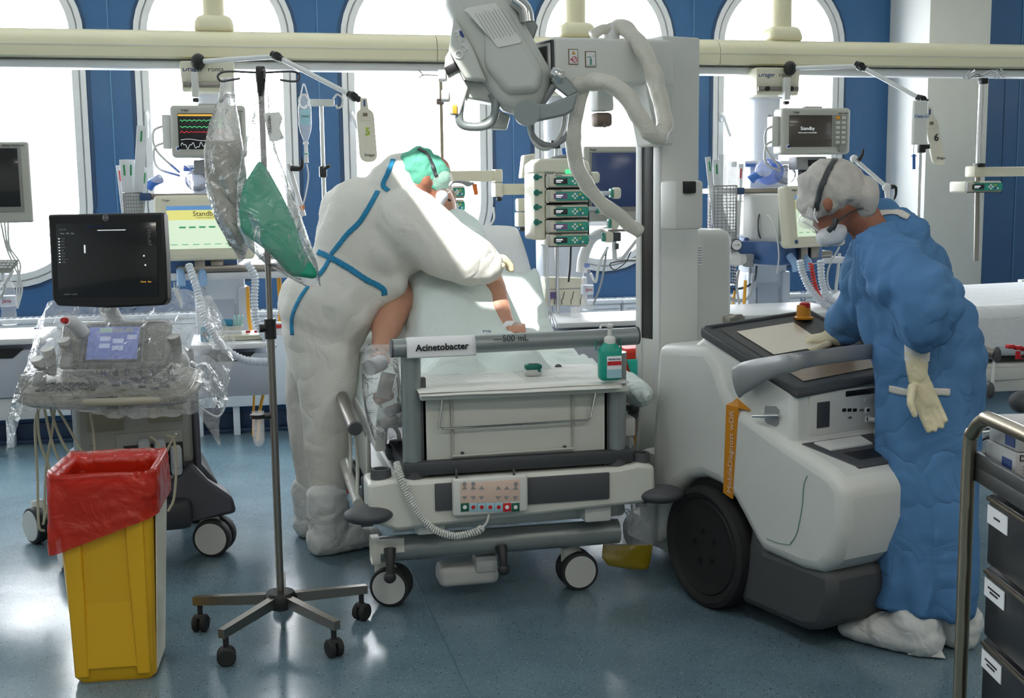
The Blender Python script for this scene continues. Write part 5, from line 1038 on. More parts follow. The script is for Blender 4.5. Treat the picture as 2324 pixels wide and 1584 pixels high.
b = MB(); a, c = onu(280, 1012), onu(418, 1075); b.box(((a.x+c.x)/2, -.304, (a.z+c.z)/2), (c.x-a.x, .004, a.z-c.z), .001); b.build('connector_bay', 'black', pb)
for x, s in ((328, 0), (364, 0), (400, 14)):
    p = onu(x, 1030+s, -.33); b = MB(); b.box(p, (.045, .06, .12), .015); b.box(p+V((0, -.03, -.01)), (.03, .02, .035), .006); b.build('probe_connector', 'us_side', pb)
for x in (170, 188): a = onu(x, 1010, -.303); 
text('socket_marks', 'I  O', .014, 'ink', pb, onu(210, 1012, -.303), XH, ZH, w=False)
b = MB(); b.prism([V((x, y, z)) for x, y, z in ((-.27, -.30, .13), (-.27, -.30, .36), (-.20, -.30, .40), (.24, -.30, .40), (.31, -.30, .30), (.33, -.30, .2), (.26, -.30, .13))], (0, .58, 0)); b.build('base', 'us_dark', us, bevel=.02)
b = MB(); b.prism([V((x, y, z)) for x, y, z in ((.21, -.36, .40), (.27, -.36, .32), (.36, -.38, .25), (.375, -.38, .18), (.20, -.34, .15), (.12, -.34, .15), (.12, -.34, .32))], (0, .16, 0)); b.build('front_foot', 'us_purple', us, bevel=.018)
b = MB(); b.box((.0, -.35, .2), (.40, .12, .12), .03); b.build('foot_rest', 'us_dark', us)
for px, py, dx in ((493, 1210, 0),):
    c = ul(onZ(490, 1258, 0)); castor(us, c.x, c.y+.01, .078, 1.15, w=.045, world=False)
castor(us, -.25, -.30, .078, .2, w=.045, world=False); c = ul(onZ(100, 1228, 0)); castor(us, c.x, c.y, .078, .5, w=.045, world=False); castor(us, .24, .25, .078, .3, w=.045, world=False)
# console with keyboard (turned to the camera)
kc = at(245, 888, 4.34); ky = -.19
KR = Matrix.Rotation(ky-UY, 3, 'Z') @ Matrix.Rotation(radians(13), 3, 'X'); ko = ul(kc)+V((0, 0, .0))
def kp(x, y, z): return ko+KR@V((x, y, z))
out = [(-.315, .015), (-.30, -.02), (-.22, -.05), (0, -.065), (.22, -.05), (.28, -.02), (.295, .03), (.285, .20), (.22, .27), (-.22, .27), (-.30, .20)]
b = MB(); b.prism([kp(x, y, -.03) for x, y in out], KR@V((0, 0, .035))); con = b.build('console', 'us_beige', us, bevel=.012)
b = MB(); b.tube([kp(x*1.015, y-.006 if y < .05 else y, -.012) for x, y in ((-.30, .20), (-.318, .05), (-.30, -.02), (-.22, -.052), (0, -.068), (.22, -.052), (.285, -.02), (.298, .05), (.285, .2))], (.016), n=12, sp=6); b.build('palm_rim', mat('rim_beige', '#9d9a8a', .4), con)
b = MB(); b.tube([kp(-.05, -.066, -.012), kp(0, -.068, -.012), kp(.05, -.066, -.012)], .0175, n=12); b.build('rim_insert', 'us_dark', con)
b = MB(); b.tube([kp(-.30, -.02, -.03), kp(-.22, -.05, -.034), kp(0, -.066, -.036), kp(.22, -.05, -.034), kp(.285, -.02, -.03)], .009, n=8, sp=6); b.build('rim_lower_strip', 'us_purple', con)  # thin strip in the trim colour below the palm rim
mat('key_dark', '#2b2c2e', .5)
kk = []
for j in range(4):
    for i in range(10): kk.append((-.25+i*.022+j*.004, .0+j*.02, .017, .014))
for x, y, w_, h_ in ((.05, .06, .03, .02), (.09, .07, .03, .022), (.13, .06, .028, .02), (.16, .08, .03, .016), (.19, .05, .03, .02), (.20, .02, .04, .016), (.12, .02, .026, .014), (.17, .0, .03, .014), (.22, .08, .02, .02), (.07, .1, .03, .02), (.11, .105, .03, .02), (.02, .04, .03, .016)): kk.append((x, y, w_, h_))
for x, y, w_, h_ in kk:
    b = MB(); b.box(kp(x, y, .009), (w_, h_, .008), .002, rot=KR, seg=1); b.build('key', 'key_dark', con)
for i in range(5):
    b = MB(); b.cyl(kp(-.055+i*.045, .145, .005), kp(-.055+i*.045, .14, .03), .011, .009, n=14); b.build('knob', 'key_dark', con)
b = MB(); b.ball(kp(.06, .015, .006), (.022, .022, .01)); b.build('trackball', 'us_beige', con)
# upright touch panel with speakers
TR = Matrix.Rotation(ky-UY, 3, 'Z') @ Matrix.Rotation(radians(-32), 3, 'X'); to = ul(at(262, 782, 4.58))
def tp(x, y, z): return to+TR@V((x, y, z))
b = MB(); b.box(to, (.42, .05, .20), .03, rot=TR, seg=3); tpn = b.build('touch_panel_housing', 'us_body', us)
for x in (-.155, .155): b = MB(); b.box(tp(x, -.024, .0), (.075, .012, .16), .012, rot=TR); b.build('speaker', 'us_beige', tpn)
b = MB(); b.box(tp(.0, -.026, -.005), (.215, .008, .16), .003, rot=TR); b.build('touch_bezel', 'us_dark', tpn)
b = MB(); b.box(tp(.0, -.031, -.008), (.19, .004, .135), .001, rot=TR); ts = b.build('touch_screen', mat('touch_blue', '#6f7fc0', .3, emit='#6a7cc0', es=.45), tpn)
for i, (x, z, w_, m_) in enumerate(((-.03, .045, .045, 'green_key'), (.015, .045, .04, 'grey_key'), (.055, .045, .03, 'grey_key'), (-.03, .01, .04, 'pale_key'), (.02, .0, .04, 'pale_key'), (.07, .015, .035, 'pale_key'), (-.03, -.02, .04, 'pale_key'), (.02, -.03, .04, 'pale_key'))):
    mat('green_key', '#9fc4b0', .4, emit='#9fc4b0', es=.4); mat('grey_key', '#8f98ad', .4, emit='#8f98ad', es=.4); mat('pale_key', '#b8c4e0', .4, emit='#b4c0e0', es=.5)
    b = MB(); b.box(tp(x, -.0335, z), (w_, .002, .018), rot=TR); b.build('soft_key', m_, ts)
text('model_text', 'LOGIQ E9', .014, 'label_white', tpn, tp(0, -.03, .088), TR@XH, TR@ZH, w=False)
b = MB(); b.tube([kp(0, .25, -.02), kp(0, .28, .06), ul(at(245, 700, 4.75))], [.05, .045, .035], n=16, sp=4); b.box((0, -.12, .79), (.25, .2, .10), .03); b.build('console_neck', 'us_body', us)
for x, y, z in ((-.25, .13, .02), (-.2, .17, .04), (-.275, .08, .0), (.21, .16, .05)):
    b = MB(); b.tube([kp(x, y, z), kp(x+.01, y+.01, z+.05), kp(x+.005, y+.005, z+.1)], [.026, .02, .024], n=14, sp=3); b.build('probe', 'us_body' if x > 0 else 'device_white', con)
gb_ = ul(at(150, 728, 4.42)); b = MB(); b.tube([gb_+V((.06, .08, -.06)), gb_+V((.02, .03, -.01)), gb_], [.026, .026, .018], n=20); gl = b.build('gel_bottle', 'label_white', us); b = MB(); b.tube([gb_, gb_+V((-.012, -.015, .004))], [.012, .010], n=16); b.build('gel_cap', 'red', gl)
# coiled leads on the right of the console
for q in range(6):
    b = MB(); b.tube([kp(.20+.012*cos(t*.7+q), .10+.05*sin(t*.9+q*2), .02+.03*((t*q) % 3)/3) for t in range(8)], .0014, n=5, sp=4); b.build('lead_wire', 'key_dark', con)
# probe cables hanging left
for pts in (((95, 915), (80, 960), (85, 1080), (88, 1190), (100, 1205)), ((110, 912), (140, 1000), (200, 1090), (215, 1110)), ((85, 915), (90, 1000), (118, 1090), (98, 1190)), ((125, 915), (118, 980), (105, 1060), (100, 1180)), ((98, 915), (120, 1010), (150, 1080), (165, 1140))):
    b = MB(); b.tube([at(x, y, 4.42+.02*i) for i, (x, y) in enumerate(pts)], .0052, n=7, sp=6); b.build('probe_cable', 'tube_beige', us, w=True)
for pts in (((120, 910), (150, 960), (200, 1050), (235, 1110)), ((205, 940), (212, 980), (216, 1030)), ((340, 990), (358, 1005), (364, 1030)), ((378, 987), (395, 1000), (400, 1060), (395, 1130), (382, 1160)), ((400, 984), (385, 1010), (376, 1030))):
    b = MB(); b.tube([at(x, y, 4.45) for x, y in pts], .005, n=7, sp=6); b.build('probe_cable', 'tube_beige', us, w=True)
# monitor
mo = [at(106, 485, 4.52), at(371, 484, 4.46), at(381, 692, 4.44), at(118, 697, 4.50)]
mx = ((mo[1]-mo[0])+(mo[2]-mo[3]))/2; mz = ((mo[0]-mo[3])+(mo[1]-mo[2]))/2; mc = sum(mo, V())/4; mw, mh = mx.length, mz.length; MR = basis(mx, z=mz)
b = MB(); hw, hh = mw/2, mh/2
b.prism([mc+MR@V((x, 0, z)) for x, z in ((-hw*1.0, hh), (hw*.98, hh), (hw*1.0, 0), (hw*1.0, -hh*.88), (hw*.93, -hh*.99), (0, -hh*1.04), (-hw*.90, -hh*.99), (-hw*.98, -hh*.85))], MR@V((0, .05, 0))); mon = b.build('monitor', 'black', us, w=True, bevel=.008)
def mp(x, z, y=-.003): return mc+MR@V((x*mw, y, z*mh))
b = MB(); b.box(mp(0, 0, .001), (mw*.86, .006, mh*.80), .001, rot=MR); scn = b.build('screen', 'screen_dark', mon, w=True)
b = MB(); b.ring(mp(0, .455, -.001), .0105, .0009, MR@XH, MR@ZH); b.build('badge_ring', 'light_grey', mon, w=True); text('monogram', 'GE', .012, 'light_grey', mon, mp(0, .455, -.002), MR@XH, MR@ZH)
b = MB(); b.box(mp(.05, .32, -.004), (.11, .001, .003), rot=MR); b.box(mp(-.185, .12, -.004), (.006, .001, .03), rot=MR)
for i in range(9): b.box(mp(-.405, .235-i*.032, -.004), (.006, .001, .004), rot=MR)
b.box(mp(.32, .04, -.004), (.006, .001, .006), rot=MR); b.box(mp(.33, -.06, -.004), (.006, .001, .006), rot=MR); b.build('screen_marks', 'wave_white', scn, w=True)
for i, s_ in enumerate(('CCA', 'ECA', 'Vert', 'BULB', 'BIF', 'VERT', 'ICA', 'Innom A', 'SUBC')): text('list_text', s_, .0075, 'mid_grey', scn, mp(-.385, .235-i*.032, -.004), MR@XH, MR@ZH, align='LEFT')
text('heading_text', 'Carotid', .009, 'mid_grey', scn, mp(-.40, .335, -.004), MR@XH, MR@ZH, align='LEFT'); text('heading_text', 'Prox   Mid   Dist', .008, 'light_grey', scn, mp(-.39, .29, -.004), MR@XH, MR@ZH, align='LEFT')
text('heading_text', 'Carotid', .008, 'mid_grey', scn, mp(.34, .345, -.004), MR@XH, MR@ZH, align='LEFT'); text('date_text', '10/04/21 11:02:01', .009, 'ink_blue', scn, mp(-.17, .36, -.004), MR@XH, MR@ZH, align='LEFT')
for i, s_ in enumerate(('FR', 'CHI', 'Frq', 'Gn', 'D', 'Map', 'DR', 'AO%')): text('value_text', s_, .0075, 'mid_grey', scn, mp(.36, .31-i*.022, -.004), MR@XH, MR@ZH, align='LEFT')
text('status_text', 'Freeze   Run', .008, 'bar_yellow', scn, mp(.33, -.24, -.004), MR@XH, MR@ZH); text('date_text', '10/04/21 11:02:01', .0075, 'mid_grey', scn, mp(-.38, -.37, -.004), MR@XH, MR@ZH, align='LEFT')
b = MB(); b.tube([mp(0, -.2, .06), mp(0, -.3, .1), ul_w if False else at(245, 700, 4.72)], .03, n=14, sp=4); b.build('monitor_arm', 'us_body', us, w=True)
# clear plastic cover over keyboard and panel
cv_pts = [kp(x, y, z) for x, y, z in ()]
def coverfn(u, v):
    x = -.36+.77*u; y = -.10+.42*v
    hgt = .05+.02*sin(u*7+v*3)
    if v > .45: hgt += (v-.45)*.44*(1-.5*abs(u-.45))
    if v < .12: hgt -= (.12-v)*.9
    ed = min(u, 1-u); hgt -= max(0, .1-ed)*1.5
    w_ = .016*(1-2*abs(noise.noise(V((x*14, y*11, 3)))))+.008*noise.noise(V((x*40, y*30, 9)))
    return kp(x+.01*noise.noise(V((y*20, u*5, 1))), y, hgt+w_)
b = MB(); b.grid(coverfn, 90, 60); pc = b.build('plastic_cover', 'film_clear', None, ang=180)
pc.parent = us; pc.parent = None
for v in pc.data.vertices: v.co = UR@v.co+uo
tag(pc, 'crumpled clear plastic cover spread over the ultrasound keyboard', 'plastic cover')
# ================================================================== YELLOW BIN WITH RED LINER
bo = (onZ(165, 1560)+onZ(350, 1558))/2; BYW = -YAW+.15; BR = Matrix.Rotation(BYW, 3, 'Z')
bn = thing('clinical_waste_bin', 'tall yellow waste bin with a red liner folded over its rim', 'waste bin', bo, BYW)
mat('bin_yellow', '#e0ad1c', .38, sss=.0, bump=.05, bscale=60); mat('bin_side', '#ded9c4', .35)
bd = .32
def brect(w, d, z, r=.03, n=6):
    o = []
    for sx, sy, a0 in ((1, 1, 0), (-1, 1, 90), (-1, -1, 180), (1, -1, 270)):
        for i in range(n+1): a = radians(a0+90*i/n); o.append(V((sx*(w/2-r)+r*cos(a), bd/2+sy*(d/2-r)+r*sin(a), z)))
    return o
b = MB(); rings = [brect(.215, bd-.10, .0, .02), brect(.236, bd-.085, .012, .025), brect(.25, bd-.05, .22), brect(.252, bd-.048, .225), brect(.276, bd-.005, .56), brect(.285, bd, .60), brect(.285, bd, .63), brect(.27, bd-.015, .63), brect(.23, bd-.06, .05)]
b.loft(rings); b.build('bin_body', 'bin_yellow', bn)
for x in (-.095, .085): b = MB(); b.hexa([(x-.022, .032, .02), (x+.022, .032, .02), (x+.022, .06, .02), (x-.022, .06, .02), (x-.026, -.012, .56), (x+.026, -.012, .56), (x+.026, .02, .56), (x-.026, .02, .56)]); b.build('moulded_rib', 'bin_yellow', bn, bevel=.006)
b = MB(); b.hexa([(.118, .07, .02), (.121, .07, .02), (.121, .25, .02), (.118, .25, .02), (.146, .03, .58), (.149, .03, .58), (.149, .28, .58), (.146, .28, .58)]); b.build('pale_side_panel', 'bin_side', bn)  # pale panel covering the right side of the bin
def linerfn(u, v):
    k = 32; a = u*2*pi
    w_, d_ = .302, bd+.02
    c_, s_ = cos(a), sin(a); ex = abs(c_)**.22*(1 if c_ > 0 else -1); ey = abs(s_)**.22*(1 if s_ > 0 else -1)
    x, y = ex*w_/2, bd/2+ey*d_/2
    if v < .5: t = 1-v*2; z = .655-.006*t-.36*t; sc2 = .97-.13*min(1, t*30)-.08*t
    else:
        t = (v-.5)*2; left = max(0, -x)/(w_/2); lo = .185-.055*x/(w_/2); z = .655-lo*t; sc2 = 1+.02*(1-(1-t)**2)+.05*t*(.5+.5*left)
    if abs(v-.5) < .02: z = .66
    n_ = noise.noise(V((x*16, y*16, z*9)))*.010+(1-2*abs(noise.noise(V((x*26+z*14, y*26, z*12)))))*.008*(1 if x > .05 else .45)
    rr = 1+n_*5*(1 if v > .5 else .5)
    return V((x*sc2*rr-.004, bd/2+(y-bd/2)*sc2*rr, z+n_*.5))
b = MB(); b.grid(linerfn, 120, 44); b.build('liner', 'film_red', bn, ang=180)
# ================================================================== IV POLE WITH BAGS
pc_ = onZ(640, 1440); PX, PY = pc_.x, pc_.y
ip = thing('drip_stand', 'dark steel drip stand on five-armed castor base in front of the bed', 'drip stand', (PX, PY, 0))
b = MB(); b.tube([(0, 0, .10), (0, 0, 1.0)], .0125, n=20); b.build('pole', 'brushed', ip)
b = MB(); b.tube([(0, 0, .98), (0, 0, 1.83)], .0095, n=18); b.build('inner_pole', 'brushed', ip)
b = MB(); b.tube([(0, 0, 1.0), (0, 0, 1.065)], .019, n=20); b.cyl((0, 0, 1.035), (-.035, -.005, 1.035), .011, .014); b.build('height_clamp', 'black', ip)
b = MB(); b.lathe([(.02, .155), (.045, .15), (.055, .13), (.05, .10), (.02, .085)], n=28); b.build('hub', 'black', ip)
ang0 = 3.0-YAW+.0
for i in range(5):
    a = ang0+i*2*pi/5; d = V((cos(a), sin(a), 0)); R_ = basis(d, z=(0, 0, 1)); z0, z1 = .125, .108
    b = MB(); b.hexa([R_@V((x, y, z)) for x, y, z in ((.04, -.014, .108), (.305, -.012, .093), (.305, .012, .093), (.04, .014, .108), (.04, -.014, .142), (.305, -.012, .122), (.305, .012, .122), (.04, .014, .142))]); ar = b.build('base_arm', 'brushed', ip)
    b = MB(); c = d*.285; b.tube([c+V((0, 0, .095)), c+V((0, 0, .05))], .009, n=10); q = R_@V((0, 1, 0)); a2 = a+.7*i; ax = V((cos(a2), sin(a2), 0)); RB = basis(ax, z=(0, 0, 1))@Matrix.Rotation(pi/2, 3, 'Y')
    for s in (-1, 1): b.lathe([(.004, -.010), (.024, -.010), (.03, -.005), (.03, .005), (.024, .010), (.004, .010)], c+V((0, 0, .03))+ax*s*.014, rot=RB, n=24)
    b.ball(c+V((0, 0, .05)), (.02, .02, .012)); b.build('castor', 'rubber', ar)
b = MB(); b.box((0, 0, 1.84), (.03, .02, .05), .005); b.lathe([(.008, 1.76), (.013, 1.80), (.015, 1.83)]); b.build('hook_head', 'black', ip)
HY = PY
def onp(px, py): return onY(px, py, PY)
for s, pts in ((-1, ((588, 165), (520, 162), (500, 166), (494, 175), (502, 184), (520, 182), (545, 178))), (1, ((600, 165), (655, 162), (674, 165), (680, 175), (672, 184), (655, 184), (635, 181)))):
    b = MB(); b.tube([onp(x, y) for x, y in pts], .0035, n=8, sp=5); b.build('hook', 'dark_grey', ip, w=True)
b = MB(); b.tube([(0, 0, 1.845), (.01, -.05, 1.85), (.012, -.07, 1.84), (.01, -.075, 1.82)], .003, n=8, sp=4); b.tube([(0, 0, 1.845), (-.01, .05, 1.85), (-.012, .07, 1.84), (-.01, .075, 1.82)], .003, n=8, sp=4); b.build('hook', 'dark_grey', ip)
b = MB(); p = onY(593, 945, PY); b.tube([p+V((.03, 0, 0)), p+V((-.015, 0, 0))], .010); b.lathe([(.021, 0), (.024, 0), (.024, .012), (.021, .012)], onY(588, 948, PY)+V((-.005, 0, 0)), n=24); b.build('cup_clamp', 'black', ip, w=True)
t = thing('measuring_cup', 'empty clear plastic tube holder clamped to the drip stand', 'cup', onY(590, 985, PY)+V((-.004, 0, -.04)))
b = MB(); b.lathe([(.004, 0), (.014, .004), (.019, .02), (.0205, .115), (.0195, .115), (.018, .02), (.004, .006)], n=24); b.build('cup', 'clear', t)
# hanging bags
def hangbag(rows, D, th, m, nm, lab, cat, seed, amp=.01, nu=34, nv=44, par=None):
    Yp = PY+D
    def row(v):
        k = v*(len(rows)-1); i = min(int(k), len(rows)-2); f = k-i; return [rows[i][j]*(1-f)+rows[i+1][j]*f for j in range(3)]
    def fn(u, v, s):
        y, a, c = row(v); p = onY(a+(c-a)*u, y, Yp); e = sqrt(max(0, 1-(2*u-1)**2)); g = min(1, .15+v*1.4)*min(1, (1-v)*5+.05)
        q = V((p.x*9+p.z*3, seed, p.z*4)); n_ = (1-2*abs(noise.noise(q)))*amp*1.3+noise.noise(q*3)*amp*.5
        p.y += s*th*e*g+n_*min(1, e*2); p.x += n_*.3; return p
    b = MB(); b.grid(lambda u, v: fn(u, v, -1), nu, nv); b.grid(lambda u, v: fn(u, v, 1), nu, nv)
    o = b.build(nm, m, par, w=par is not None, ang=180)
    if lab: tag(o, lab, cat)
    return o
gbg = hangbag([(175, 498, 528), (230, 490, 535), (280, 470, 545), (340, 458, 553), (420, 463, 556), (500, 488, 560), (560, 520, 562), (590, 540, 550)], .045, .05, 'film_grey', 'hanging_bag', 'grey translucent plastic bag hanging on the left hook of the drip stand', 'plastic bag', 3, amp=.016)
hangbag([(320, 468, 540), (380, 464, 556), (450, 476, 560), (520, 500, 562), (560, 520, 558)], .045, .03, mat('grey_fill', '#aeaca4', .6, bump=.4, bscale=20), 'bag_content', None, None, 5, amp=.012, par=gbg)
tb = hangbag([(170, 585, 605), (250, 575, 612), (300, 560, 618), (360, 545, 632), (420, 535, 655), (480, 535, 678), (520, 540, 692), (560, 560, 705), (600, 600, 718), (650, 690, 726)], -.005, .055, 'film_white', 'hanging_bag', 'clear lettered plastic bag holding a folded green gown on the drip stand', 'plastic bag', 11, amp=.010)
b = MB()
pp = [onY(x, y, PY-.05) for x, y in ((552, 420), (590, 360), (612, 390), (640, 440), (668, 500), (692, 570), (722, 620), (722, 636), (660, 628), (612, 575), (545, 525), (538, 505))]
b.prism([p+V((0, .03, 0)) for p in pp], (.0, .03, 0)); gg = b.build('folded_gown', 'teal_green' if False else mat('teal_green', '#2a9f7f', .7, bump=.6, bscale=12), None, bevel=.018); tag(gg, 'green folded gown packed in the clear bag on the drip stand', 'gown')
for (px, py, yd) in ((530, 350, 1), (576, 330, 1), (606, 380, 1), (640, 300, 1), (575, 270, 1)): text('bag_lettering', 'MÖLNLYCKE'[:1]+'ÖLNTEX'[:0]+'EXTEX', .017, 'mid_grey', tb, onY(px, py, PY-.075), ZH*-1+XH*.05, XH)
b = MB(); b.prism([onY(x, y, PY-.03) for x, y in ((598, 257), (634, 254), (642, 268), (635, 290), (645, 314), (628, 321), (612, 320))], (0, .004, 0)); tp_ = b.build('torn_wrapper', 'paper'); tag(tp_, 'torn grey paper wrapper stuck to the hanging bag', 'wrapper'); text('bag_lettering', 'MEXTEX', .014, 'ink', tp_, onY(611, 282, PY-.034), -ZH, XH, w=False)
# ================================================================== STAINLESS TROLLEY, BOTTOM RIGHT
co_ = at(2240, 1140, 2.47); co_.z = 0
ct = thing('drawer_trolley', 'stainless steel drawer trolley with tube frame in the bottom right corner', 'trolley', co_, -YAW)
mat('trolley_steel', '#77797b', .3, .85); mat('trolley_dark', '#3d4046', .3, .6); mat('tube_steel', '#a09684', .3, 1.)
# local: x to the right, y away from the camera; drawer fronts face -x
def onc(px, py, x=0.):
    Rt = Matrix.Rotation(YAW, 3, 'Z'); d = Rt@ray(px, py); c = Rt@(CAM-co_); return c+d*((x-c.x)/d.x)
b = MB(); b.box((.32, -.33, .865), (.68, .74, .035), .004); b.build('top_shelf', 'trolley_steel', ct)
b = MB(); b.box((-.015, -.33, .895), (.012, .72, .03), .003); b.box((.3, .03, .895), (.64, .012, .03), .003); b.build('shelf_lip', 'trolley_steel', ct)
b = MB(); b.box((.32, -.33, .47), (.62, .66, .75), .004); b.build('cabinet', 'trolley_steel', ct)
zz = [.84, .685, .53, .375, .22]
for i in range(4):
    b = MB(); b.box((-.002, -.34, (zz[i]+zz[i+1])/2), (.02, .60, zz[i]-zz[i+1]-.01), .003); dr = b.build('drawer', 'trolley_dark', ct); b = MB(); b.box((-.012, -.34, zz[i]-.012), (.014, .60, .008), .002); b.build('drawer_lip', 'tube_steel', dr)
    b = MB(); b.box((-.0135, -.09, zz[i]-.045), (.002, .10, .038)); lb = b.build('drawer_label', 'label_white', dr)
    b = MB()
    for q in range(1+(i > 0)): b.box((-.015, -.09, zz[i]-.045+.004*(i > 0)-q*.008), (.001, .03 if i == 0 else .06-.02*q, .004))
    b.build('label_print', 'ink', lb)
p0 = V((-.035, .02, .1))
b = MB(); b.tube([(-.03, .03, .0), (-.03, .03, .5), (-.03, .03, .90), (-.03, .01, .955), (-.03, -.04, .99), (-.03, -.11, 1.0), (-.03, -.55, 1.0), (-.03, -.65, .97), (-.03, -.69, .9), (-.03, -.69, 0)], .0145, n=18, sp=5); b.build('tube_frame', 'tube_steel', ct)
for y in (.03, -.69): b = MB(); b.box((.3, y, .10), (.66, .03, .03), .004); b.build('foot_rail', 'trolley_steel', ct)
for k, (z0, dx, lab, word) in enumerate(((.885, .105, 'lower cardboard glove box on the steel trolley', 'DE TREND'), (.940, .11, 'upper cardboard glove box stacked on the steel trolley', 'SE TREND'))):
    t = thing('glove_box', lab, 'box', co_+Matrix.Rotation(-YAW, 3, 'Z')@V((dx, -.04, z0-.003)), -YAW+.06, group='glove boxes on the trolley')
    b = MB(); b.box((0, 0, .028), (.20, .13, .053), .002); bx_ = b.build('carton', mat('carton', '#aeb0b2', .7), t); b = MB(); b.box((-.1008, -.03, .022), (.002, .04, .03)); b.build('blue_patch', 'ink_blue', bx_); b = MB(); b.box((0.0, -.0658, .016), (.04, .002, .022)); b.build('blue_patch', 'ink_blue', bx_)
    text('box_text', word, .018, 'ink', bx_, (-.05, -.0662, .044), XH, ZH, w=False)
    b = MB()
    for i in range(3): b.box((-.03, -.0658, (.028-i*.007)), (.11, .0015, .0015))
    b.build('small_print', 'mid_grey', bx_)
# ================================================================== BACKGROUND EQUIPMENT
supply_column(1275, 'pale supply column behind the rack of infusion pumps')
def O(px, py, Y): return onY(px, py, Y)
def W_(b, nm, m, t, **k): return b.build(nm, m, t, w=True, **k)
# ---- reading lamps numbered 5 and 6
def reading_lamp(A, B, Cc, pad, num, m, lab, Yb, Yj, Ye, hang=None, padcol='braun_cream'):
    a, j, e = O(*A, Yb), O(*B, Yj), O(*Cc, Ye)
    t = thing('reading_lamp', lab, 'lamp', a, 0, 'numbered reading lamps on folding arms')
    b = MB(); b.ball(a, (.035, .035, .04)); W_(b, 'ball_joint', 'black', t)
    b = MB(); b.box(a+V((-.02, -.0, -.11)), (.035, .04, .12), .004); W_(b, 'clamp', 'device_white', t); b = MB(); b.box(a+V((-.02, 0, -.185)), (.03, .03, .02), .006); W_(b, 'clamp_knob', 'black', t)
    b = MB(); b.tube([a, j], .012, n=14); W_(b, 'rear_arm', 'white_paint', t); b = MB(); b.tube([j, e], .012, n=14); W_(b, 'front_arm', 'white_paint', t)
    for p, d in ((j, (e-j)), (e, (e-j))):
        d = d.normalized(); b = MB(); b.ball(p, (.032, .02, .022), rot=basis(d, z=(0, 0, 1))); b.cyl(p-V((0, .02, 0)), p+V((0, .02, 0)), .018, n=18); b.tube([p-d*.03, p+d*.035], .016, n=12); W_(b, 'arm_joint', 'black', t)
    b = MB(); x0, y0, x1, y1 = pad; ty = y0+(y1-y0)*.22
    def rr(x0, y0, x1, y1, r):
        o = []
        for cx, cy_, a0 in ((x1-r, y0+r, -90), (x1-r, y1-r, 0), (x0+r, y1-r, 90), (x0+r, y0+r, 180)):
            for i in range(5): an = radians(a0+90*i/4); o.append((cx+r*cos(an), cy_+r*sin(an)))
        return o
    sh = m
    pts = rr(x0, ty-8, x1, y1, (x1-x0)*.42)
    b.prism([O(x+sh*(y-y0), y, Ye-.015) for x, y in pts], (0, .02, 0)); pd = W_(b, 'lamp_head', padcol, t, bevel=.004)
    cx = (x0+x1)/2; b = MB(); b.prism([O(x+sh*(y-y0), y, Ye-.02) for x, y in ((cx-9, y0), (cx+7, y0), (cx+11, ty+20), (cx-11, ty+20))], (0, .018, 0)); W_(b, 'lamp_neck', padcol, t, bevel=.003)
    b = MB(); b.box(O(cx+sh*35, y0+38, Ye-.022), (.022, .004, .016), .001); W_(b, 'switch', 'bronze', pd); b = MB(); b.box(O(cx+sh*14, y0+12, Ye-.022), (.008, .003, .03), .001); W_(b, 'name_plate', 'ink_blue', pd)
    text('number', num, .052, 'number_green' if num == '5' else 'ink', pd, O(cx+sh*80+2, y0+(y1-y0)*.53, Ye-.019), XH, ZH, bold=.001)
    text('maker_text', 'Dräger', .018, 'ink', pd, O(cx+sh*130+3, y1-16, Ye-.019), XH, ZH)
    return t
mat('number_green', '#9fb822', .5)
reading_lamp((450, 140), (628, 128), (802, 219), (806, 222, 846, 368), '5', .08, 'reading lamp numbered 5 on a folding arm above the bending person', 6.22, 6.0, 5.8)
reading_lamp((1793, 155), (1952, 150), (2092, 226), (2093, 242, 2122, 375), '6', .20, 'reading lamp numbered 6 on a folding arm left of the right drip stand', 6.22, 6.0, 5.8)
# ---- small drip poles
def pole_stand(nm, lab, x, ytop, ybot, Y, r=.010, m='bright_steel', cat='drip stand'):
    a, c = O(x, ytop, Y), O(x, ybot, Y); c.x = a.x; c.y = a.y
    t = thing(nm, lab, cat, a); b = MB(); b.tube([a, c], r, n=16); W_(b, 'pole', m, t); return t, a, c
t, a, c = pole_stand('infusion_pole', 'white four-hook infusion pole holding the bottle marked VANC', 729, 238, 470, 6.05)
b = MB(); b.box(a+V((0, 0, .01)), (.13, .02, .035), .008); W_(b, 'cross_bar', 'light_grey', t)
for s in (-1, 1):
    b = MB(); x = a.x+s*.06; z = a.z+.03; b.tube([(x, a.y, z), (x+s*.02, a.y, z+.02), (x+s*.045, a.y, z), (x+s*.04, a.y, z-.035), (x+s*.02, a.y, z-.045), (x+s*.01, a.y, z-.03)], .005, n=8, sp=5); W_(b, 'hook', 'light_grey', t)
b = MB(); p = O(733, 390, 6.03); b.box(p, (.035, .04, .055), .006); b.tube([p+V((0, -.02, .01)), p+V((.03, -.05, .03))], .009, n=10); W_(b, 'clamp', 'black', t)
t2 = thing('infusion_bottle', 'small clear infusion bottle with light blue label marked VANC', 'infusion bottle', O(694, 325, 6.0))
b = MB(); s0 = O(694, 322, 6.0); b.lathe([(.008, 0), (.012, .01), (.026, .05), (.031, .08), (.032, .16), (.025, .2), (.014, .22)], s0, n=24); W_(b, 'bottle', 'clear', t2)
b = MB(); b.tube([s0+V((-.03, 0, .16)), s0+V((-.01, 0, .25)), s0+V((.0, 0, .275)), s0+V((.01, 0, .25)), s0+V((.03, 0, .16))], .0035, n=6, sp=3); W_(b, 'hanging_strap', 'label_white', t2)
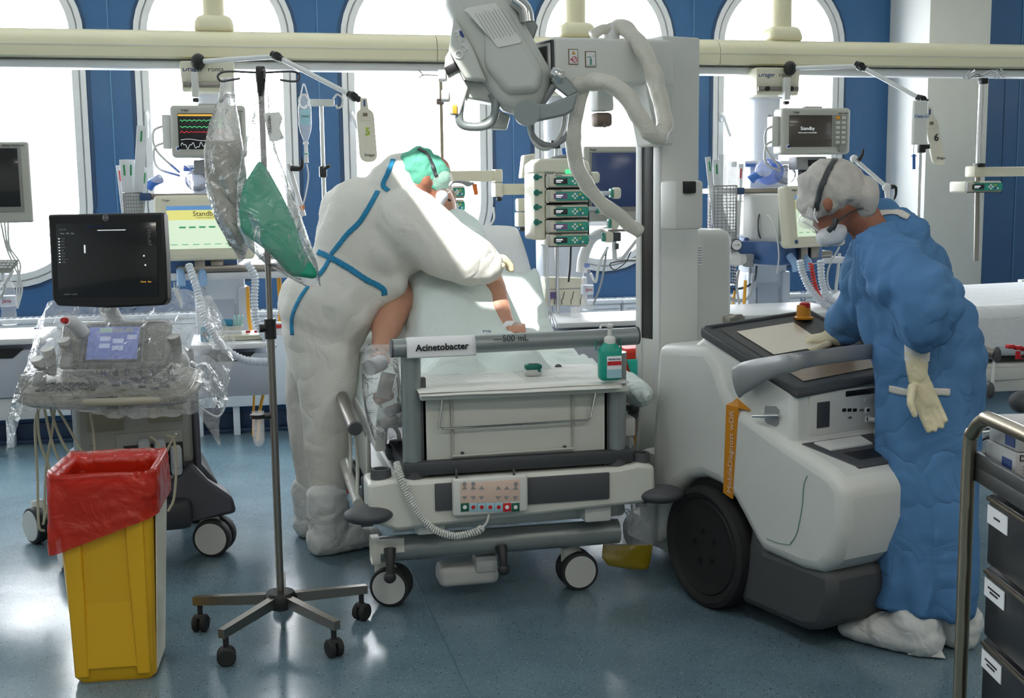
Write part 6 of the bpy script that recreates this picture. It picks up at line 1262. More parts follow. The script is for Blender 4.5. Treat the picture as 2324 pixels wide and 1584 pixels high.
b = MB(); b.box(s0+V((0, -.032, .115)), (.045, .004, .07), .001); lb = W_(b, 'label', mat('label_blue', '#a6d4e2', .6), t2); text('handwriting', 'VANC', .015, 'ink', lb, s0+V((0, -.035, .12)), -XH, -ZH)
b = MB(); b.lathe([(.014, -.012), (.014, .0)], s0); b.tube([s0+V((0, 0, -.01)), s0+V((0, 0, -.10))], [.008, .011], n=14); W_(b, 'drip_chamber', 'label_white', t2); b = MB(); b.cyl(s0+V((0, 0, -.055)), s0+V((0, 0, -.06)), .013, n=14); W_(b, 'green_ring', 'teal', t2)
b = MB(); b.tube([O(x, y, 6.0) for x, y in ((696, 372), (700, 400), (694, 440), (686, 475), (684, 520), (700, 560), (722, 580))], .004, n=6, sp=5); W_(b, 'drip_tube', 'tube_clear', t2)
b = MB(); p = O(686, 473, 5.99); b.prism([p+V((-.015, 0, .012)), p+V((.014, 0, .014)), p+V((.002, 0, -.03))], (0, .012, 0)); W_(b, 'orange_tag', 'orange', t2)
t, a, c = pole_stand('infusion_pole', 'brown steel infusion pole rising behind the green-capped head', 1000, 175, 380, 6.1, r=.009, m='tube_steel')
b = MB(); b.tube([O(x, y, 6.1) for x, y in ((950, 178), (962, 170), (996, 172))], .003, n=6, sp=3); b.tube([O(x, y, 6.1) for x, y in ((950, 158), (958, 168), (962, 172))], .003, n=6, sp=3); W_(b, 'hook', 'brushed', t)
b = MB(); b.box(O(998, 231, 6.09), (.04, .04, .03), .006); W_(b, 'clamp', 'bronze', t)
t, a, c = pole_stand('infusion_pole', 'long steel infusion pole on the right, between white pillar and blue wall', 2228, 190, 382, 5.6, r=.014)
b = MB(); p0 = O(2222, 420, 5.6); b.tube([O(2219, 395, 5.6), V((p0.x-.0, 5.6, onY(2208, 592, 5.6).z))], .013, n=16); W_(b, 'lower_pole', 'brushed', t)
for s, pts in ((-1, ((2228, 172), (2205, 175), (2195, 180), (2188, 176), (2195, 166), (2200, 160))), (1, ((2228, 172), (2250, 168), (2262, 178), (2268, 172), (2262, 158))), (1, ((2228, 172), (2255, 160), (2275, 176), (2280, 168), (2270, 156))), (-1, ((2228, 172), (2214, 168), (2198, 178), (2202, 166), (2212, 158)))):
    b = MB(); b.tube([O(x, y, 5.6) for x, y in pts], .004, n=7, sp=4); W_(b, 'hook', 'bright_steel', t)
b = MB(); b.box(O(2231, 184, 5.59), (.04, .04, .03), .006); W_(b, 'clamp', 'black', t); b = MB(); b.box(O(2222, 375, 5.59), (.042, .05, .02), .004); W_(b, 'clamp', 'black', t)
t = thing('equipment_arm', 'white wall arm reaching in from the right edge to the infusion pole', 'support arm', O(2280, 388, 5.6))
b = MB(); b.pbox(2212, 378, 2440, 400, 5.58, .07, .01); W_(b, 'arm', 'cream', t); b = MB(); b.pbox(2212, 376, 2232, 402, 5.57, .09, .01); W_(b, 'end_joint', 'cream', t)
t, a, c = pole_stand('infusion_pole', 'steel infusion pole with black top knob in front of the white pillar', 2089, 345, 900, 5.75, r=.009)
b = MB(); b.box(O(2091, 337, 5.74), (.035, .035, .045), .006); b.tube([O(2095, 334, 5.74), O(2110, 332, 5.72)], .012, n=12); W_(b, 'knob', 'black', t)
t2 = thing('infusion_bag', 'white printed infusion bag hanging over the number 6 lamp', 'infusion bag', O(2090, 280, 5.7))
b = MB(); b.pbox(2074, 228, 2106, 328, 5.7, .03, .008, seg=3); bg_ = W_(b, 'bag', 'bag_white' if False else mat('bag_white', '#e8eae6', .35, alpha=.92), t2); text('bag_text', 'Clear-Gl', .024, 'blue_plastic', bg_, O(2092, 264, 5.695), XH, ZH)
b = MB(); b.tube([O(2075, 328, 5.7), O(2073, 340, 5.7), O(2074, 350, 5.7)], .002, n=5); W_(b, 'tube', 'tube_clear', t2)
b = MB(); b.tube([O(2074, 350, 5.7), O(2074, 384, 5.7)], .008, n=12); b.box(O(2074, 354, 5.7), (.03, .01, .004)); W_(b, 'blue_clip', 'blue_plastic', t2)
t = thing('jointed_arm', 'white jointed arm with black levers right of the grey cap', 'support arm', O(1940, 360, 5.7))
b = MB(); b.tube([O(1938, 360, 5.7), O(2012, 424, 5.6)], .011, n=12); b.tube([O(2012, 424, 5.6), O(2015, 465, 5.6)], .012, n=12); b.ball(O(2012, 425, 5.6), .022); b.ball(O(1938, 360, 5.7), .02); W_(b, 'arm', 'white_paint', t)
for pts in (((1948, 364), (1957, 352), (1960, 338)), ((2022, 424), (2032, 425), (2033, 440), (2029, 452))): b = MB(); b.tube([O(x, y, 5.6) for x, y in pts], [.012, .008, .005], n=10, sp=3); W_(b, 'lever', 'black', t)
t = thing('jointed_arm', 'black clamp lever on a white arm left of the VANC pole', 'support arm', O(672, 380, 6.0))
b = MB(); b.tube([O(655, 372, 6.0), O(690, 490, 6.0)], .011, n=12); W_(b, 'arm', 'white_paint', t); b = MB(); b.tube([O(660, 382, 5.98), O(682, 382, 5.97), O(686, 368, 5.96), O(684, 358, 5.96)], [.014, .012, .008, .004], n=10, sp=3); W_(b, 'lever', 'black', t)
# ---- resuscitators
def ambu(px, py, Y, lab, s=1):
    c = O(px, py, Y); t = thing('resuscitator_bag', lab, 'resuscitator', c, group='blue resuscitator bags')
    b = MB(); b.ball(c+V((.03, .02, .005)), (.085, .07, .072), n=24, m=14); W_(b, 'balloon', 'clear_blue', t, sub=1)
    b = MB(); b.lathe([(.0, -.01), (.045, 0), (.05, .012), (.035, .03), (.0, .034)], c+V((-.05, -.07, .02)), rot=Matrix.Rotation(radians(70), 3, 'X'), n=24); W_(b, 'mask', 'clear', t)
    b = MB(); b.tube([c+V((-.04, -.05, .0)), c+V((-.08, -.03, -.02)), c+V((-.1, -.02, -.04))], [.024, .022, .026], n=14); W_(b, 'valve', 'blue_plastic', t)
    b = MB(); b.ball(c+V((.13, .03, -.01)), (.06, .05, .055)); W_(b, 'reservoir', 'film_bag', t)
    return t
ambu(385, 405, 6.15, 'blue resuscitator bag with clear mask on the left shelf'); ambu(1738, 392, 6.2, 'blue resuscitator bag with clear mask left of the grey cap')
# ---- catheter baskets
def basket(x0, y0, x1, y1, Y, lab, packs):
    a, c = O(x0, y0, Y), O(x1, y1, Y); w, h_ = c.x-a.x, a.z-c.z; X = (a.x+c.x)/2; r = w/2; z0 = c.z
    t = thing('catheter_basket', lab, 'wire basket', (X, Y+r, z0)); b = MB()
    n = 22
    for i in range(n):
        an = 2*pi*i/n; b.box((r*cos(an), r*sin(an), h_/2), (.002, .002, h_))
    nh = int(h_/.016)
    for j in range(nh+1): b.tube([(r*cos(2*pi*k/20), r*sin(2*pi*k/20), j*h_/nh) for k in range(20)], .0012 if j < nh else .003, n=4, closed=True)
    b.lathe([(.001, 0), (r, 0), (r, .002)], n=20); b.build('wire_cage', 'brushed', t)
    for i, (px, py, qx, qy, w_, tip) in enumerate(packs):
        p, q = O(px, py, Y+.03+.012*i), O(qx, qy, Y+.05+.008*i); d = (p-q); R_ = basis(V((0, 1, 0)), z=d)
        b = MB(); b.box((p+q)/2, (.006, w_, d.length), .002, rot=R_); pk = b.build('catheter_pack', 'film_sleeve' if False else 'pack_film'); tag(pk, lab_pack(i, lab), 'catheter pack', 'catheter packs, '+lab[:28])
        if tip: b = MB(); e = p-d.normalized()*.05; b.box(e+V((0, -.005, 0)), (.004, .008, .05), .001, rot=R_); b.build('green_tip', tip, pk)
    return t
mat('pack_film', '#dfe3e6', .35, alpha=.8, bump=.5, bscale=30)
def lab_pack(i, lab): return ['longest', 'second', 'third', 'fourth', 'fifth', 'rear', 'short'][i]+' sterile catheter pack standing in the '+('left' if 'left' in lab else 'right')+' wire basket'
basket(277, 438, 328, 560, 6.0, 'round wire basket of catheter packs left of the ventilator shelf', [(322, 285, 308, 540, .045, 'green'), (280, 362, 296, 540, .04, 'green'), (297, 362, 300, 540, .035, 'green'), (330, 380, 316, 540, .03, 'green'), (270, 375, 290, 540, .028, 'red')])
basket(1622, 422, 1681, 648, 5.95, 'tall round wire basket of catheter packs right of the X-ray column', [(1608, 356, 1632, 600, .03, 'green'), (1625, 362, 1636, 600, .035, 'green'), (1640, 350, 1645, 600, .045, None), (1662, 366, 1660, 600, .055, None), (1682, 372, 1668, 600, .03, 'red')])
# ---- corrugated breathing hoses
def corr(pts, Y, lab, m='hose', r=.017, amp=.0028, pitch=.0065, grp='corrugated breathing hoses'):
    P0 = spline([O(*p[:2], Y+(p[2] if len(p) > 2 else 0)) for p in pts], 40); P = [P0[0]]; acc = 0
    for q in P0[1:]:
        if (q-P[-1]).length >= pitch: P.append(q)
    b = MB(); b.tube(P, [r+(amp if i % 2 else -amp) for i in range(len(P))], n=12); return tag(b.build('breathing_hose', m, ang=60), lab, 'breathing hose', grp)
corr([(428, 600), (445, 650, -.05), (465, 720, -.1), (500, 780, -.15), (550, 815, -.15), (612, 822, -.1)], 5.72, 'corrugated hose sweeping from left ventilator below the blue clip to the drip stand')
corr([(560, 595), (578, 630), (577, 680), (582, 730), (605, 768), (625, 790)], 5.8, 'nearly straight corrugated hose dropping right of the left ventilator screen')
corr([(1815, 590), (1822, 620), (1838, 655), (1865, 685), (1895, 698), (1930, 684)], 5.5, 'corrugated hose curving low in front of the orange spiral hose')
corr([(1862, 590), (1866, 640), (1880, 675), (1905, 690)], 5.5, 'corrugated hose hanging right of the orange spiral hose')
def spiral(pts, Y, r, wr, pitch, nm, m, lab, cat):
    P0 = spline([O(*p, Y) for p in pts], 60); hel = []; L_ = 0
    for i, p in enumerate(P0[:-1]):
        tt = (P0[i+1]-p); le = tt.length; tt.normalize(); u = tt.orthogonal().normalized() if i == 0 else (u-tt*u.dot(tt)).normalized(); w_ = tt.cross(u); hel.append(p+u*r*cos(L_)+w_*r*sin(L_)); L_ += le/pitch*2*pi
    b = MB(); b.tube(hel, wr, n=6); return tag(b.build(nm, m, ang=80), lab, cat)
spiral([(1840, 597), (1850, 650), (1868, 690), (1886, 722)], 5.6, .010, .0045, .014, 'spiral_hose', mat('orange_red', '#d8402c', .35), 'orange-red spiral hose between the two right breathing hoses', 'spiral hose')
# ---- loose gas tubes and cables
def cab(nm, m, Y, pts, r, lab, cat='cable', grp=None): b = MB(); b.tube([O(*p, Y) for p in pts], r, n=7, sp=6); return tag(b.build(nm, m), lab, cat, grp)
cab('yellow_gas_tube', 'yellow_tube', 5.9, [(1692, 636), (1688, 700), (1684, 735)], .009, 'thick yellow gas tube behind the X-ray console display'); cab('yellow_gas_tube', 'yellow_tube', 6.1, [(1668, 660), (1662, 700), (1658, 725)], .007, 'thinner yellow tube left of the thick yellow gas tube')
cab('yellow_gas_tube', 'yellow_tube', 6.1, [(562, 650), (564, 710), (570, 755)], .010, 'yellow gas tube seen through the left drawer gap behind the hose'); cab('yellow_gas_tube', 'yellow_tube', 6.1, [(632, 620), (636, 690), (636, 760)], .012, 'yellow gas tube between drip stand and white coverall')
cab('yellow_gas_tube', 'yellow_tube', 5.9, [(606, 860), (590, 930), (585, 1000)], .008, 'slanting yellow tube below the left drawer beside the drip stand'); cab('yellow_gas_tube', 'yellow_tube', 5.95, [(577, 885), (575, 940), (574, 990)], .006, 'straight yellow tube below the left drawer')
cab('floor_cable', 'light_grey', 6.3, [(435, 890), (445, 915), (470, 935), (495, 945), (510, 925), (512, 890)], .005, 'pale cable looping below the left drawer'); cab('floor_cable', 'mid_grey', 6.35, [(430, 905), (460, 902), (480, 895), (520, 898), (545, 888)], .006, 'darker grey cable sagging below the left drawer')
cab('monitor_cable', 'dark_grey', 5.72, [(1296, 540), (1294, 600), (1290, 640)], .006, 'dark cable dropping from the infusion pump rack'); cab('monitor_cable', 'dark_grey', 5.93, [(1450, 592), (1420, 592), (1385, 598), (1395, 612), (1420, 595), (1432, 570)], .003, 'thin dark looped cable under the large flat monitor')
cab('wall_cable', 'light_grey', 6.3, [(1340, 620), (1352, 640), (1360, 600), (1380, 560)], .008, 'pale looped tube above the water bottle'); cab('wall_cable', 'mid_grey', 6.3, [(1345, 695), (1365, 640), (1378, 560)], .006, 'grey cable slanting up from the centre bedside table')
cab('wall_cable', 'light_grey', 6.3, [(1098, 525), (1120, 500), (1120, 470)], .006, 'pale cable curving over the raised backrest window'); cab('gas_hose', 'dark_grey', 6.1, [(1640, 640), (1660, 655), (1690, 652), (1712, 635), (1718, 595)], .006, 'black hose loop under the gas regulator'); cab('gas_hose', 'light_grey', 6.1, [(1630, 620), (1640, 665), (1670, 682), (1700, 672), (1710, 620)], .010, 'pale gas hose loop under the black hose'); cab('gas_hose', 'dark_grey', 5.9, [(1614, 650), (1615, 690), (1622, 725)], .004, 'thin black lead beside the rear X-ray cabinet')
cab('gas_hose', 'light_grey', 6.0, [(1677, 612), (1672, 650), (1678, 700), (1665, 725)], .007, 'pale hose hanging from the regulator down to table'); cab('gas_hose', 'light_grey', 5.8, [(1905, 560), (1880, 610), (1880, 650), (1900, 668), (1925, 668)], .005, 'thin pale tube curving beside the blue gown'); cab('gas_hose', 'device_white', 6.1, [(1906, 575), (1897, 660), (1892, 730)], .009, 'white upright tube left of the blue gown sleeve')
for q in range(5): cab('line_tube', 'tube_clear', 5.35, [(1232+q*3, 555), (1240+5*sin(q*2), 620), (1246+6*sin(q*3), 680), (1248, 700), (1232+q*9, 742)], .0022, ['leftmost', 'second', 'middle', 'fourth', 'rightmost'][q]+' thin clear line falling from the infusion pumps to bed', 'tube', 'thin lines under the pumps')
for q in range(3): cab('wall_lead', 'light_grey', 6.2, [(395+q*6, 640), (398+q*4, 665), (405+q*3, 680), (412, 700)], .004, ['left', 'middle', 'right'][q]+' pale lead hanging under the left ventilator table', 'cable', 'leads under the left ventilator')
for q in range(3): cab('desk_lead', 'light_grey', 5.5, [(2+q*8, 505), (14+q*4, 560), (30+q*8, 600), (50-q*6, 650), (40, 700)], .004, ['left', 'middle', 'right'][q]+' pale lead below the cut-off left monitor', 'cable', 'leads under the left edge monitor')
# ---- gas regulator with gauge
t = thing('gas_regulator', 'white gas regulator with round pressure gauge and black knob', 'regulator', O(1672, 585, 5.85)+V((0, 0, 0)))
b = MB(); b.cyl(O(1650, 590, 5.85), O(1675, 588, 5.85), .022, .038); b.cyl(O(1675, 588, 5.85), O(1690, 588, 5.85), .03, .024); W_(b, 'valve_body', 'device_white', t)
b = MB(); b.cyl(O(1634, 590, 5.85), O(1651, 590, 5.85), .018, .018); kb = W_(b, 'knob', 'black', t); b = MB(); b.cyl(O(1633, 590, 5.85), O(1635, 590, 5.85), .014); W_(b, 'knob_cap', mat('pale_green', '#c8d48a', .5), kb)
c = O(1672, 556, 5.83); b = MB(); b.cyl(c+V((0, .03, 0)), c, .030, .031, n=30); g_ = W_(b, 'gauge_case', 'dark_grey', t); b = MB(); b.cyl(c, c+V((0, -.002, 0)), .026, n=30); W_(b, 'gauge_dial', 'label_white', g_); b = MB(); b.box(c+V((-.006, -.003, 0)), (.028, .001, .0015)); b.box(c+V((.010, -.003, 0)), (.006, .001, .006)); W_(b, 'needle', 'ink', g_)
b = MB(); b.pbox(1694, 577, 1712, 606, 5.88, .05, .006); b.box(O(1703, 614, 5.9), (.014, .014, .03), .003); W_(b, 'socket_block', 'mid_grey', t); b = MB(); b.pbox(1711, 588, 1734, 598, 5.87, .04, .006); W_(b, 'blue_lever', 'navy', t)
# ---- infusion pump rack
def pump(t, x0, x1, yc, h, Y, scr='screen_dark', name='pump', tagged=None):
    pass
mat('pump_lcd', '#5b4a6a', .4, emit='#5b4a6a', es=.25); mat('pump_dark', '#23262a', .4); mat('braun_teal', '#2f9f8c', .4); mat('key_white', '#e4e6e2', .5); mat('key_yellow', '#d8c84a', .5); mat('led_green', '#46e08a', .4, emit='#46e08a', es=1.2)
def infusion_pump(c, w, h, lab, lcd, grp, hand=True, dep=.16, word='INFUSION'):
    t = thing('infusion_pump', lab, 'infusion pump', c, -.06, grp)
    b = MB(); b.box((0, dep/2, 0), (w, dep, h), .010, seg=3); b.build('housing', 'braun_cream', t)
    b = MB(); b.box((.022*w/.2, -.002, -.0), (w*.78, .006, h*.66), .006); fp = b.build('front_plate', 'braun_teal', t)
    b = MB(); b.box((-w*.17, -.006, 0), (w*.32, .004, h*.42), .001); s = b.build('display', lcd, fp)
    b = MB(); b.box((-w*.2, -.0085, h*.05), (w*.16, .001, h*.10)); b.box((-w*.22, -.0085, -h*.08), (w*.12, .001, h*.06)); b.build('display_text', 'wave_white', s)
    for kx, kz in ((.12, 0), (.17, .16), (.17, -.16), (.22, 0)): b = MB(); b.cyl((w*kx, -.004, h*kz), (w*kx, -.009, h*kz), .0052, n=12); b.build('arrow_key', 'key_white', fp)
    for kx, kz, m_ in ((.30, .14, 'key_yellow'), (.36, .14, 'braun_teal'), (.30, -.14, 'blue_plastic'), (.36, -.14, 'key_white')): b = MB(); b.cyl((w*kx, -.004, h*kz), (w*kx, -.008, h*kz), .005, n=12); b.build('function_key', m_, fp)
    b = MB(); b.box((-w*.46, .0, 0), (w*.05, .03, h*.8), .006); b.build('side_grip', 'light_grey', t)
    b = MB(); b.box((w*.0, -.001, -h*.47), (w*.9, .01, h*.06), .001); b.build('bottom_slot', 'dark_grey', t)
    text('name_text', word, .008, 'ink', t, (-w*.22, -.002, h*.42), XH, ZH, w=False)
    return t
rk = thing('pump_rack', 'cream rack with grey carrying handle holding five infusion pumps', 'pump rack', O(1282, 555, 5.72))
b = MB(); b.pbox(1212, 392, 1238, 545, 5.62, .2, .01); W_(b, 'side_wall', 'braun_cream', rk)
b = MB(); q = [O(x, y, 5.62) for x, y in ((1211, 394), (1212, 372), (1228, 360), (1318, 358), (1338, 368), (1343, 392))]; b.prism(q, (0, .2, 0)); W_(b, 'rack_top', 'braun_cream', rk, bevel=.01)
b = MB(); b.tube([O(x, y, 5.65) for x, y in ((1236, 374), (1255, 360), (1285, 355), (1318, 358), (1332, 376))], (.009), n=10, sp=5); W_(b, 'carrying_handle', 'mid_grey', rk)
b = MB(); b.pbox(1284, 385, 1302, 394, 5.612, .01, .003); W_(b, 'status_light', 'led_green', rk); b = MB(); b.pbox(1240, 395, 1338, 548, 5.76, .05, .004); W_(b, 'rack_back', 'dark_grey', rk)
for y in (402, 437, 470, 504): b = MB(); c = O(1217, y, 5.61); b.lathe([(.015, 0), (.015, .006), (.01, .01)], c, rot=Matrix.Rotation(pi/2, 3, 'X'), n=18); b.box(c+V((.012, -.008, 0)), (.03, .012, .012), .004); W_(b, 'side_latch', 'teal_dark', rk)
text('maker_text', 'B.BRAUN', .012, 'teal_dark', rk, O(1247, 391, 5.608), XH, ZH)
ords = ['top infusion pump of the rack, partly behind the sleeved hose', 'second infusion pump from the top with lit purple display', 'middle infusion pump of the rack with white sticker', 'fourth infusion pump from the top with lit purple display', 'bottom infusion pump of the rack above the thin lines']
for i, y in enumerate((411, 445, 480, 514, 545)):
    c = O(1288, y, 5.60); infusion_pump(c, .205, .064, ords[i], 'pump_lcd' if i in (1, 3) else 'pump_dark', 'infusion pumps in the rack')
    if i > 0:
        e = O(1347, y-6, 5.63); t = thing('syringe_drive', ['', 'longest', 'short', 'third', 'lowest'][i]+' cream syringe plunger holder right of the pump rack', 'syringe driver', e, 0, 'plunger holders right of the rack'); L_ = [0, .10, .03, .09, .06][i]
        b = MB(); b.box((L_+.02, .02, 0), (.04, .06, .055), .014, seg=3); b.build('holder', 'braun_cream', t); b = MB(); b.tube([(-.04, .02, 0), (L_, .02, 0)], .011, n=14); b.build('plunger', 'hose', t); b = MB(); b.box((L_-.006, .02, 0), (.01, .05, .045), .006); b.build('teal_collar', 'braun_teal', t)
    else:
        t = thing('syringe_drive', 'cream plunger knob level with the top infusion pump', 'syringe driver', O(1352, 403, 5.63), 0, 'plunger holders right of the rack'); b = MB(); b.box((0, .02, 0), (.045, .05, .055), .014, seg=3); b.build('holder', 'braun_cream', t)
for i, (px, py) in enumerate(((1028, 436), (1028, 468))): infusion_pump(O(px, py, 5.95), .12, .062, ['upper', 'lower'][i]+' teal infusion pump behind the green cap of the bending person', 'pump_dark', 'infusion pumps behind the green cap')
infusion_pump(O(2233, 424, 5.45), .20, .058, 'single infusion pump clamped to the pole at the far right', 'pump_dark', None)
b = MB(); q = O(1035, 418, 5.9); b.tube([q+V((-.03, 0, -.01)), q+V((-.01, 0, .01)), q+V((.03, 0, .01)), q+V((.06, .0, 0)), q+V((.09, 0, .004))], [.004, .006, .009, .014, .005], n=10, sp=3); tag(b.build('cable_handle', 'mid_grey'), 'grey handle lying on top of the pumps behind the green cap', 'handle')
b = MB(); q = O(1077, 428, 5.9); b.prism([q+V((-.012, 0, .025)), q+V((.012, 0, .022)), q+V((.018, 0, -.03)), q+V((.0, 0, -.032))], (0, .01, 0)); tag(b.build('orange_clip', 'orange'), 'orange clip hanging in the window right of the green cap', 'clip')
# ---- horizontal support arms in the middle
t = thing('support_arm', 'long cream jointed arm between the green cap and the pump rack', 'support arm', O(1125, 420, 6.0))
b = MB(); b.pbox(1010, 387, 1128, 412, 6.05, .06, .008); b.pbox(1124, 384, 1141, 414, 6.03, .09, .006); W_(b, 'rear_segment', 'cream', t)
b = MB(); b.pbox(1124, 415, 1142, 447, 6.02, .10, .006); b.pbox(1140, 417, 1212, 442, 6.04, .06, .006); W_(b, 'front_segment', 'cream', t); b = MB(); c = O(1133, 452, 6.03); b.ball(c, (.015, .015, .012)); W_(b, 'joint_knob', 'black', t)
t = thing('support_arm', 'lower short cream arm with black knob left of the pump rack', 'support arm', O(1192, 480, 6.0))
b = MB(); b.pbox(1176, 450, 1212, 480, 5.98, .07, .01); b.pbox(1176, 482, 1194, 515, 5.97, .08, .006); b.pbox(1192, 486, 1214, 510, 5.99, .06, .006); W_(b, 'segments', 'cream', t); b = MB(); b.ball(O(1185, 520, 5.98), (.016, .016, .012)); W_(b, 'joint_knob', 'black', t)
t = thing('drip_stand', 'steel drip pole with black clamp behind the pump rack', 'drip stand', O(1262, 340, 5.9)); b = MB(); a = O(1262, 328, 5.9); b.tube([a, V((a.x, 5.9, .35))], .010, n=14); W_(b, 'pole', 'bright_steel', t); b = MB(); b.box(O(1260, 328, 5.88), (.05, .03, .04), .006); W_(b, 'clamp', 'black', t)
t = thing('wall_dispenser', 'cream and teal pump end seen left above the pump rack', 'medical device', O(1200, 375, 6.1)); b = MB(); q = [O(x, y, 6.1) for x, y in ((1190, 352), (1216, 348), (1212, 400), (1184, 405))]; b.prism(q, (0, .08, 0)); W_(b, 'housing', 'braun_cream', t, bevel=.008); b = MB(); b.pbox(1200, 378, 1214, 392, 6.09, .02, .003); W_(b, 'teal_side', 'braun_teal', t)
b = MB(); b.tube([O(1279, 336, 5.9), O(1281, 352, 5.9)], .012, n=12); tag(b.build('blue_stopper', 'blue_plastic'), 'small blue stopper above the pump rack', 'stopper')
# ---- white pendant arm and keyboard bracket under the big monitor
t = thing('monitor_bracket', 'white bracket arms under the big flat monitor behind the X-ray column', 'bracket', O(1400, 560, 6.0))
b = MB(); b.tube([O(x, y, 6.1) for x, y in ((1320, 618), (1325, 580), (1345, 540), (1385, 520), (1400, 505))], [.03, .03, .028, .026, .02], n=14, sp=4); W_(b, 'curved_arm', 'white_paint', t)
b = MB(); b.tube([O(1393, 530, 5.95), O(1395, 590, 5.95)], .014); b.tube([O(1395, 590, 5.95), O(1450, 592, 5.95)], .010); b.tube([O(1410, 590, 5.95), O(1445, 545, 5.95)], .009); W_(b, 'keyboard_frame', 'white_paint', t)
b = MB(); b.pbox(1392, 527, 1410, 548, 5.9, .04, .004); b.tube([O(1400, 552, 5.9), O(1400, 566, 5.9)], .012); W_(b, 'water_trap', 'dark_grey', t); b = MB(); b.pbox(1380, 520, 1460, 526, 5.9, .12, .002); W_(b, 'shelf_plate', 'brushed', t)
# ---- transducer box
t = thing('transducer_box', 'cream parameter box with slotted front below the infusion pump rack', 'medical device', O(1283, 693, 5.9)); b = MB(); q = [O(x, y, 5.9) for x, y in ((1240, 630), (1325, 632), (1330, 694), (1236, 694))]; b.prism(q, (0, .12, 0)); h_ = W_(b, 'housing', 'cream', t, bevel=.006)
for px in (1263, 1280, 1301, 1322): b = MB(); b.tube([O(px+1, 662, 5.897), O(px-1, 670, 5.897), O(px-2, 678, 5.897), O(px-5, 680, 5.897), O(px-5, 691, 5.897)], .002, n=5); W_(b, 'slot_line', 'dark_grey', h_)
b = MB(); b.pbox(1238, 655, 1328, 656.5, 5.897, .003, 0); W_(b, 'seam', 'mid_grey', h_); b = MB(); b.pbox(1250, 663, 1260, 678, 5.888, .01, .001); W_(b, 'plug', mat('plug_purple', '#5a4a80', .5), h_); b = MB(); b.ball(O(1247, 681, 5.88), .009); W_(b, 'red_plug', 'red', h_)
# ---- bedside tables and worktops
def bedside(x0, x1, ytop, ybot, Y, dep, lab, slot=True, lowfrac=.0):
    a, c = O(x0, ytop, Y), O(x1, ytop, Y); zt = (a.z+c.z)/2; X = (a.x+c.x)/2; w = c.x-a.x; zb = O((x0+x1)/2, ybot, Y).z
    t = thing('drawer_unit', lab, 'drawer unit', (X, Y+dep/2, max(zb, 0)), 0, 'white drawer units below the supply columns'); h_ = zt-zb
    b = MB(); b.box((0, 0, h_-.0125), (w+.03, dep+.03, .025), .005); b.build('worktop', 'white_paint', t)
    dh = min(.2, h_-.05); b = MB(); b.box((0, .0, h_-.05-dh/2), (w, dep, dh), .004); dr = b.build('drawer', 'tower_panel' if slot else 'white_paint', t)
    b = MB(); z = h_-.045; b.prism([V((x*w, -dep/2-.002, z-zz)) for x, zz in ((-.33, 0), (.33, 0), (.26, .02), (.20, .038), (-.20, .038), (-.26, .02))], (0, .02, 0)); b.build('grip_recess', 'black', dr)
    if h_ > dh+.1: b = MB(); b.box((0, .01, (h_-dh-.05)/2), (w, dep-.02, h_-dh-.06), .004); b.build('lower_cabinet', 'white_paint', t)
    return t
bedside(440, 606, 780, 915, 5.75, .42, 'floating white drawer unit under the tray with syringes, left')
bedside(1268, 1520, 728, 900, 5.5, .42, 'white drawer unit behind the green sanitizer bottle')
bedside(-120, 88, 770, 960, 5.35, .42, 'white drawer unit cut by the left picture edge, water bottle on top')
bedside(1588, 1935, 712, 860, 5.35, .5, 'white worktop and drawer behind the X-ray console display')
zt = O(523, 780, 5.75).z
t = thing('instrument_tray', 'cream tray with syringe on the left drawer unit', 'tray', (O(545, 775, 5.9).x, 5.95, zt+.001)); b = MB(); b.box((0, 0, .012), (.24, .2, .022), .006); b.box((0, 0, .022), (.26, .22, .006), .002); b.build('tray', 'cream', t)
z2 = zt+.027
b = MB(); c = V((O(515, 775, 5.88).x, 5.88, z2+.012)); b.tube([c+V((-.05, 0, 0)), c+V((.07, 0, 0))], .009, n=12); s_ = b.build('syringe', 'tube_clear'); tag(s_, 'syringe with green plunger lying on the left instrument tray', 'syringe'); b = MB(); b.tube([c+V((-.095, 0, 0)), c+V((-.02, 0, 0))], .0075, n=12); b.box(c+V((-.095, 0, 0)), (.004, .022, .022), .002); b.build('plunger', 'green', s_)
b = MB(); 
for i in range(2): b.tube([c+V((.09+.04*i, .01, -.002)), c+V((.11+.04*i, .012, -.002))], .006, n=8)
tag(b.build('red_caps', 'red'), 'small red caps lying right of the syringe', 'cap')
t = thing('kidney_dish', 'grey paper bowl holding swabs behind the left drip hose', 'bowl', (O(527, 770, 5.98).x, 6.0, z2)); b = MB(); b.lathe([(.02, 0), (.04, .004), (.052, .032), (.05, .032), (.036, .008), (.01, .006)], n=26, sq=(1.1, .8)); b.build('bowl', 'light_grey', t)
b = MB(); b.box((-.02, -.01, .045), (.055, .03, .04), .008); sp_ = b.build('blue_clip', mat('petrol', '#1f7fa0', .4)); sp_.location = t.location; tag(sp_, 'petrol blue block standing in the paper bowl', 'clip')
for i in range(3): b = MB(); q = V(t.location)+V((.018+.014*i, .005, .045)); b.box(q, (.012, .025, .07), .003, rot=Matrix.Rotation(.2*i-.1, 3, 'Y')); tag(b.build('swab_packet', mat('pale_teal', '#a8d8d0', .6)), ['left', 'middle', 'right'][i]+' pale teal packet standing in the paper bowl', 'packet', 'packets in the paper bowl')
b = MB(); q = O(466, 772, 5.8); b.box(V((q.x, 5.84, zt+.04)), (.045, .03, .078), .010, seg=3); o = b.build('hose_holder', 'petrol'); tag(o, 'petrol blue hose clip standing at the left drawer edge', 'clip'); b = MB(); b.cyl(V((q.x, 5.823, zt+.04)), V((q.x, 5.82, zt+.04)), .012, n=16); b.build('hole', 'ink', o)
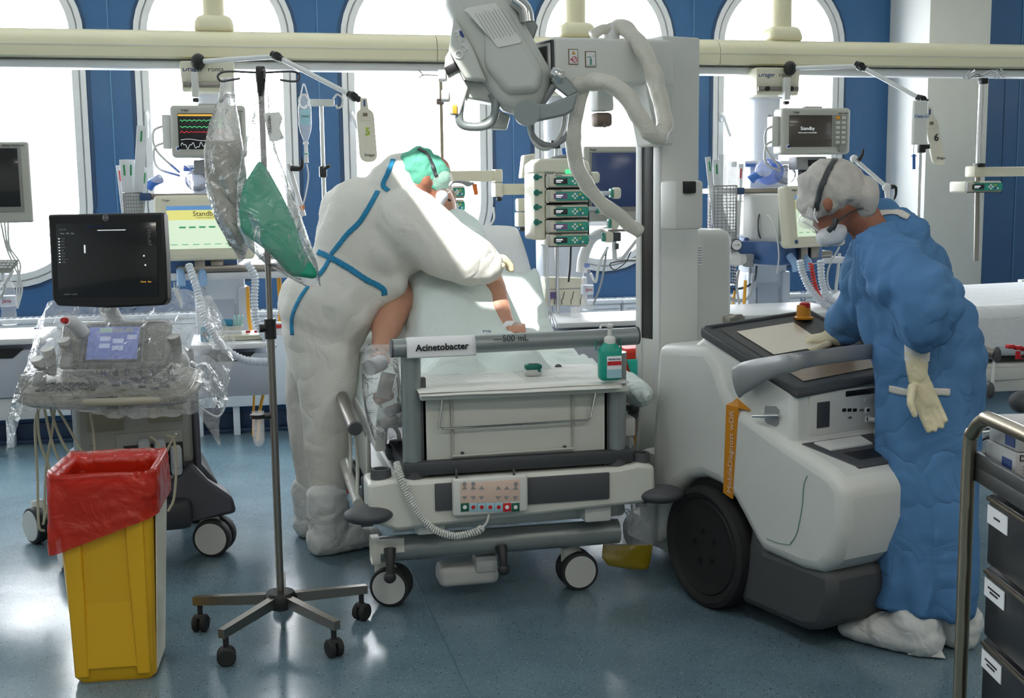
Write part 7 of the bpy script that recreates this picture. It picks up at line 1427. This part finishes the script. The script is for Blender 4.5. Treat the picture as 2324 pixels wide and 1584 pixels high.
b = MB(); q = O(632, 745, 5.9); b.box(q, (.07, .05, .06), .003); o = b.build('medicine_carton', 'label_white'); tag(o, 'small carton with red stripe right of the drip stand', 'carton'); b = MB(); b.box(q+V((0, -.026, .012)), (.07, .003, .018)); b.build('red_stripe', 'red', o)
def bottle(px, py, Y, lab, hh=.22):
    c = O(px, py, Y); t = thing('water_bottle', lab, 'water bottle', c, 0, 'clear water bottles with red lettering')
    b = MB(); b.lathe([(.02, 0), (.03, .004), (.031, .05), (.028, .06), (.031, .07), (.031, .13), (.027, .16), (.013, .20), (.012, .215)], n=26); b.build('bottle', 'clear', t); b = MB(); b.lathe([(.014, .212), (.014, .232), (.002, .233)], n=18); b.build('cap', 'clear_blue', t)
    b = MB(); b.lathe([(.0316, .08), (.0316, .125)], n=26); lb = b.build('label', mat('label_clear', '#dfe6f2', .4, alpha=.75), t); text('label_text', 'Jana', .022, 'red', lb, (0, -.0325, .105), XH, ZH, w=False); return t
bottle(22, 738, 5.4, 'water bottle standing on the left edge drawer unit'); bottle(1333, 704, 5.72, 'water bottle standing on the centre drawer unit behind the transducer box')
c = O(1306, 720, 5.62); b = MB(); b.lathe([(.02, 0), (.022, .002), (.026, .05), (.024, .05), (.02, .004)], c, n=22); tag(b.build('plastic_cup', 'clear'), 'small clear plastic cup left of the centre water bottle', 'cup')
# keyboard bracket at the left edge
t = thing('keyboard', 'small grey keypad on a white bracket at the left picture edge', 'keyboard', O(5, 600, 5.3)); b = MB(); q = [O(x, y, 5.25) for x, y in ((-40, 612), (22, 610), (42, 588), (-30, 588))]; b.prism(q, (0, .01, -.02)); W_(b, 'keypad', 'device_grey', t, bevel=.004)
for r_ in range(3):
    for k in range(4): b = MB(); b.box(O(-5+k*9+r_*4, 606-r_*6, 5.24), (.013, .004, .008), .001); W_(b, 'key', 'label_white', t)
b = MB(); b.tube([O(5, 615, 5.3), O(10, 660, 5.35), O(-20, 690, 5.4)], .008, sp=3); b.tube([O(30, 612, 5.3), O(10, 645, 5.3)], .007); W_(b, 'bracket', 'white_paint', t)
b = MB(); b.box(O(88, 744, 5.42), (.03, .05, .008), .002); tag(b.build('tablet_edge', 'ink_blue'), 'dark blue card lying at the right end of the left worktop', 'card')
# ---- laundry stand with red bag and teal cloth between bed and X-ray machine
ls = O(1450, 900, 4.75); t = thing('laundry_sack', 'red laundry sack on a stand between the bed and X-ray machine', 'laundry sack', (ls.x, 4.75, 0))
b = MB(); q = [O(x, y, 4.62) for x, y in ((1413, 793), (1484, 789), (1486, 850), (1480, 905), (1420, 905), (1414, 850))]; b.prism(q, (0, .22, 0)); W_(b, 'sack', mat('sack_red', '#d6331f', .5, bump=.5, bscale=20), t, bevel=.015)
b = MB(); q = [O(x, y, 4.60) for x, y in ((1424, 817), (1486, 813), (1488, 860), (1486, 915), (1462, 912), (1440, 870))]; b.prism(q, (0, .02, 0)); o = b.build('teal_cloth', 'teal_cloth', bevel=.004); tag(o, 'teal cloth draped over the red laundry sack', 'cloth')
b = MB(); a = O(1432, 905, 4.9); b.tube([V((a.x-.02, 4.75, .66)), V((a.x-.02, 4.75, .02))], .010); b.tube([V((a.x+.12, 4.8, .66)), V((a.x+.12, 4.8, .02))], .010); W_(b, 'stand_legs', 'light_grey', t)
cab('bag_strap', 'yellow_tube', 4.45, [(1430, 912), (1440, 960), (1442, 1010)], .005, 'yellow strap hanging right of the bed foot', 'strap'); cab('drain_line', 'tube_clear', 4.4, [(1425, 925), (1430, 980), (1436, 1010)], .006, 'clear drain line hanging beside the yellow strap', 'tube')
# ---- second bed at the right
rb = thing('hospital_bed', 'empty white hospital bed at the right picture edge', 'bed', (3.9, 5.4, 0))
zt2 = .93; y0, y1 = 4.75, 5.75
def G(px, py, D): return at(px, py, D)
b = MB(); b.hexa([(2.95, 4.78, .70), (4.9, 4.50, .70), (4.95, 5.55, .70), (3.0, 5.75, .70), (2.95, 4.78, .92), (4.9, 4.50, .96), (4.95, 5.55, .98), (3.0, 5.75, .93)]); b.build('mattress', 'sheet_white', rb, w=True, bevel=.05)
b = MB(); b.box((3.9, 5.15, .62), (1.9, .8, .06), .01); b.box((3.95, 4.72, .60), (1.9, .04, .13), .008, rot=-.12); fr_ = b.build('bed_frame', 'device_white', rb, w=True)
q = G(2250, 803, 5.1)
b = MB(); b.tube([G(2180, 786, 5.15), G(2258, 803, 5.05)], .026, n=18); r_ = b.build('side_rail', 'brushed', rb, w=True); b = MB(); c = G(2262, 805, 5.04); b.ball(c, (.018, .02, .035)); b.build('rail_end_cap', 'bed_dark', r_, w=True)
b = MB(); b.tube([G(2258, 815, 5.05), G(2252, 880, 5.0)], .008, n=10); b.build('rail_strut', 'light_grey', r_, w=True)
b = MB(); b.tube([G(2180, 862, 5.1), G(2245, 885, 4.98)], .024, n=18); b.build('lower_rail', 'device_white', r_, w=True); b = MB(); b.ball(G(2247, 886, 4.97), (.018, .02, .036)); b.build('rail_end_cap', 'bed_dark', r_, w=True)
b = MB(); c = G(2300, 788, 5.1)
for i in range(4): bb_ = MB(); bb_.box(G(2292+i*17, 786+i*3, 5.02), (.028, .03, .018), .004); bb_.build('red_grip', 'red', fr_, w=True)
b = MB(); b.box(G(2310, 806, 4.98), (.022, .004, .034)); b.build('red_badge', 'red', fr_, w=True); text('badge_text', 'CPR', .03, 'red', fr_, G(2328, 810, 4.97), XH, ZH)
b = MB(); b.box((3.35, 5.0, .36), (.09, .09, .5), .01); b.box((4.3, 5.0, .36), (.09, .09, .5), .01); b.build('lifting_column', 'device_white', rb, w=True)
b = MB(); q0, q1 = onZ(2235, 985, .14), onZ(2420, 1000, .14); b.tube([q0, q1], (.05, .03), n=4); b.build('base_bar', 'bed_white', rb, w=True); b = MB(); b.box(q0, (.05, .08, .09), .015); b.build('base_end', 'bed_dark', rb, w=True)
c = onZ(2250, 1050, 0); castor(rb, c.x, c.y, .075, .9, world=True); c = onZ(2420, 1010, 0); castor(rb, c.x, c.y, .075, .9, world=True)
b = MB(); b.ball(G(2318, 912, 4.8), (.05, .05, .045)); b.build('bumper', 'bed_dark', rb, w=True)
b = MB(); c = O(2322, 640, 6.5); b.box(c, (.05, .04, .03), .003); tag(b.build('wall_socket', 'label_white'), 'small white box standing behind the right bed', 'box')
# ---- handwriting on the right radiator cover
text('handwriting', '12020', .05, 'ink_blue', bpy.data.objects['radiator_cover.004'], O(1822, 672, YW-.169), ZH*-1, XH)
